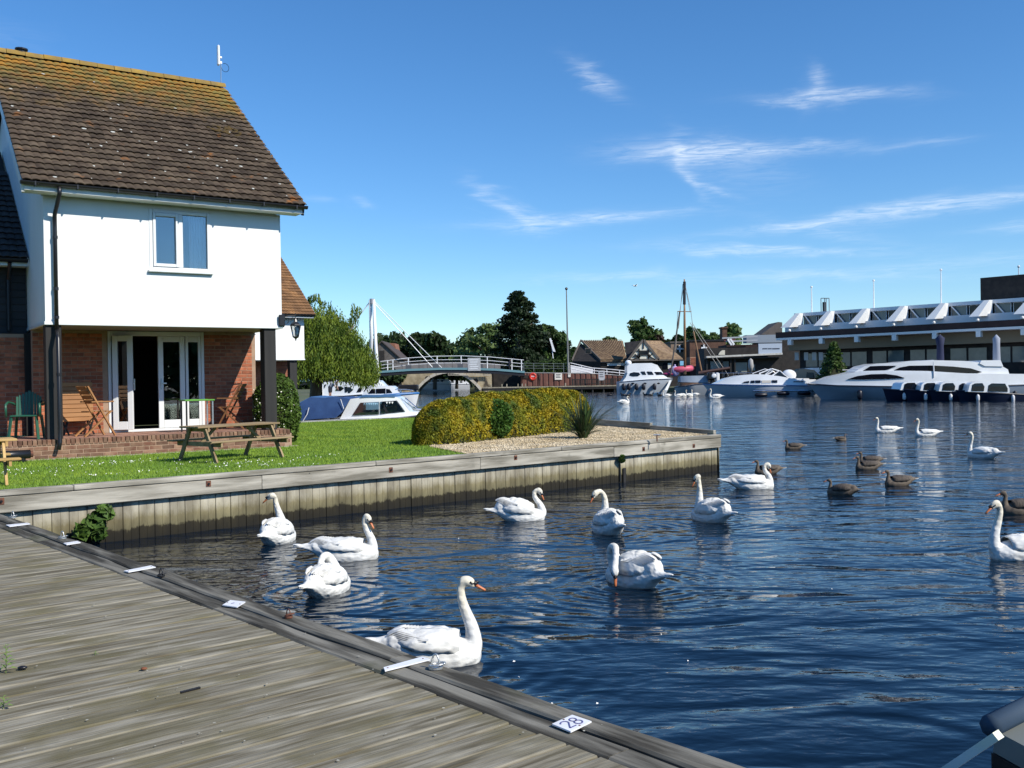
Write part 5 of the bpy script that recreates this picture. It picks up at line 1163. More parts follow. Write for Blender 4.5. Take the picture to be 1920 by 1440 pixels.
# bank under second lodge
slab('lodge_bank', [(c2_.x-14,c2_.y-9),(c2_.x+.3,c2_.y-1.2),(c2_.x+5,c2_.y+10),(c2_.x-5,c2_.y+26),(c2_.x-40,c2_.y+20)], .6, m_land)
# ================================================================== GABLED HOUSE behind the footbridge
def gable(name, label, pl, Y, wl, rf, depth, roofm, wallm, over=.3, cat='house', base=.5):
    """pl: apex, left eave, right eave in photo px (front gable)."""
    A, L_, R_ = [D(x, y, Y) for x, y in pl]; t = thing(name, label, cat, (A.x, Y, 0))
    a, l, r = (0, A.z), (L_.x-A.x, L_.z), (R_.x-A.x, R_.z)
    MB().prism([(l[0]*.92,base),(r[0]*.92,base),(r[0]*.92,r[1]),a and (0,A.z-.1),(l[0]*.92,l[1])], .02, depth-.2).build('gable_wall', wallm, t)
    for e in (l, r): MB().prism([(0,A.z+.12),(e[0]*1.02,e[1]+.0),(e[0]*1.02,e[1]-.2),(0,A.z-.1)] if e[0]>0 else [(0,A.z+.12),(0,A.z-.1),(e[0]*1.02,e[1]-.2),(e[0]*1.02,e[1])], -over, depth).build('roof', roofm, t)
    return t
m_roofbr = MT('far_brown_roof', (.16,.10,.06), (.30,.20,.11), .9, scale=2.2, coord='world', bump=.05, bscale=3)
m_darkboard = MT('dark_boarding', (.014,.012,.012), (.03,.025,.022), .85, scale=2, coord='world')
m_greyboard = MT('grey_boarding', (.10,.085,.075), (.15,.13,.115), .9, scale=2, coord='world')
gb = gable('gabled_barn', 'grey boarded gable with a dark roof behind the left end of the footbridge', [(716,640),(690,668),(752,672)], 165, None, None, 14, MT('slate_roof', (.07,.055,.05), rough=.9), m_greyboard)
MB().box(-.4,-.06,5.6,.4,0,7.4).build('hatch', m_darkboard, gb)
c_ = D(728,652,175); tt = thing('terracotta_roof', 'small terracotta roof peeping over the grey gable', 'roof', (c_.x,175,0)); MB().prism([(-2,3),(2.3,3),(1.2,c_.z+.8),(-1.4,c_.z+.9)], 0, 6).build('roof', MT('terracotta', (.30,.13,.08), (.22,.10,.06), .9, scale=2), tt)
# ================================================================== BRIDGES
def P2(pts, Y): return [(D(x, y, Y).x, D(x, y, Y).z) for x, y in pts]
z5 = ZM(680,560,4.8)
m_stone = MT('old_stone', (.30,.24,.15), (.50,.42,.28), .95, scale=.9, coord='world', bump=.06, bscale=2, c3=(.08,.065,.05), s3=.6, t3=.58, w3=.1)
m_arch = MT('pale_arch_stone', (.50,.45,.36), (.60,.56,.48), .9, scale=1, coord='world')
br = thing('stone_bridge', 'old stone arch bridge over the river with grey parapet', 'bridge', (0,BY,0))
ar = [z5(x, y) for x, y in ((490,830),(520,795),(560,755),(610,715),(665,690),(720,676),(765,671),(815,673),(870,684),(920,705),(965,735),(1010,775),(1055,825))]
arP = P2(ar, BY)
out_ = P2([z5(x,y) for x,y in ((60,860),(60,690),(160,670),(340,662),(600,648),(800,640),(1000,645),(1160,655),(1160,860))], BY)
arr = [(arP[0][0],-.5)]+arP+[(arP[-1][0],-.5)]
poly = [(out_[0][0],-.5)]+out_[1:-1]+[(out_[-1][0],-.5)]+arr[::-1]
def ngon_prism(name, poly, a, b, m, parent):
    import bmesh
    bm = bmesh.new(); vs = [bm.verts.new((x, a, z)) for x, z in poly]; f = bm.faces.new(vs); r = bmesh.ops.extrude_face_region(bm, geom=[f]); 
    for v in r['geom']:
        if isinstance(v, bmesh.types.BMVert): v.co.y = b
    bmesh.ops.triangulate(bm, faces=bm.faces[:]); bmesh.ops.recalc_face_normals(bm, faces=bm.faces); me = bpy.data.meshes.new(name); bm.to_mesh(me); bm.free(); return link(name, me, m, parent)
ngon_prism('spandrel_wall', poly, .3, 7.0, m_stone, br)
for i in range(len(arP)-1):   # voussoirs
    (x0, z0), (x1, z1) = arP[i], arP[i+1]
    dx, dz = x1-x0, z1-z0; l = math.hypot(dx, dz); nx, nz2 = -dz/l*.42, dx/l*.42
    MB().add([(x0+dx*.01,.12,z0),(x1-dx*.01,.12,z1),(x1-dx*.01+nx,.12,z1+nz2),(x0+dx*.01+nx,.12,z0+nz2),(x0+dx*.01,.8,z0),(x1-dx*.01,.8,z1),(x1-dx*.01+nx,.8,z1+nz2),(x0+dx*.01+nx,.8,z0+nz2)], [(0,1,2,3),(7,6,5,4),(0,4,5,1),(1,5,6,2),(2,6,7,3),(3,7,4,0)]).build('voussoir', m_arch, br)
pp = P2([z5(x,y) for x,y in ((170,665),(170,600),(400,583),(700,572),(1000,574),(1240,590),(1240,660),(1000,642),(700,640),(400,655))], BY)
ngon_prism('parapet', pp, .0, .5, MT('parapet_stone', (.17,.155,.15), (.24,.22,.21), .95, scale=1.5, coord='world'), br)
for (x, y) in ((583,720),(1015,740)):
    p = D(*z5(x, y), BY); MB().tube([(p.x,.27,p.z),(p.x,.34,p.z)], .42, 14).build('round_plate', m_blackwood, br)
for x in (330,300):
    p = D(*z5(x, 760), BY); MB().box(p.x-.35,.2,0,p.x+.35,.5,p.z+2.2 if x == 330 else p.z+2).build('timber_fender', m_blackwood, br)
# scaffold-like rail along the right half of the arch
q_ = P2([z5(770,658),z5(1150,658),z5(1150,690),z5(770,690)], BY-.3)
mb = MB(); y = -.3
for i in range(4): mb.beam((q_[0][0],y,q_[0][1]-i*(q_[0][1]-q_[3][1])/3),(q_[1][0],y,q_[1][1]-i*(q_[1][1]-q_[2][1])/3),.06,.06)
for i in range(16): x = q_[0][0]+(q_[1][0]-q_[0][0])*i/15; mb.beam((x,y,q_[3][1]),(x,y,q_[0][1]),.05,.05)
mb.build('brace_frame', m_arch, br)
# footbridge
FY = BY-7; FWD = 1.7
fbp = thing('footbridge', 'slender footbridge with blue-green deck edge and white railings in front of the stone arch', 'bridge', (0,FY,0))
dk = [(560,715),(600,710),(660,703),(711,697.5),(768,693.5),(826,691.5),(880,691.5),(930,693),(984,697.5)]
dpz = P2(dk, FY)
m_teal = MT('blue_green_steel', (.16,.30,.33), rough=.5); m_under = MT('dark_soffit', (.01,.012,.02), rough=.8); m_white = MT('white_steel', (.80,.80,.80), rough=.4)
n = len(dpz)
def strip(name, z0, z1, y0, y1, m):
    poly = [(x, z+z1) for x, z in dpz]+[(x, z+z0) for x, z in dpz[::-1]]; return ngon_prism(name, poly, y0, y1, m, fbp)
strip('edge_beam', -.16, .16, -.1, 0, m_teal); strip('deck', -.62, -.17, .01, FWD, m_under); strip('walkway', -.15, .05, .01, FWD, m_pavef)
rl = P2([z5(x,y) for x,y in ((160,566),(400,535),(650,518),(900,515),(1150,525),(1450,553))], FY+FWD); rr_ = MB()
for off in (0, -.55, -1.05): 
    rr_.tube([(x,FWD,z+off) for x, z in rl], .055 if off == 0 else .045, 6)
rr_.build('hand_rail', m_white, fbp)
def lerpz(tab, x): return float(np.interp(x, [t_[0] for t_ in tab], [t_[1] for t_ in tab]))
for px in (727,737,766,820,865,914,960,978):
    x = D(px, 690, FY+FWD).x; MB().beam((x,FWD,lerpz(dpz,x)-.1),(x,FWD,lerpz(rl,x)),.14,.09).build('rail_post', m_white, fbp)
mb = MB(); k = 0; x = dpz[2][0]
while x < dpz[-1][0]: mb.beam((x,-.05,lerpz(dpz,x)),(x,-.05,lerpz(dpz,x)+1.15),.04,.04); x += 1.25; k += 1
mb.tube([(x,-.05,z+1.15) for x, z in dpz[2:]], .03, 5); o = mb.build('front_railing', m_under, fbp)
for px in (766,817,863,900): 
    x = D(px, 690, FY).x; MB().box(x-.42,-.09,lerpz(dpz,x)+.15,x+.42,-.06,lerpz(dpz,x)+.75).build('rail_panel', MT('grey_panel', (.10,.10,.11), rough=.7), fbp)
x = D(889,683,FY).x; z = D(889,683,FY).z; pn = MB().cbox(x-.95,-.16,z-1.0,x+.95,-.10,z+.95,.02).build('sign_board', MT('grey_sign', (.42,.42,.42), (.5,.5,.5), .6, scale=5), fbp)
for i in range(5): MB().box(x-.7+.1*(i%2),-.165,z+.6-i*.33,x+.65-.12*(i%3),-.161,z+.72-i*.33).build('sign_line', m_white, pn)
# pylon and stays
py_ = thing('bridge_pylon', 'white two-legged steel pylon with stay cables over the footbridge', 'pylon', (0,FY,0))
ap_ = D(697.5,562,FY)
for (x, y, yy) in ((695,705,2.9),(712,745,-1.2)):
    b_ = D(x, y, FY+yy); MB().tube([(ap_.x+(-.25 if x < 700 else .25),0,ap_.z),((ap_.x+b_.x)/2,yy*.5,(ap_.z+b_.z)/2),(b_.x,yy,max(-1, b_.z))], [.22,.27,.2], 10).build('leg', m_white, py_, smooth=True)
MB().tube([(ap_.x,0,ap_.z-.6),(ap_.x,0,ap_.z+.15)], .33, 8).build('cap', MT('grey_steel', (.35,.35,.38), rough=.5), py_)
for (x, y, yy, dx) in ((812,690,0,.3),(829,690.6,2.3,.3),(655,612,0,-.3),(640,640,2.2,-.3)):
    b_ = D(x, y, FY+yy); MB().tube([(ap_.x+dx,0,ap_.z-.2 - (.25 if yy == 0 else 0)),(b_.x,yy,b_.z)], .055, 5).build('stay_cable', m_white, py_)
# dark abutment recess, sheet wall, jetty
m_sheet = MT('rust_brown_sheet', (.11,.045,.035), (.17,.07,.05), .85, scale=1, coord='world', stretch=(1,1,.3), c3=(.20,.14,.10), s3=.7, t3=.62, w3=.1)
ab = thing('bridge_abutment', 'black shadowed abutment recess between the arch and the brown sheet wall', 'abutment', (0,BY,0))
q_ = P2([z5(1060,660),z5(1420,660),z5(1420,830),z5(1060,830)], BY); MB().prism([(q_[0][0],-.5),(q_[1][0],-.5),(q_[1][0],q_[1][1]),(q_[0][0],q_[0][1])], 2.2, 4).build('recess_wall', m_darkboard, ab)  # recess shade put into the near-black wall colour
SY = FY+1
sw = thing('sheet_wall', 'rust-brown sheet pile retaining wall with signs beside the footbridge', 'wall', (0,SY,0))
q_ = P2([(977,699),(1060,699.5),(1120,701),(1176,705),(1176,726),(1060,724),(977,724)], SY)
ngon_prism('wall_body', q_, .12, 3.5, m_sheet, sw)
x = q_[0][0]; wtop = q_[:4]
while x < q_[3][0]-.5:
    zt = lerpz(wtop, x)-.05; zb = 1.0; MB().add([(x+.03,.1,zb),(x+.2,.0,zb),(x+.62,.0,zb),(x+.8,.1,zb),(x+.03,.1,zt),(x+.2,.0,zt),(x+.62,.0,zt),(x+.8,.1,zt)], [(0,1,5,4),(1,2,6,5),(2,3,7,6)]).build('sheet_panel', m_sheet, sw); x += .8
MB().tube([(p[0],.05,p[1]) for p in wtop], .07, 6).build('coping_rail', MT('grey_rail', (.30,.30,.29), rough=.5), sw)
jt = thing('jetty', 'low timber jetty in front of the brown sheet wall', 'jetty', (0,SY-3,0))
q_ = P2([(905,727),(1173,723.5)], SY-3); x0, zj = q_[0]; x1 = q_[1][0]; zj = .95
MB().box(x0,0,zj-.5,x1,.12,zj-.16).build('edge_beam', m_blackwood, jt)
m_jet = MT('pale_jetty_board', (.30,.26,.18), (.40,.35,.26), .9, scale=2, rnd=.15)
k = 0; x = x0
while x < x1: MB().box(x,-.05,zj-.14,x+.37,3.1,zj).build('deck_board', m_jet, jt) if k < 120 else None; x += .39; k += 1
for i in range(14): x = x0+(x1-x0)*i/13; MB().tube([(x,.2,-1),(x,.2,zj-.15)], .14, 8).build('pile', m_blackwood, jt)
for i, px in enumerate((921,941,950,971,979,985,1060)):
    x = D(px,700,SY-3).x; MB().box(x-.08,-.02,zj+.0,x+.08,.14,zj+.45).build('mooring_stub', m_jet, jt)
# lattice fence on the jetty
lf = thing('lattice_fence', 'dark lattice fence panels along the jetty', 'fence', (0,SY-.8,0))
q_ = P2([(1073,710),(1174,710),(1174,724),(1073,724)], SY-.8); zt, zb = q_[0][1]-.05, zj
x = q_[0][0]
while x < q_[1][0]-1:
    xe = min(x+1.9, q_[1][0])
    mb = MB()
    for i in range(8): xx = x+.1+i*(1.7/7); mb.beam((xx,0,zb+.1),(xx,0,zt-.1),.13,.05)
    mb.beam((x,0,zt-.08),(xe,0,zt-.08),.08,.12).beam((x,0,zb+.25),(xe,0,zb+.25),.08,.1); mb.build('slat_panel', m_blackwood, lf)
    MB().beam((x,0,zb-.1),(x,0,zt+.05),.14,.14).build('post', m_blackwood, lf); x += 1.95
# life ring, signs, statue-like figure, notice board
def onY(px, py, Y): return D(px, py, Y)
p = onY(999,706,SY-.1); lr = thing('lifebuoy', 'red lifebuoy housing mounted on the brown sheet wall', 'lifebuoy', tuple(p)); m_red = MT('signal_red', (.62,.04,.02), rough=.4)
MB().tube([(.42*math.cos(a),0,.45*math.sin(a)) for a in [6.2832*i/18 for i in range(19)]], .14, 8).build('ring', m_red, lr, smooth=True); MB().tube([(0,.03,0),(0,-.03,0)], .36, 16).build('backing', m_red, lr)
for i in range(3): MB().box(-.22+i*.17,-.045,-.06,-.12+i*.17,-.031,.12).build('white_mark', m_white, lr)
def sign(px0, py0, px1, py1, Y, label, m, lines=0, lm=None):
    a = onY(px0,py0,Y); b = onY(px1,py1,Y); c = (a+b)/2; w2 = (b.x-a.x)/2; h2 = (a.z-b.z)/2; t = thing('sign', label, 'sign', tuple(c)); MB().cbox(-w2,-.03,-h2,w2,.03,h2,.01).build('board', m, t)
    for i in range(lines): f = .6-i*1.3/max(1,lines); MB().box(-w2*.7,-.036,h2*f-.05,w2*(.6-.2*(i%2)),-.032,h2*f+.05).build('text_line', lm or m_blk, t)
    return t
m_signw = MT('sign_white', (.74,.70,.62), rough=.6)
sign(1040,700,1054,712,SY-.1,'pale notice with dark lines on the brown sheet wall, right of the lifebuoy', m_signw, 3)
sign(1065,700,1070,707,SY-.1,'tiny pale notice on the brown sheet wall, nearest the tall flagpole', m_signw, 1)
sign(980,703.5,990,709.5,SY-.1,'small dark plate on the brown sheet wall, left of the lifebuoy', m_darkboard)
nbd = sign(1122,695,1134,713,SY-2.2,'grey freestanding notice board on two posts by the lattice fence', MT('grey_notice', (.5,.5,.52), rough=.6), 3)
for x in (-.4,.4): MB().beam((x,0,-2.1),(x,0,-.5),.09,.09).build('post', m_greyboard, nbd)
# ------------------------------------------------------------------ people
def body_chain(mb, chains):
    for pts, rad in chains: mb.tube(pts, rad, 10); [mb.ell(p, (r,r,r), 8, 6) for p, r in zip(pts, rad)]
m_skin = MT('skin', (.45,.26,.18), rough=.6)
def person(loc, rz, label, chains, head, top_m, leg_m, scale=1.0, hair=m_blk, legs=None, arms=None):
    t = thing('person', label, 'person', tuple(loc), rz); t.scale = (scale,)*3
    mb = MB(); body_chain(mb, chains); mb.ell(head, (.085,.075,.11), 10, 8).tube([(head[0]-.02,head[1],head[2]-.18),head], .05, 8); mb.ell((head[0]+.09,head[1],head[2]-.01),(.02,.015,.02),6,5)
    remesh(mb, 'body', .022, m_skin, t, 3)
    for nm, ch, m in (('shirt', arms, top_m), ('shorts', legs, leg_m)):
        if ch: mb = MB(); body_chain(mb, ch); remesh(mb, nm, .022, m, t, 3)
    MB().ell((head[0]-.015,head[1],head[2]+.03), (.09,.082,.10), 10, 8).build('hair', hair, t, smooth=True); return t
LEGS = [([(0,.1,.92),(.02,.1,.48),(0,.1,.06),(.1,.1,.03)],[.085,.06,.04,.04]),([(0,-.1,.92),(.02,-.1,.48),(0,-.1,.06),(.1,-.1,.03)],[.085,.06,.04,.04])]
def hand(side, p, d=(.05,0,-.07)): return [([p,(p[0]+d[0]*(.8+.25*k),p[1]+side*.012*(k-1.5),p[2]+d[2]*(.9+.2*(k%3)))],[.012,.008]) for k in range(4)]+[([p,(p[0]+.04,p[1]-side*.03,p[2]-.02)],[.012,.009])]
# standing figure on the jetty, seen against the brown wall
p = onY(1012,727,SY-1.6); p.z = zj
person(p, PI, 'figure in dark brown clothes on the jetty, hands raised to the chest', LEGS+[([(0,0,.95),(0,0,1.2),(.0,0,1.42)],[.13,.14,.12]),([(0,.19,1.4),(.05,.22,1.12),(.2,.1,1.25)],[.05,.042,.035]),([(0,-.19,1.4),(.05,-.22,1.12),(.2,-.1,1.25)],[.05,.042,.035])]+hand(1,(.22,.08,1.26),(.05,0,.05))+hand(-1,(.22,-.08,1.26),(.05,0,.05)), (.04,0,1.62),
       MT('brown_coat', (.05,.025,.02), rough=.9), MT('brown_trousers', (.04,.02,.016), rough=.9), 1.12,
       legs=[([(0,.1,.98),(.02,.1,.48),(0,.1,.1)],[.11,.085,.065]),([(0,-.1,.98),(.02,-.1,.48),(0,-.1,.1)],[.11,.085,.065])], arms=[([(0,0,.92),(0,0,1.2),(.0,0,1.43)],[.165,.165,.14]),([(0,.17,1.42),(.05,.23,1.12),(.18,.12,1.23)],[.075,.06,.05]),([(0,-.17,1.42),(.05,-.23,1.12),(.18,-.12,1.23)],[.075,.06,.05])])
p = onY(955,690,FY+1.5); p.z = lerpz(dpz, p.x)
person(p, .5, 'dark-clothed pedestrian leaning on the right end of the footbridge railing', LEGS+[([(0,0,.95),(.05,0,1.2),(.12,0,1.40)],[.13,.14,.12]),([(.12,.19,1.4),(.15,.22,1.12),(.35,.18,1.08)],[.05,.042,.035]),([(.12,-.19,1.4),(.15,-.22,1.12),(.35,-.18,1.08)],[.05,.042,.035])]+hand(1,(.36,.18,1.08))+hand(-1,(.36,-.18,1.08)), (.18,0,1.6),
       MT('navy_top', (.02,.022,.04), rough=.9), MT('dark_trousers', (.015,.015,.02), rough=.9), 1.0,
       legs=[([(0,.1,.98),(.02,.1,.48),(0,.1,.1)],[.11,.085,.065]),([(0,-.1,.98),(.02,-.1,.48),(0,-.1,.1)],[.11,.085,.065])], arms=[([(0,0,.92),(.05,0,1.2),(.12,0,1.42)],[.165,.165,.14]),([(.12,.17,1.42),(.15,.23,1.12),(.33,.18,1.1)],[.075,.06,.05]),([(.12,-.17,1.42),(.15,-.23,1.12),(.33,-.18,1.1)],[.075,.06,.05])])
# railings on the ramp and flagpoles
def railing(label, pts, Y, hgt, m, step, grp=None, cat='railing', rails=3, r=.04):
    q_ = P2(pts, Y); t = thing('railing', label, cat, (0,Y,0), 0, grp); mb = MB()
    for i in range(rails): mb.tube([(x,0,z-i*hgt/rails*.9) for x, z in q_], r, 6)
    mb.build('rails', m, t); x = q_[0][0]
    while x <= q_[-1][0]+.01: MB().beam((x,0,lerpz(q_,x)-hgt),(x,0,lerpz(q_,x)),.1,.08).build('post', m, t); x += step
    return t
railing('thin grey railing above the left part of the brown sheet wall', [(982,681),(1062,682)], SY+.6, 1.25, MT('grey_rail2', (.12,.14,.13), rough=.5), 1.5)
railing('white ramp railing sloping down behind the brown wall, right of the flagpole', [(1067,680),(1110,690),(1150,693),(1176,696)], SY+1.2, 1.35, m_white, 1.9, r=.07)
ng = P2([(1067,684),(1112,692),(1112,699),(1067,699)], SY+4); rp = thing('ramp_parapet', 'white wedge-shaped ramp parapet right of the flagpole', 'parapet', (0,SY+4,0)); ngon_prism('parapet_wall', ng, 0, .4, m_white, rp)
def pole(px0, py0, px1, py1, Y, r, label, m, grp=None, finial=True, cat='flagpole'):
    a = onY(px0,py0,Y); b = onY(px1,py1,Y); t = thing('flagpole', label, cat, (b.x,Y,b.z), 0, grp); dz = a.z-b.z; MB().tube([(0,0,0),((a.x-b.x)*.5,0,dz*.5),(a.x-b.x,0,dz)], [r,r*.85,r*.6], 8).build('pole', m, t)
    if finial: MB().ell((a.x-b.x,0,dz+r), (r*1.7,)*3, 8, 6).build('finial', m_blk if r > .08 else m, t)
    return t
m_pole = MT('pole_grey', (.20,.20,.19), rough=.5)
pole(1062,543,1065.5,700,SY+.3,.13,'tall thin flagpole at the end of the brown sheet wall', m_pole)
pole(1068,647,1069,700,SY+.8,.09,'short dark lamp post just right of the tall flagpole', m_blk)
pole(1034,640,1037,672,SY+6,.07,'short white pole in front of the green broad tree', m_white)
t = thing('flag', 'small limp white flag by the green broad tree', 'flag', tuple(onY(1035.5,648,SY+5.8))); MB().prism([(-.2,1.2),(.5,-1.0),(.1,-.9),(-.45,1.1)], 0, .03).build('cloth', m_white, t)
# ================================================================== BOATS
m_gel = MT('white_gelcoat', (.80,.81,.82), (.74,.75,.76), .25, scale=1, coat=.4); m_hullgrey = MT('grey_hull', (.30,.34,.40), (.36,.40,.46), .3, scale=.8)
m_navy = MT('navy_hull', (.012,.016,.035), rough=.25, coat=.4); m_blue = MT('blue_paint', (.03,.16,.42), rough=.35); m_canvas = MT('blue_canvas', (.018,.055,.17), (.03,.08,.22), .8, scale=3)
m_tan = MT('tan_canvas', (.30,.25,.18), rough=.85); m_boot = MT('antifouling', (.015,.015,.018), rough=.5); m_fend = MT('dark_fender', (.012,.012,.02), rough=.4); m_fendw = MT('pale_fender', (.62,.62,.64), rough=.4)
m_chrome = MT('stainless', (.65,.66,.68), rough=.2, metal=1)
class Boat:
    def __init__(s, name, label, Y, B, bow, x0, x1, group=None, cat='boat', plan=2.2, rz=0):
        s.Y = Y; s.B = B; s.bow = bow; s.plan = plan
        a = D(x0,730,Y).x; b = D(x1,730,Y).x; s.cx = (a+b)/2; s.h = (b-a)/2
        s.t = thing(name, label, cat, (s.cx, Y+B, 0), rz, group)
    def p(s, q): r = D(q[0], q[1], s.Y); return (r.x-s.cx, r.z)
    def w(s, x, z=None, z0=.5, k=.0):
        u = x/s.h*s.bow; u = max(-1.2, min(1.2, u)); t = max(0, (u+.2)/1.2); base = s.B*(1-.06*max(0,-u)**2)*max(0, 1-t**s.plan)**.8
        if z is not None: base *= max(.2, 1-k*max(0, z-z0))
        return base
    def hull(s, sheer, keel, m, name='hull', m_boot_=True, n=26, flare=.72):
        """sheer, keel: photo polylines from stern to bow."""
        S_ = [s.p(q) for q in sheer]; K_ = [s.p(q) for q in keel]
        def samp(pl, t):
            xs = [q[0] for q in pl]; f = xs[0]+(xs[-1]-xs[0])*t; o = sorted(pl); return f, float(np.interp(f, [q[0] for q in o], [q[1] for q in o]))
        V = []; rows = 7
        for i in range(n+1):
            t = i/n; xs, zs = samp(S_, t); xk, zk = samp(K_, t); ws = max(.02, s.B*(1-.05*(1-t)**2)*max(0,1-max(0,(t-.45)/.55)**s.plan)**.8)
            wk = ws*(flare if t < .5 else flare*(1-((t-.5)/.5)**1.4)+.0)
            for j in range(rows):
                g = j/(rows-1); gg = g**1.25; zz = zs+(min(zk,.02)-.25-zs)*g; x_ = xs+(xk-xs)*g; V.append((x_, -(ws+(wk-ws)*gg), zz))
            for j in range(rows-1,-1,-1):
                g = j/(rows-1); gg = g**1.25; zz = zs+(min(zk,.02)-.25-zs)*g; x_ = xs+(xk-xs)*g; V.append((x_, ws+(wk-ws)*gg, zz))
        k = rows*2; Fc = [(i*k+j, (i+1)*k+j, (i+1)*k+(j+1)%k, i*k+(j+1)%k) for i in range(n) for j in range(k)]+[tuple(range(k)), tuple(range(n*k, n*k+k))[::-1]]
        o = MB().add(V, Fc).build(name, m, s.t, smooth=True); fixn(o.data)
        try: o.data.set_sharp_from_angle(angle=math.radians(35))
        except Exception: pass
        # rubbing strake
        for sg in (-1,1):
            pts = []
            for i in range(n+1):
                t = i/n; xs, zs = samp(S_, t); ws = max(.02, s.B*(1-.05*(1-t)**2)*max(0,1-max(0,(t-.45)/.55)**s.plan)**.8); pts.append((xs, sg*(ws+.01), zs-.05))
            MB().tube(pts, .035, 6).build('rubbing_strake', s.strake, s.t)
        return o
    strake = None
    def grid(s, poly, off, wf, k, z0, plan, sides=(-1,1)):
        P = [s.p(q) for q in poly]; n = len(P); xs = sorted({round(p[0],4) for p in P}); X = []
        for a, b in zip(xs[:-1], xs[1:]):
            c = max(1, int((b-a)/.30)); X += [a+(b-a)*i/c for i in range(c)]
        X.append(xs[-1]); eps = (xs[-1]-xs[0])*1e-4; cols = []
        for x in X:
            xx = min(max(x, xs[0]+eps), xs[-1]-eps); zs = []
            for i in range(n):
                (xa, za), (xb, zb) = P[i], P[(i+1)%n]
                if (xa <= xx) != (xb <= xx): zs.append(za+(zb-za)*(xx-xa)/(xb-xa))
            if len(zs) >= 2: cols.append((x, min(zs), max(zs)))
        R = 5; wv = lambda x, z: ((s.w(x,z,z0,k) if plan else s.B*(1-k*max(0,z-z0)))*wf+off)
        return cols, R, wv
    def cab(s, name, poly, m, wf=.8, k=.08, z0=1.0, off=0.0, parent=None, plan=True):
        cols, R, wv = s.grid(poly, off, wf, k, z0, plan); V = []; Fc = []; nC = len(cols); K = 2*(R+1)
        for x, za, zb in cols:
            for j in range(R+1): z = za+(zb-za)*j/R; V.append((x, -wv(x,z), z))
            for j in range(R,-1,-1): z = za+(zb-za)*j/R; V.append((x, wv(x,z), z))
        for i in range(nC-1):
            for j in range(K): Fc.append((i*K+j, (i+1)*K+j, (i+1)*K+(j+1)%K, i*K+(j+1)%K))
        Fc += [tuple(range(K)), tuple(range((nC-1)*K, nC*K))[::-1]]
        o = MB().add(V, Fc).build(name, m, parent or s.t, smooth=True)
        import bmesh
        bm = bmesh.new(); bm.from_mesh(o.data); bmesh.ops.remove_doubles(bm, verts=bm.verts, dist=.003); bmesh.ops.recalc_face_normals(bm, faces=bm.faces); bm.to_mesh(o.data); bm.free()
        try: o.data.set_sharp_from_angle(angle=math.radians(38))
        except Exception: pass
        return o
    def win(s, poly, m=None, wf=.8, k=.08, z0=1.0, name='window', parent=None, plan=True, proud=.02):
        cols, R, wv = s.grid(poly, proud+.012, wf, k, z0, plan); nC = len(cols)
        for sg in (-1,1):
            V = [(x, sg*(wv(x, za+(zb-za)*j/R)-d), za+(zb-za)*j/R) for d in (0,.05) for x, za, zb in cols for j in range(R+1)]; H = nC*(R+1)
            Fc = [(i*(R+1)+j+q*H, (i+1)*(R+1)+j+q*H, (i+1)*(R+1)+j+1+q*H, i*(R+1)+j+1+q*H) for q in (0,1) for i in range(nC-1) for j in range(R)]
            for i in range(nC-1): Fc += [(i*(R+1), (i+1)*(R+1), (i+1)*(R+1)+H, i*(R+1)+H), (i*(R+1)+R, (i+1)*(R+1)+R, (i+1)*(R+1)+R+H, i*(R+1)+R+H)]
            MB().add(V, Fc).build(name, m or m_dkglass, parent or s.t)
    def fender(s, px, py0, py1, m=None, r=.13, wf=1.0):
        a = s.p((px,py0)); b = s.p((px,py1)); y = -(s.w(a[0])*.97*wf+r*.6); MB().tube([(a[0],y,a[1]),(a[0],y,a[1]-.04),(a[0],y,a[1]-.12),(a[0],y,b[1]+.12),(a[0],y,b[1]+.03),(a[0],y,b[1])], [.03,r*.6,r,r,r*.7,.03], 10).build('fender', m or m_fend, s.t, smooth=True)
    def rail(s, pts, posts, drop, wf=.9, r=.022):
        for sg in (-1,1):
            P = [(s.p(q)[0], sg*s.w(s.p(q)[0])*wf, s.p(q)[1]) for q in pts]; mb = MB().tube(P, r, 6)
            for px in posts:
                x = s.p((px,700))[0]; z = lerpz(sorted([(q[0],q[2]) for q in P]), x); mb.tube([(x, sg*s.w(x)*wf, z),(x, sg*s.w(x)*wf, z-drop)], r*.8, 5)
            mb.build('guard_rail', m_chrome, s.t)
m_str = MT('dark_strake', (.02,.02,.04), rough=.4); m_strb = MT('blue_strake', (.03,.10,.30), rough=.4); Boat.strake = m_str
z6 = ZM(540,650,6.0); z7 = ZM(1040,500,4.364); z8 = ZM(1440,480,4.0); z9 = ZM(1260,600,7.2)
def M6(*a): return [z6(x,y) for x,y in a]
def M7(*a): return [z7(x,y) for x,y in a]
def M8(*a): return [z8(x,y) for x,y in a]
def M9(*a): return [z9(x,y) for x,y in a]
# --- A: blue canopy cruiser at the lawn
A = Boat('cabin_cruiser', 'white river cruiser with a dark blue canvas canopy moored at the far lawn edge', 32.3, 1.25, 1, 562, 800, 'moored motor boats', plan=2.6)
A.strake = m_str
A.hull(M6((150,835),(600,815),(1200,795),(1560,760)), M6((160,880),(700,865),(1200,850),(1500,840)), m_gel)
A.cab('cabin', M6((560,840),(690,590),(820,572),(1200,568),(1245,590),(1345,735),(1480,740),(1500,800),(900,830)), m_gel, wf=.86, k=.05)
A.cab('roof_slab', M6((800,572),(830,545),(1010,545),(1180,548),(1190,570)), MT('blue_roof', (.04,.12,.27), rough=.5), wf=.86, k=.05, off=.03)
A.cab('roof_hatch', M6((850,548),(860,538),(1000,538),(1005,547)), m_gel, wf=.5)
A.win(M6((715,775),(805,632),(1015,622),(1015,765)), GLASS('boat_glass', (.35,.38,.42), .15), wf=.86, k=.05)
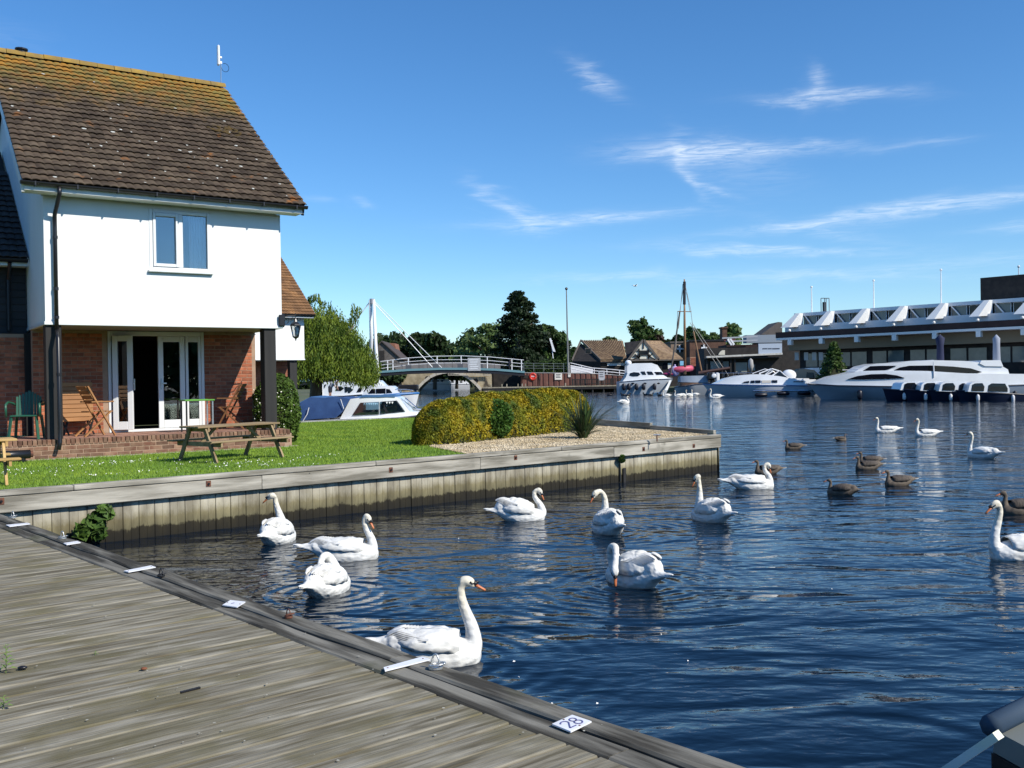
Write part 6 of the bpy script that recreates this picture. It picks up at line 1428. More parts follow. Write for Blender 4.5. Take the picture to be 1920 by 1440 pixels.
A.win(M6((1030,762),(1030,620),(1210,608),(1300,735)), GLASS('boat_glass2', (.35,.38,.42), .15), wf=.86, k=.05)
A.cab('interior', M6((725,770),(808,640),(1205,615),(1290,733)), m_dark, wf=.80, k=.05, off=-.05)
for i in range(9):
    x = 815+i*22; A.win(M6((x,634),(x+19,634),(x+9,662)), MT('bunting_blue', (.35,.55,.72), rough=.8), wf=.86, k=.05, name='bunting', proud=.028)
for i in range(4):
    x = 1060+i*30; A.win(M6((x,622),(x+22,621),(x+11,648)), m_white, wf=.86, k=.05, name='bunting', proud=.028)
A.win(M6((1045,640),(1065,640),(1110,735),(1150,742),(1085,745)), m_blk, wf=.86, k=.05, name='seat', proud=.012)
A.cab('canopy', M6((130,835),(120,640),(240,570),(420,580),(600,570),(690,592),(600,740),(530,800),(300,815)), m_canvas, wf=.95, k=.10, plan=False)
A.cab('canopy_top', M6((118,632),(250,562),(425,575),(280,655)), MT('canvas_top', (.04,.12,.28), (.05,.14,.32), .8, scale=3), wf=.93, k=.10, plan=False, off=.02)
MB().tube([(A.p(z6(x,y))[0], -1.24, A.p(z6(x,y))[1]) for x,y in ((235,685),(215,760),(165,840))], .014, 5).tube([(A.p(z6(x,y))[0], -1.22, A.p(z6(x,y))[1]) for x,y in ((590,590),(625,700))], .012, 5).build('rope', m_white, A.t)
A.rail(M6((1250,590),(1400,712),(1480,720)), (), .3, wf=.7); 
# --- B: long white cruiser behind, with person; C: blue striped bow boat
B_ = Boat('cabin_cruiser', 'long white hire cruiser with slanted side windows moored behind the blue canopy boat', 72, 1.5, 1, 592, 735, 'moored motor boats', plan=3)
B_.hull(M6((330,560),(600,552),(1000,520),(1200,500)), M6((335,620),(700,620),(1000,620),(1180,600)), m_gel)
B_.cab('cabin', M6((380,555),(375,420),(400,397),(520,392),(720,385),(1020,380),(1070,430),(1180,490),(1190,540)), m_gel, wf=.85, k=.04)
for q_ in (((525,495),(545,448),(590,445),(625,470),(590,497)), ((630,450),(650,450),(680,485),(655,515),(635,515),(655,480)), ((665,455),(695,455),(725,490),(690,522),(670,520),(695,485)), ((765,515),(790,465),(835,462),(815,510)), ((845,505),(870,462),(885,462),(860,510))): B_.win(M6(*q_), wf=.85, k=.04)
B_.win(M6((770,430),(780,420),(915,425),(920,437)), m_blk, wf=.85, k=.04, name='vent')
B_.cab('stern_arch', M6((330,560),(332,445),(375,440),(380,560)), m_gel, wf=.95, k=.02); B_.win(M6((385,470),(405,425),(425,425),(400,470)), wf=.86, k=.04)
C_ = Boat('cabin_cruiser', 'low white cruiser with bright blue deck edge and raked bow pointing right', 66, 1.4, 1, 640, 783, 'moored motor boats', plan=2.2)
C_.strake = m_blue
C_.hull(M6((600,570),(1000,560),(1250,530),(1455,518)), M6((620,640),(1000,640),(1250,640),(1390,625)), m_gel)
C_.cab('cabin', M6((820,545),(900,450),(960,440),(1160,443),(1190,460),(1240,520),(1250,545)), m_gel, wf=.8, k=.04)
C_.cab('deck_band', M6((610,575),(1000,548),(1230,522),(1453,512),(1445,530),(1230,552),(1000,572)), m_blue, wf=1.0, off=.015)
C_.win(M6((895,525),(935,475),(975,478),(975,535)), wf=.8, k=.04); C_.win(M6((985,535),(985,475),(1090,470),(1090,530)), wf=.8, k=.04); C_.win(M6((1100,525),(1100,475),(1135,480),(1165,520)), wf=.8, k=.04)
C_.rail(M6((1200,480),(1320,482),(1430,500)), [z6(1260,0)[0], z6(1350,0)[0]], .35, wf=.8)
c_ = C_.p(z6(1330,470)); MB().cbox(c_[0]-.7,-.4,c_[1]-.15,c_[0]+.7,.4,c_[1]+.25,.08).build('covered_gear', m_blk, C_.t)
# person on B stern
pp_ = D(*z6(465,530), 70); pp_.z = 1.45
person((pp_.x, 70.4, pp_.z-.75), -.2, 'person in dark shorts bending over on the stern of the long white cruiser', [([(0,.1,.9),(-.02,.1,.46),(0,.1,.06),(.1,.1,.03)],[.085,.06,.04,.04]),([(0,-.1,.9),(-.02,-.1,.46),(0,-.1,.06),(.1,-.1,.03)],[.085,.06,.04,.04]),([(0,0,.92),(.16,0,1.12),(.36,0,1.22)],[.13,.13,.11]),([(.36,.18,1.22),(.44,.2,.98),(.5,.15,.8)],[.045,.04,.032]),([(.36,-.18,1.22),(.44,-.2,.98),(.5,-.15,.8)],[.045,.04,.032])]+hand(1,(.51,.15,.78))+hand(-1,(.51,-.15,.78)), (.52,0,1.32),
       MT('grey_top', (.35,.35,.38), rough=.9), MT('dark_shorts', (.02,.02,.03), rough=.9), 1.05, hair=MT('pale_hat', (.6,.6,.62), rough=.9), legs=[([(0,.1,.92),(-.01,.1,.62)],[.115,.10]),([(0,-.1,.92),(-.01,-.1,.62)],[.115,.10])], arms=[([(-.02,0,.92),(.16,0,1.12),(.36,0,1.23)],[.15,.155,.135]),([(.36,.17,1.22),(.40,.2,1.1)],[.065,.055]),([(.36,-.17,1.22),(.40,-.2,1.1)],[.065,.055])])
# --- boats seen through the arch
for (x0,x1,yt,yb,lab,Yb) in ((786,846,711,727,'white cruiser seen through the left half of the bridge arch',205),(822,880,713,726,'low white cruiser with blue side seen through the right half of the bridge arch',215)):
    b_ = Boat('cabin_cruiser', lab, Yb, 1.6, -1, x0, x1, 'moored motor boats')
    b_.hull([(x1,720),(x0,719)], [(x1,735),(x0+4,735)], m_gel)
    b_.cab('cabin', [(x0+7,720),(x0+12,yt+3),(x0+20,yt),(x1-8,yt),(x1-2,yt+5),(x1-1,720)], m_gel, wf=.8, k=.03)
    for i in range(4): b_.win([(x0+16+i*8,yt+2),(x0+21+i*8,yt+2),(x0+21+i*8,yt+4.5),(x0+16+i*8,yt+4.5)], wf=.8, k=.03)
# --- E: flybridge cruiser
E_ = Boat('flybridge_cruiser', 'white flybridge cruiser with a row of dark fenders beside the jetty', 118, 1.9, 1, 1161, 1266, 'moored motor boats', plan=2.5)
E_.hull(M7((532,942),(600,935),(750,922),(990,912)), M7((532,1035),(650,1038),(800,1035),(925,1022)), MT('white_grey_hull', (.55,.60,.66), rough=.3))
E_.cab('cabin', M7((560,938),(585,905),(600,868),(690,862),(880,858),(905,890),(935,908),(985,912),(900,925)), m_gel, wf=.88, k=.05)
E_.cab('wheelhouse', M7((598,870),(598,812),(620,795),(660,790),(800,788),(850,805),(905,880),(700,880)), m_gel, wf=.80, k=.05)
for q_ in (((612,888),(622,870),(650,862),(690,866),(705,882),(685,896),(640,898)), ((705,858),(740,856),(752,884),(722,884)), ((756,857),(800,858),(815,884),(770,884)), ((820,860),(880,860),(902,884),(838,885))): E_.win(M7(*q_), wf=.885, k=.05)
for x in (565,607,668,727,817): E_.fender(z7(x,0)[0], z7(0,955)[1], z7(0,1010)[1], r=.22)
c_ = E_.p(z7(618,802)); MB().ell((c_[0],0,c_[1]+.25),(.42,.42,.36),12,8).build('radar_dome', m_gel, E_.t, smooth=True)
E_.rail(M7((860,880),(930,885),(985,895)), [z7(930,0)[0]], .5, wf=.8)
for x in (640,740,850): c_ = E_.p(z7(x,955)); MB().ell((c_[0],-1.86,c_[1]),(.2,.06,.1),10,6).build('porthole', m_dkglass, E_.t, smooth=True)
E_.win(M7((905,1010),(950,930),(968,930),(930,1012)), m_gel, wf=1.0, k=0, name='anchor_chute', proud=.25, plan=True)
# --- F: sailing boat with mast
S_ = Boat('sailing_boat', 'old grey sailing boat with a tall wooden mast and lowered gaff', 104, 1.6, -1, 1262, 1340, 'moored sailing boat', plan=2.6)
del S_.t['group']
S_.hull(M7((1290,950),(1150,960),(1000,985)), M7((1290,1045),(1150,1045),(1010,1040)), MT('pale_grey_hull', (.34,.37,.40), rough=.5))
S_.cab('coach_roof', M7((1040,945),(1040,895),(1255,890),(1265,950)), MT('blue_grey_cover', (.30,.36,.45), (.36,.42,.5), .7, scale=2), wf=.75, k=.02)
S_.cab('wood_coaming', M7((1035,985),(1035,950),(1265,948),(1270,990)), MT('varnished_wood', (.10,.05,.025), (.16,.08,.04), .5, scale=3), wf=.82)
def y_(q): a = S_.p(q); return (a[0], 0, a[1])
m_mast = MT('mast_wood', (.22,.11,.05), (.30,.17,.08), .5, scale=3)
MB().tube([y_(z7(1088,880)), y_(z7(1085,480)), y_(z7(1083,90))], [.15,.13,.07], 10).build('mast', m_mast, S_.t, smooth=True)
MB().tube([y_(z7(1025,357)), y_(z7(1140,360))], .05, 6).build('crosstree', m_mast, S_.t)
MB().tube([y_(z7(1083,300)), y_(z7(1084,110))], .16, 8).build('furled_sail', MT('dark_sail', (.035,.03,.035), rough=.9), S_.t)
MB().tube([y_(z7(1225,850)), y_(z7(1158,525))], .09, 8).build('boom', m_mast, S_.t); MB().tube([y_(z7(1200,868)), y_(z7(1460,828))], .16, 8).build('gaff', MT('dark_spar', (.06,.025,.02), rough=.6), S_.t)
rg = MB()
for a, b in (((1080,130),(965,880)), ((1070,130),(1035,500)), ((1100,200),(1130,360)), ((1130,450),(1370,830)), ((1145,450),(1450,890)), ((1028,357),(1010,700)), ((1138,362),(1158,525)), ((1086,120),(1140,360))): rg.tube([y_(z7(*a)), y_(z7(*b))], .03, 4)
rg.build('rigging', MT('rigging_wire', (.35,.33,.30), rough=.5), S_.t)
MB().tube([y_(z7(1045,360)), y_(z7(968,880))], .09, 6).build('spare_spar', m_greyboard, S_.t)
c_ = S_.p(z7(1290,920)); ob = thing('outboard_motor', 'black and white outboard motor on the stern of the sailing boat', 'outboard', (S_.cx+c_[0], 104, c_[1])); MB().cbox(-.55,-.4,-.1,.25,.4,.75,.15).build('cowl', m_blk, ob); MB().tube([(.0,0,-.1),(.05,0,-1.4)], .12, 8).build('shaft', m_blk, ob); MB().ell((.1,-.42,.35),(.28,.05,.24),10,6).build('white_badge', m_gel, ob, smooth=True); MB().cbox(.3,-.3,-.3,.75,.3,.7,.12).build('side_cover', m_gel, ob)
# inflatables on deck
c_ = D(*z7(1110,850), 101); inf = thing('inflatable_dinghy', 'pink and white inflatable dinghy lying beside the sailing boat mast', 'dinghy', (c_.x,106.4,c_.z))
MB().tube([(1.1*math.cos(a),.7*math.sin(a),.2+.1*math.cos(a)) for a in [6.2832*i/20 for i in range(21)]], .33, 10).build('tube_ring', MT('pink_rubber', (.62,.10,.16), rough=.5), inf, smooth=True); MB().ell((0,0,.05),(1.1,.5,.08),12,6).build('floor', m_gel, inf)
c_ = D(*z7(1050,860), 101); i2 = thing('buoy', 'pale lilac round buoy left of the pink dinghy', 'buoy', (c_.x,106,c_.z)); MB().ell((0,0,.1),(.5,.4,.6),12,8).tube([(0,0,.6),(0,0,.85)],.1,8).build('body', MT('lilac', (.45,.38,.60), rough=.4), i2, smooth=True)
c_ = D(*z7(1012,876), 101); i3 = thing('kayak', 'purple-red kayak end sticking out left of the lilac buoy', 'kayak', (c_.x,106,c_.z)); MB().ell((0,0,0),(.95,.3,.2),14,8).build('hull', MT('plum_red', (.28,.03,.10), rough=.4), i3, smooth=True); MB().ell((.1,0,.15),(.3,.18,.06),10,6).build('cockpit', m_blk, i3)
# --- G: white sports cruiser
G_ = Boat('sports_cruiser', 'white sports cruiser with a low raked windscreen, bow pointing left', 90, 1.9, -1, 1325, 1560, 'moored motor boats', plan=2.2)
G_.strake = m_strb
G_.hull([z8(500,970), z8(380,968), z9(1872,882), z9(1200,876), z9(800,872), z9(466,862)], [z8(500,1060), z8(300,1060), z9(1500,1052), z9(1100,1050), z9(700,1045), z9(640,1030)], MT('pearl_hull', (.58,.62,.68), rough=.25, coat=.4))
G_.cab('cabin', [z9(600,862), z9(660,838), z9(760,792), z9(950,748), z9(1150,732), z9(1320,738), z9(1480,760), z9(1610,785), z9(1872,788), z8(280,925), z8(370,925), z8(385,966), z9(1872,880), z9(1200,872), z9(800,868)], m_gel, wf=.84, k=.10)
for q_ in (((965,852),(1000,832),(1060,822),(1060,852)), ((1075,852),(1085,818),(1130,815),(1130,852)), ((1142,852),(1142,815),(1210,813),(1210,850)), ((1362,848),(1362,812),(1435,812),(1435,846))): G_.win(M9(*q_), wf=.85, k=.10, proud=.03)
G_.win(M9((1225,850),(1225,815),(1345,814),(1352,848)), MT('beige_blind', (.5,.47,.42), rough=.7), wf=.85, k=.10, proud=.03)
G_.win(M9((1200,722),(1370,660),(1400,668),(1290,728)), wf=.62, k=.05, name='windscreen'); G_.win(M9((1385,745),(1480,690),(1500,700),(1590,780)), wf=.66, k=.05, name='side_screen')
for a, b in (((1200,722),(1372,658)), ((1372,658),(1290,735)), ((1372,658),(1480,688)), ((1380,748),(1482,686)), ((1482,686),(1600,785))):
    for sg in (-1,1):
        p0, p1 = G_.p(z9(*a)), G_.p(z9(*b)); MB().tube([(p0[0],sg*1.25,p0[1]),(p1[0],sg*1.12,p1[1])], .06, 6).build('screen_frame', m_gel, G_.t)
G_.rail(M9((620,715),(900,712),(1120,712)), [z9(x,0)[0] for x in (790,930,1080)], .7, wf=.7)
G_.rail(M9((1100,955),(1872,950)), (), .1, wf=1.02, r=.05)
for (x, y) in ((1200,1010),(1500,990),(1780,985)):
    c_ = G_.p(z9(x,y)); MB().tube([(c_[0]-.6,-1.95,c_[1]),(c_[0]-.5,-1.95,c_[1]),(c_[0]+.5,-1.95,c_[1]),(c_[0]+.6,-1.95,c_[1])], [.05,.17,.17,.05], 8).build('fender', m_fend, G_.t, smooth=True)
c_ = G_.p(z9(1632,745)); MB().ell((c_[0],-.6,c_[1]),(.72,.5,.55),12,8).build('life_raft', m_gel, G_.t, smooth=True)
# signature-like script scribble on the side
sc_ = MB(); pts = [G_.p(z9(1655+i*7, 832+(8 if i % 2 else -8)*math.sin(i*.9))) for i in range(20)]; xw = lambda q: -(G_.w(q[0],q[1],1.0,.10)*.84+.035)
sc_.tube([(q[0], xw(q), q[1]) for q in pts], .03, 4).build('script_mark', m_blk, G_.t)
# --- H: tan canopy cruiser behind
H_ = Boat('canopy_cruiser', 'white cruiser with a tan and grey cockpit cover between the sports cruiser and the yacht', 94, 1.8, -1, 1485, 1625, 'moored motor boats', plan=2.4)
H_.hull(M8((760,930),(500,930),(200,925)), M8((760,1060),(500,1060),(260,1050)), m_gel)
H_.cab('cabin', M8((430,925),(360,855),(290,845),(330,838),(480,836),(640,850),(720,860),(760,930)), m_gel, wf=.85, k=.04)
H_.cab('cockpit_cover', M8((215,915),(225,870),(270,845),(355,848),(380,880),(400,915)), m_tan, wf=.80, k=.05); H_.win(M8((305,912),(310,872),(355,875),(362,912)), wf=.81, k=.05)
H_.rail(M8((400,882),(600,880)), (), .2, wf=.86, r=.04)
# --- I: big motor yacht
I_ = Boat('motor_yacht', 'large sleek white motor yacht with long curved dark windows', 76, 2.3, -1, 1530, 1935, 'moored motor boats', plan=2.0)
I_.hull(M8((1980,960),(1400,978),(1000,975),(600,970),(360,958)), M8((1980,1110),(1400,1100),(1000,1098),(700,1100),(500,1092)), MT('silver_hull', (.27,.32,.38), (.36,.41,.47), .2, scale=.5, coat=.5))
I_.cab('main_deck', M8((372,955),(450,930),(520,905),(640,882),(720,862),(900,858),(1200,862),(1500,880),(1980,885),(1980,965),(1400,975),(900,974),(560,968)), m_gel, wf=.90, k=.06, z0=2)
I_.cab('superstructure', M8((690,868),(760,825),(850,805),(1000,800),(1080,788),(1260,780),(1500,786),(1640,800),(1760,812),(1830,850),(1840,885),(1500,885),(1000,880)), m_gel, wf=.76, k=.06, z0=3)
I_.cab('rear_wing', M8((1610,805),(1625,782),(1770,780),(1790,828),(1650,825)), m_gel, wf=.80, k=.02, z0=3)
I_.win(M8((745,862),(800,825),(880,822),(990,822),(930,850),(870,866)), wf=.78, k=.06, z0=3); I_.win(M8((945,868),(1010,835),(1080,822),(1240,820),(1400,828),(1540,842),(1625,870),(1500,905),(1400,910),(1250,900),(1100,880)), wf=.79, k=.06, z0=3, proud=.10)
I_.win(M8((630,925),(700,900),(800,886),(900,884),(980,895),(1040,915),(900,922),(760,926)), wf=.91, k=.06, z0=2, proud=.04)
I_.fender(z8(712,0)[0], z8(0,1005)[1], z8(0,1075)[1], r=.2); I_.fender(z8(1855,0)[0], z8(0,1010)[1], z8(0,1060)[1], r=.16)
I_.rail(M8((660,852),(900,850),(1080,790),(1280,778)), [z8(x,0)[0] for x in (760,860)], .4, wf=.6)
MB().tube([(I_.p(z8(1240,0))[0],-2.1,I_.p(z8(0,930))[1]),(I_.p(z8(1238,0))[0],-2.1,I_.p(z8(0,815))[1])], .05, 6).build('flag_staff', m_white, I_.t)
# J: second big cruiser with dark windows behind the launches at the right
J0 = Boat('cabin_cruiser', 'white cruiser with long dark windows behind the dark launches, cut by the right edge', 80, 1.8, -1, 1745, 1960, 'moored motor boats')
J0.hull(M8((2080,950),(1600,950),(1230,945)), M8((2080,1080),(1600,1080),(1300,1080)), m_gel)
J0.cab('cabin', M8((1240,940),(1330,920),(1480,908),(1560,890),(1760,882),(2060,885),(2060,950),(1300,952)), m_gel, wf=.85, k=.04)
J0.win(M8((1250,935),(1340,915),(1430,910),(1390,935)), wf=.86, k=.04); J0.win(M8((1450,935),(1500,905),(1640,905),(1600,935)), wf=.86, k=.04); J0.win(M8((1660,930),(1720,902),(1900,902),(1980,915),(1960,932)), wf=.86, k=.04)
# --- dark launches
LG = [(900,1300,1010),(1060,1440,1160),(1250,1640,1300),(1460,2000,1520)]
for i, (a, b, c) in enumerate(LG):
    Yl = 66.5+(3-i)*.9
    lab = ('leftmost dark-hulled day launch with rounded white cabin, its raised bow at the left','second dark-hulled day launch from the left of the row','third dark-hulled day launch, between the second and the one cut by the edge','nearest dark-hulled day launch, cut by the right edge of the photo')[i]
    L_ = Boat('day_launch', lab, Yl, 1.0, -1, z8(a,0)[0], z8(b+60,0)[0], 'dark-hulled day launches', plan=2.2); L_.strake = m_white if False else m_str
    dy = i*4
    L_.hull(M8((b+100,1030+dy),(b-60,1022+dy),(a+140,1005+dy),(a,992+dy)), M8((b+100,1115+dy),(b-60,1110+dy),(a+140,1105+dy),(a+40,1095+dy)), m_navy)
    x0, x1 = c, c+240+ (20*i)
    L_.cab('cabin', M8((x0-12,1006+dy),(x0+2,960+dy-i*3),(x0+22,945+dy-i*3),(x0+110,940+dy-i*4),(x1-20,946+dy-i*4),(x1,985+dy),(x1,1018+dy)), m_gel, wf=.86, k=.06, plan=False)
    L_.win(M8((x0+12,1000+dy),(x0+20,962+dy-i*3),(x0+40,952+dy-i*3),(x0+95,950+dy-i*3),(x0+110,968+dy),(x0+105,1002+dy)), wf=.86, k=.06, plan=False)
    L_.win(M8((x0+135,1004+dy),(x0+142,966+dy-i*3),(x0+165,952+dy-i*3),(x1-35,954+dy-i*3),(x1-16,980+dy),(x1-16,1006+dy)), wf=.86, k=.06, plan=False)
    L_.fender(z8(a+128,0)[0], z8(0,1025+dy)[1], z8(0,1080+dy)[1], m_fendw, r=.12)
    if i == 3: L_.fender(z8(1835,0)[0], z8(0,1040)[1], z8(0,1095)[1], m_fendw, r=.12)
# --- K: foreground dark boat corner with pale pole
kp = G(1925, 1455, .55); K_ = thing('moored_boat', 'dark boat corner with a black rubbing band at the bottom right edge', 'boat', (kp.x, kp.y, 0))
tl = G(1858, 1372, .62); e1_ = G(2040, 1470, .62); d1 = (e1_-tl).normalized(); tr_ = G(1960, 1320, .62)
def kz(p, z): return (p.x-kp.x, p.y-kp.y, z)
pts = [tl, e1_, e1_+Vector((.8,.6,0)), tr_+Vector((.6,.5,0)), tr_]
k = len(pts); cm = sum(pts, Vector())/k
def ringp(z, sc_): return [((cm.x+(p.x-cm.x)*sc_)-kp.x, (cm.y+(p.y-cm.y)*sc_)-kp.y, z) for p in pts]
for nm, z0, z1, s0, s1, m in (('hull', -.3, .46, .90, .985, MT('grey_green_hull', (.24,.24,.20), rough=.5)), ('rubbing_band', .462, .54, 1.0, 1.0, m_blk), ('gunwale', .542, .62, .985, .95, MT('grey_green_deck', (.16,.17,.15), rough=.6))):
    MB().add(ringp(z0,s0)+ringp(z1,s1), [tuple(range(k))[::-1], tuple(range(k,2*k))]+[(i,(i+1)%k,k+(i+1)%k,k+i) for i in range(k)]).build(nm, m, K_)
q_ = [kz(p,.64) for p in (tl, tr_, tr_+Vector((.4,.3,0)))]; MB().tube([q_[0], q_[1], q_[2]], .045, 8).build('canvas_roll', MT('dark_blue_roll', (.03,.06,.10), rough=.8), K_, smooth=True)
a = G(1872, 1378, .70); b = G(1765, 1450, .50); bp_ = thing('boat_pole', 'pale metal gangway pole leaning from the boat at the bottom right', 'pole', (0,0,0)); MB().beam((a.x,a.y,.70),(b.x,b.y,.50), .05, .03).build('pole', MT('pale_pole', (.80,.80,.62), (.82,.82,.74), .5, scale=8), bp_)

# ================================================================== RIGHT BANK BUILDINGS
z7p = lambda *a: [z7(x,y) for x,y in a]
# boathouse with long brown roof
Yb = 153
def PX(pts, Y): return [(D(*z7(x,y), Y).x, D(*z7(x,y), Y).z) for x, y in pts]
bh = thing('boathouse', 'long boathouse with weathered brown roof and black boarded gable', 'boathouse', (0,Yb,0))
q_ = PX([(245,603),(590,605),(590,760),(375,765),(150,760)], Yb)
rd = 7.0
# roof slope facing the river, ridge set back
roof_ = MB().add([(q_[3][0],0,q_[3][1]),(q_[2][0],0,q_[2][1]),(q_[1][0]+.2,rd,q_[1][1]+.25),(q_[0][0],rd,q_[0][1]+.25),(q_[3][0],0,q_[3][1]-.25),(q_[2][0],0,q_[2][1]-.25),(q_[1][0]+.2,rd,q_[1][1]),(q_[0][0],rd,q_[0][1])], [(0,1,2,3),(7,6,5,4),(0,4,5,1),(1,5,6,2),(2,6,7,3),(3,7,4,0)]).build('roof', m_roofbr, bh)
n_ = 22
for i in range(n_):
    f = (i+.5)/n_; a = Vector((q_[3][0]+(q_[2][0]-q_[3][0])*f, -.02, q_[3][1])); b = Vector((q_[0][0]+(q_[1][0]-q_[0][0])*f, rd, q_[0][1]+.25)); nrm = Vector((0,-.5,.8))*.07
    MB().beam(a+nrm, b+nrm, .12, .1).build('roof_rib', m_roofbr, roof_)
MB().add([(q_[4][0],3,q_[4][1]-.2),(q_[3][0],0,q_[3][1]-.2),(q_[3][0],0,.5),(q_[4][0],3,.5),(q_[0][0]-.1,rd,q_[0][1]-.1),(q_[0][0],rd,.5)], [(0,1,2,3),(0,4,1),(0,3,5,4)]).build('gable_wall', m_darkboard, bh)
for a, b in (((q_[4][0],2.9,q_[4][1]-.1),(q_[0][0]-.1,rd-.1,q_[0][1]+.3)), ((q_[3][0],-.1,q_[3][1]),(q_[0][0]-.1,rd-.1,q_[0][1]+.3))): MB().beam(a, b, .12, .3).build('barge_board', m_greyboard, bh)
MB().box(q_[3][0],.3,.5,q_[2][0],6,q_[3][1]-.25).build('front_wall', m_darkboard, bh); MB().box(q_[3][0],-.05,q_[3][1]-.45,q_[2][0],.0,q_[3][1]-.26).build('gutter', m_blk, bh)
r_ = PX([(430,770),(578,770),(578,808),(430,808)], Yb); MB().box(r_[0][0],.2,r_[2][1],r_[1][0],.28,r_[0][1]).build('white_fascia_board', m_fascia, bh)
w_ = PX([(235,672),(285,672),(285,715),(235,715)], Yb+3); MB().box(w_[0][0],-.6,w_[2][1],w_[1][0],-.2,w_[0][1]).build('window', m_greyboard, bh); MB().box(w_[0][0]+.12,-.66,w_[2][1]+.12,w_[1][0]-.12,-.61,w_[0][1]-.12).build('pane', m_dkglass, bh)
# half timbered house
ht = thing('half_timbered_house', 'half-timbered gabled house with weathered brown roof behind the flybridge cruiser', 'house', (0,Yb-4,0)); Yh = Yb-4
q_ = PX([(730,600),(930,602),(1050,752),(850,757)], Yh)
roof_ = MB().add([(q_[3][0],0,q_[3][1]),(q_[2][0],0,q_[2][1]),(q_[1][0],rd,q_[1][1]+.2),(q_[0][0],rd*.3,q_[0][1]),(q_[3][0],0,q_[3][1]-.25),(q_[2][0],0,q_[2][1]-.25),(q_[1][0],rd,q_[1][1]-.1),(q_[0][0],rd*.3,q_[0][1]-.25)], [(0,1,2,3),(7,6,5,4),(0,4,5,1),(1,5,6,2),(2,6,7,3),(3,7,4,0)]).build('roof', m_roofbr, ht)
q2 = PX([(595,612),(722,600),(602,765),(590,760)], Yh); MB().add([(q2[0][0],4,q2[0][1]),(q2[1][0],3,q2[1][1]),(q2[2][0],.2,q2[2][1]),(q2[3][0],.3,q2[3][1])], [(0,1,2,3)]).build('dark_slope', m_darkboard, roof_)
gq = PX([(725,606),(602,765),(850,760)], Yh); ngon_prism('gable_wall', [gq[0], gq[2], gq[1]], -.1, .4, MT('cream_render', (.74,.70,.58), rough=.9), ht)
for a, b in (((722,600),(598,768)), ((726,600),(855,762)), ((600,765),(852,761)), ((640,735),(700,735)), ((700,735),(640,760)), ((690,670),(690,760)), ((765,670),(765,760)), ((672,690),(785,690)), ((765,730),(820,760)), ((725,610),(725,670)), ((655,715),(690,750)), ((800,712),(765,745)), ((675,722),(780,722))):
    p0, p1 = PX([a, b], Yh); wdt = .34 if a[1] < 605 or a == (600,765) else .17; MB().beam((p0[0],-.16,p0[1]),(p1[0],-.16,p1[1]), wdt, .14, (0,1,0)).build('timber', m_blackwood if wdt < .3 else m_greyboard, ht)
w_ = PX([(695,695),(760,695),(760,720),(695,720)], Yh); MB().box(w_[0][0],-.2,w_[2][1],w_[1][0],-.17,w_[0][1]).build('window', m_dkglass, ht)
MB().box(gq[1][0],.5,.5,q_[2][0]-.4,6,q_[3][1]-.26).build('front_wall', m_darkboard, ht); f_ = PX([(600,770),(1050,758)], Yh); MB().box(f_[0][0],-.1,f_[1][1]-.15,f_[1][0],.0,f_[1][1]+.0).build('fascia', m_greyboard, ht)
for x in (700,760,820,890,930,980): r_ = PX([(x,790),(x+34,835)], Yh); MB().box(r_[0][0],.4,r_[1][1],r_[1][0],.48,r_[0][1]).build('shop_window', m_dkglass if x % 3 else m_signw, ht)
# flat roofed building with white cross windows
def block(name, label, pts, Y, dep, m, cat='building', lo=.5, roofm=None):
    q_ = PX(pts, Y); t = thing(name, label, cat, (0,Y,0)); MB().box(q_[0][0],0,lo,q_[1][0],dep,q_[0][1]).build('wall', m, t)
    MB().box(q_[0][0]-.15,-.15,q_[0][1],q_[1][0]+.15,dep,q_[0][1]+.25).build('roof', roofm or m_greyboard, t); return t, q_
m_tanbrick = MT('tan_wall', (.22,.15,.10), (.28,.20,.14), .9, scale=1, coord='world')
m_dkbrick = MT('dark_brick', (.09,.045,.03), (.14,.07,.045), .9, scale=1.5, coord='world')  # plain dark brick tone
fbk, _ = block('flat_roofed_house', 'tan flat-roofed house with white cross-framed windows behind the mast', [(950,625),(1102,625)], 160, 8, m_tanbrick)
def crosswin(parent, x, y, w2, h2, Y, yoff=-.05):
    a = D(*z7(x-w2,y-h2), Y); b = D(*z7(x+w2,y+h2), Y); f = MB().box(a.x,yoff,b.z,b.x,yoff+.05,a.z).build('window', m_dkglass, parent); cx, cz = (a.x+b.x)/2, (a.z+b.z)/2; t = .13
    MB().box(cx-t,yoff-.05,b.z,cx+t,yoff-.001,a.z).box(a.x,yoff-.05,cz-t,cx-t-.001,yoff-.001,cz+t).box(cx+t+.001,yoff-.05,cz-t,b.x,yoff-.001,cz+t).build('window_bar', m_white, f)
crosswin(fbk, 1022, 672, 22, 28, 160); crosswin(fbk, 1066, 672, 20, 28, 160)
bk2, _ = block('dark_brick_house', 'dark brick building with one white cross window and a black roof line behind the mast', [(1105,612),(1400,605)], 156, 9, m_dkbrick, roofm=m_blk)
crosswin(bk2, 1222, 664, 24, 26, 156)
r_ = PX([(1108,740),(1245,735),(1245,812),(1108,812)], 150); lb = thing('brick_shop', 'low orange brick shop behind the pink dinghy', 'shop', (0,150,0)); wl2 = MB().box(r_[0][0],.05,r_[2][1],r_[1][0],3,r_[0][1]).build('wall', m_mortar, lb)
brm = MB(); zz = r_[2][1]; rw = 0
while zz < r_[0][1]-.1:
    xx = r_[0][0]+(.2 if rw % 2 else 0)
    while xx < r_[1][0]-.4: brm.box(xx,0,zz,xx+.42,.06,zz+.12); xx += .45
    zz += .15; rw += 1
brm.build('brickwork', m_brick2, wl2)['kind'] = 'stuff'
r_ = PX([(1108,812),(1245,845)], 150); MB().box(r_[0][0],.1,.5,r_[1][0],3,r_[0][1]).build('shop_front', m_dkglass, lb)
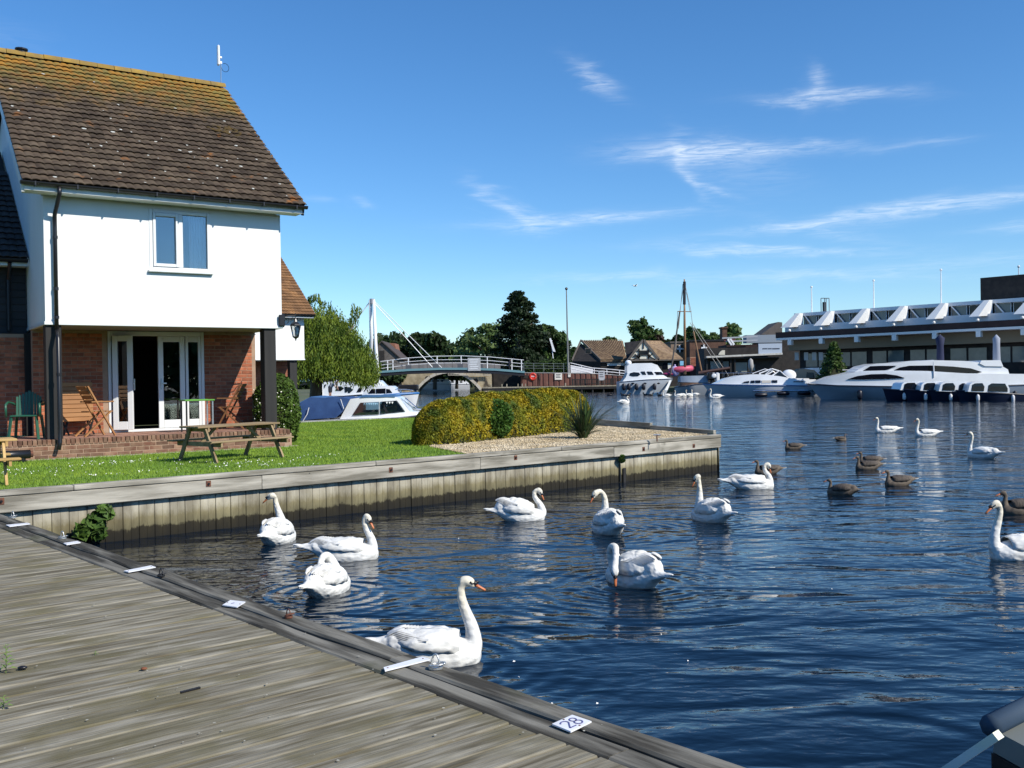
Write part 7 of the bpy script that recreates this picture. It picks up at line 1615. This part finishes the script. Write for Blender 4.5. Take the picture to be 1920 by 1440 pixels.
# blue poster, cream bracket, chimney
r_ = PX([(1025,772),(1075,808)], 147); t = thing('poster_board', 'small sky-blue board beside the mast foot', 'sign', (0,147,0)); MB().cbox(r_[0][0],0,r_[1][1],r_[1][0],.08,r_[0][1],.01).build('board', MT('sky_blue', (.22,.50,.72), rough=.6), t)
t = thing('brick_chimney', 'square brick chimney rising among the treetops left of the hotel', 'chimney', (0,162,0)); r_ = PX([(1372,505),(1412,605)], 162); MB().box(r_[0][0],0,r_[1][1],r_[1][0],2,r_[0][1]).box(r_[0][0]-.15,-.15,r_[0][1],r_[1][0]+.15,2.15,r_[0][1]+.25).build('stack', m_dkbrick, t)
# dark cafe block with white blank panels
cf = thing('dark_cafe', 'dark waterside cafe with a thin white awning edge and pale window panels', 'cafe', (0,122,0)); Yc = 122
q_ = PX([(1240,740),(1860,712),(1860,880),(1240,880)], Yc)
MB().box(q_[0][0],1.2,.5,q_[1][0],7,q_[1][1]+.9).build('wall', m_darkboard, cf)
MB().beam((q_[0][0],0,q_[0][1]),(q_[1][0],0,q_[1][1]), .5, .22).build('awning_edge', MT('awning_white', (.45,.43,.38), (.6,.58,.54), .7, scale=3), cf); MB().box(q_[0][0],.1,q_[0][1]-.25,q_[1][0],1.19,q_[0][1]-.12).build('awning', m_blackwood, cf)
for (x0, y0, x1, y1) in ((1275,775,1360,845),(1380,775,1425,825),(1480,785,1575,862),(1600,800,1640,850)):
    r_ = PX([(x0,y0),(x1,y1)], Yc+1.1); MB().box(r_[0][0],1.1,r_[1][1],r_[1][0],1.19,r_[0][1]).build('window', MT('pale_pane', (.26,.28,.27), (.33,.35,.33), .3, scale=1), cf)
for x in (1245,1370,1440,1475,1585): r_ = PX([(x,760),(x+12,880)], Yc); MB().box(r_[0][0],.3,.5,r_[1][0],.55,r_[0][1]).build('post', m_blackwood, cf)
u_ = PX([(1405,640),(1660,640),(1660,712),(1405,725)], Yc+3); MB().box(u_[0][0],3,u_[3][1],u_[1][0],8,u_[0][1]).build('upper_wall', MT('dark_cladding', (.03,.014,.012), rough=.9), cf)
r_ = PX([(1338,722),(1350,700),(1370,684),(1392,684),(1392,722)], Yc+1); ngon_prism('cream_gable', r_, .9, 1.19, MT('cream_panel', (.62,.58,.47), rough=.8), cf)
# white boards and slanted white frames above
t = thing('roof_terrace', 'grey roof terrace with railings and white slanting frames left of the hotel', 'terrace', (0,124,0))
for (x0,y0,x1,y1) in ((1370,585,1660,570),(1400,612,1660,602)): a_, b_ = PX([(x0,y0),(x1,y1)], 124); MB().beam((a_[0],0,a_[1]),(b_[0],0,b_[1]), .2, .18).build('rail', MT('grey_paint', (.35,.37,.40), rough=.6), t)
for x in (1415,1432): a_, b_ = PX([(x,592),(x+32,640)], 124); MB().beam((a_[0],-.1,a_[1]),(b_[0],-.1,b_[1]), .3, .3).build('slanted_frame', m_white, t)
a_, b_ = PX([(1390,598),(1480,590)], 124); MB().beam((a_[0],.2,a_[1]),(b_[0],.2,b_[1]), .3, .35).build('red_trim', MT('faded_red', (.30,.10,.09), rough=.8), t)
r_ = PX([(1570,560),(1860,560),(1860,620),(1570,600)], 125); MB().box(r_[0][0],1,r_[2][1],r_[1][0],3,r_[0][1]).build('parapet', MT('blue_grey_wall', (.24,.28,.33), rough=.8), t)
r_ = PX([(1668,630),(1860,622),(1860,712),(1672,706)], 122); t2 = thing('signboard', 'pale blue-grey signboard with dark lettering stripes left of the hotel', 'signboard', (0,122,0)); MB().box(r_[0][0],0,r_[2][1],r_[1][0],.2,r_[0][1]).build('board', MT('pale_blue_board', (.40,.46,.55), rough=.7), t2)
for i, (x, l) in enumerate(((1700,40),(1745,30),(1780,60))): a_, b_ = PX([(x,668),(x+l,674)], 122); MB().box(a_[0],-.03,b_[1],b_[0],-.005,a_[1]).build('lettering', m_navy, t2)
r_ = PX([(1690,555),(1830,452),(1862,456),(1862,560)], 128); t3 = thing('slate_gable', 'dark slate roof slope rising towards the hotel', 'roof', (0,128,0)); ngon_prism('roof', r_, 0, 5, MT('slate', (.09,.075,.065), (.12,.10,.09), .9, scale=1), t3)
for (x, lab) in ((1604,'pale patio parasol folded upright beside the cafe, right of the mast'),):
    a_, b_ = PX([(x,750),(x,880)], 112); t = thing('folded_parasol', lab, 'parasol', (a_[0],112,0)); MB().tube([(0,0,.5),(0,0,b_[1])], .05, 6).build('pole', m_white, t); MB().tube([(0,0,b_[1]+.2),(0,0,(a_[1]+b_[1])/2),(0,0,a_[1]-.2),(0,0,a_[1])], [.10,.34,.25,.04], 10).build('canopy', MT('grey_canopy', (.36,.35,.34), rough=.9), t, smooth=True)
# people/figure seated in brown by the boats
# ------------------------------------------------------------------ hotel
YL, YR = 97.0, 80.0
hA = D(*z8(90,560), YL); hB = D(1920, 560, YR); hd_ = Vector((hB.x-hA.x, hB.y-hA.y, 0)); hL = hd_.length; hang = math.atan2(hd_.y, hd_.x); hu2 = hd_.normalized(); hn2 = Vector((-hu2.y, hu2.x, 0))
ho = thing('hotel', 'long white riverside hotel wing with slanting fins above a dark band', 'hotel', (hA.x, hA.y, 0), hang)
def HP_(zx, zy, off=0.0):
    o_ = hA+hn2*off; p = VP(*z8(zx,zy), (o_.x,o_.y), (hn2.x,hn2.y)); return (p-o_).dot(hu2), p.z
EXT = 14
s_end = hL+EXT
zt = HP_(1000,378)[1]; print('hotel z', [round(HP_(1000,y)[1],2) for y in (378,400,470,505,520,555,580,615,640,680)], [round(HP_(200,y)[1],2) for y in (405,450,525,575,625,650,710)], hL)
ZTOP, ZWT, ZWB, ZPB, ZBB, ZSB, ZGB = 8.35, 7.75, 6.75, 6.05, 5.45, 5.1, 4.3
ZTOP = HP_(1000,368)[1]; ZWT = HP_(1000,394)[1]; ZWB = HP_(1000,468)[1]; ZPB = HP_(1000,524)[1]; ZBB = HP_(1000,572)[1]; ZSB = HP_(1000,598)[1]; ZGB = HP_(1000,675)[1]
m_hotel = MT('hotel_white', (.76,.79,.82), (.80,.82,.84), .5, scale=1); m_finw = MT('fin_white', (.80,.80,.78), rough=.4); m_band = MT('dark_fascia_band', (.035,.018,.016), (.06,.03,.025), .8, scale=1); m_beige = MT('beige_soffit', (.24,.20,.14), rough=.9)
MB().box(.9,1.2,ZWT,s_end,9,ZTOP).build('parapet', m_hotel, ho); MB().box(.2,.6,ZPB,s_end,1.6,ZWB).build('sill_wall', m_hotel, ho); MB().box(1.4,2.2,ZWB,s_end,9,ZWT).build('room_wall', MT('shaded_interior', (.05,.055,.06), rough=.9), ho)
MB().box(-.2,-.5,ZBB,s_end,9,ZPB-.01).build('dark_band', m_band, ho); MB().box(-.1,-.6,ZBB-.22,s_end,.8,ZBB-.01).build('white_trim', m_finw, ho); MB().box(.4,.9,ZGB,s_end,9,ZBB-.23).build('beige_wall', m_beige, ho)
MB().box(1.0,2.0,.5,s_end,9,ZGB-.01).build('ground_wall', m_darkboard, ho)
fx = [100,350,615,900,1205,1530,1880]; tx = [190,425,692,975,1278,1608,1945]
ss = []
for i, (b_, t_) in enumerate(zip(fx, tx)):
    s0 = HP_(b_, 520)[0]; s1 = HP_(t_, 400)[0]; ss.append(s1)
    big = 1.35 if i == 0 else 1.0
    # fin: a plate standing across the facade, sloping face leaning outwards to the left-bottom
    V = [(s1-.05,.5,ZTOP-.05),(s1+.40,.5,ZTOP-.05),(s1-.1*big,-.6,ZWB-.25),(s1-.6*big-.3,-.6,ZWB-.25),(s1-.05,1.25,ZTOP-.05),(s1+.40,1.25,ZTOP-.05),(s1+.35,1.25,ZWB-.15),(s1-.15,1.25,ZWB-.15)]
    MB().add(V, [(0,1,2,3),(7,6,5,4),(0,3,7,4),(1,5,6,2),(3,2,6,7),(0,4,5,1)]).build('fin', m_finw, ho)
ss.append(s_end)
bw = (ss[-2]-ss[1])/(len(ss)-3)
for k in range(3): 
    s1 = ss[-2]+bw*(k+1)
    if s1 < s_end: V = [(s1-.05,.6,ZTOP-.1),(s1+.28,.6,ZTOP-.1),(s1-.2,-.5,ZWB-.15),(s1-.8,-.5,ZWB-.15),(s1-.05,1.25,ZTOP-.1),(s1+.28,1.25,ZTOP-.1),(s1+.28,1.25,ZWB-.15),(s1-.15,1.25,ZWB-.15)]; MB().add(V, [(0,1,2,3),(7,6,5,4),(0,3,7,4),(1,5,6,2),(3,2,6,7),(0,4,5,1)]).build('fin', m_finw, ho)
s = ss[0]+.35; edges = ss[:-1]+[ss[-2]+bw*(k+1) for k in range(3)]
m_hpane = MT('hotel_glass', (.10,.13,.14), (.16,.19,.19), .1, scale=1)
for a, b in zip(edges[:-1], edges[1:]):
    if b > s_end: break
    wdt = b-a
    for f0, f1, m in ((.14,.48,m_hpane),(.56,.74,m_dkglass),(.80,.97,m_hpane)):
        fr = MB().box(a+wdt*f0-.06,1.50,ZWB,a+wdt*f1+.06,1.60,ZWT).build('window', m_finw, ho); MB().box(a+wdt*f0,1.47,ZWB+.06,a+wdt*f1,1.495,ZWT-.06).build('pane', m, fr)
    MB().beam((a+wdt*.16,1.3,ZWT),(a+wdt*.36,1.3,ZWB), .12, .1).build('stay', m_hotel, ho)
    MB().cbox(a-.35,-.62,ZBB-.75,a+.05,-.1,ZBB-.225,.02).build('bracket', m_finw, ho)
    MB().ell((a-.3,-.3,ZPB+.12),(.16,.16,.16),8,6).build('lamp_globe', m_finw, ho, smooth=True)
    for f0, f1, m in ((.05,.42,m_hpane),(.47,.88,m_hpane)): MB().box(a+wdt*f0,1.93,ZGB-1.7,a+wdt*f1,1.99,ZGB-.35).build('ground_window', m, ho)
for x in (200,270,330,380): a_ = HP_(x,745,1.9); MB().box(a_[0],1.9,a_[1]-.5,a_[0]+.45,1.95,a_[1]+.3).build('pale_grey_pane', MT('pale_pane2', (.4,.42,.44), rough=.3), ho)  # plain pale grey panes
# black roof box, masts, chimney
bb_ = [HP_(1592,165,4), HP_(1592,300,4)]; MB().box(bb_[0][0],4,ZTOP-.3,s_end-2,9,bb_[0][1]).build('black_plant_room', m_darkboard, ho)
MB().box(HP_(285,0)[0],3,ZTOP-.1,HP_(300,0)[0],3.4,HP_(290,355,3)[1]).build('flue', m_blk, ho)
mb = MB()
for x in (398,425,437,459): a_ = HP_(x,395,3); mb.tube([(a_[0],3,ZTOP-.1),(a_[0],3,HP_(x,317,3)[1])], .04, 5)
mb.tube([(HP_(398,317,3)[0],3,HP_(398,317,3)[1]),(HP_(459,317,3)[0],3,HP_(459,317,3)[1])], .04, 5).build('roof_frame', m_pole, ho)
for x, y0, lab in ((326,238,'short white aerial pole on the left end of the hotel roof'),(792,190,'white aerial pole above the middle bays of the hotel'),(1297,110,'tall white aerial pole left of the black roof box'),(1880,85,'white aerial pole in front of the black roof box')):
    a_, b_ = z8(x, y0), z8(x+2, 440 if x < 400 else 400); pole(a_[0], a_[1], b_[0], b_[1], YL+4-(x/1920)*16, .07, lab, m_white, 'aerial poles on the hotel roof')
# topiary cone, folded parasols, waterfront edge
tc_ = D(*z8(495,835), 88); t = thing('topiary_cone', 'tall clipped green cone shrub in front of the hotel', 'shrub', (tc_.x,88,.55)); zt_ = D(*z8(475,650), 88).z-.55
crown((0,0,zt_*.5), (2.2,2.2,zt_*.5), 9000, .16, LEAF('cone_leaf', (.045,.085,.02), (.09,.15,.03), s=1.2), t, 260, 'cone', 77); MB().tube([(0,0,-.1),(0,0,zt_*.25),(0,0,zt_*.9)], [1.5,1.35,.1], 14).build('inner_twigs', m_twig, t, smooth=True)
for x, m, lab in ((1290,MT('navy_canopy', (.015,.02,.06), rough=.8),'folded navy parasol in front of the hotel ground floor'),(1712,MT('pale_canopy', (.30,.33,.40), rough=.8),'folded pale blue parasol in front of the hotel, further right')):
    a_ = D(*z8(x,590), 78); t = thing('folded_parasol', lab, 'parasol', (a_.x,78,0)); MB().tube([(0,0,.5),(0,0,a_.z)], .06, 6).build('pole', m_white, t); MB().tube([(0,0,2.2),(0,0,2.6),(0,0,4.2),(0,0,a_.z-.3),(0,0,a_.z)], [.12,.30,.26,.36 if x < 1400 else .28,.04], 12).build('canopy', m, t, smooth=True)
slab('hotel_quay', [(30,103),(34,92),(60,77),(120,59),(124,64),(64,84),(38,100)], .95, m_pavef)

bx_ = thing('rear_block', 'grey rear block filling the gap between the cafe and the hotel', 'building', (0,131,0)); r_ = [(D(*z8(-20,640),131).x, D(*z8(-20,625),131).z), (D(*z8(420,600),131).x, 0)]
MB().box(r_[0][0],0,.5,r_[1][0],5,r_[0][1]).build('wall', m_darkboard, bx_); MB().box(r_[0][0]-.1,-.1,r_[0][1],r_[1][0],5,r_[0][1]+.3).build('roof', m_hotel, bx_)
# ================================================================== SMALL LITTER
m_fl = MT('down_feather', (.78,.78,.74), rough=.9)
fl_ = MB()
for px, py in ((965,1169),(1060,1171),(964,1241),(973,1270),(768,1134),(1035,1320),(1120,1320),(1350,1130),(1480,1010),(1240,1190),(1560,1105),(705,1095),(1290,1240),(1650,1160),(860,1010),(1010,1050)):
    c = G(px, py, .004); a = random.uniform(0, 3); r = random.uniform(.006, .013); fl_.add([(c.x+r*math.cos(a), c.y+r*math.sin(a), .008), (c.x-r*.5*math.sin(a), c.y+r*.5*math.cos(a), .014), (c.x-r*math.cos(a), c.y-r*math.sin(a), .008), (c.x+r*.5*math.sin(a), c.y-r*.5*math.cos(a), .006)], [(0,1,2,3)])
fl_.build('floating_feathers', m_fl, label='tiny white feathers floating on the dark water', category='feathers', kind='stuff')
dr = MB()
for i in range(110):
    px, py = random.uniform(0, 1150), random.uniform(1000, 1438)
    c = G(px, py, DZ-.002); rel = c-e0; rel.z = 0
    if rel.dot(en) > -.02: continue
    r = random.uniform(.002, .007); n_ = 7; dr.add([(c.x+r*math.cos(6.283*k/n_)*random.uniform(.6,1.3), c.y+r*math.sin(6.283*k/n_)*random.uniform(.6,1.3), DZ+.0045) for k in range(n_)], [tuple(range(n_))])
dr.build('droppings', MT('pale_dropping', (.50,.48,.40), (.34,.32,.25), .95, scale=40), label='pale bird droppings and grit specks on the boards', category='droppings', kind='stuff')
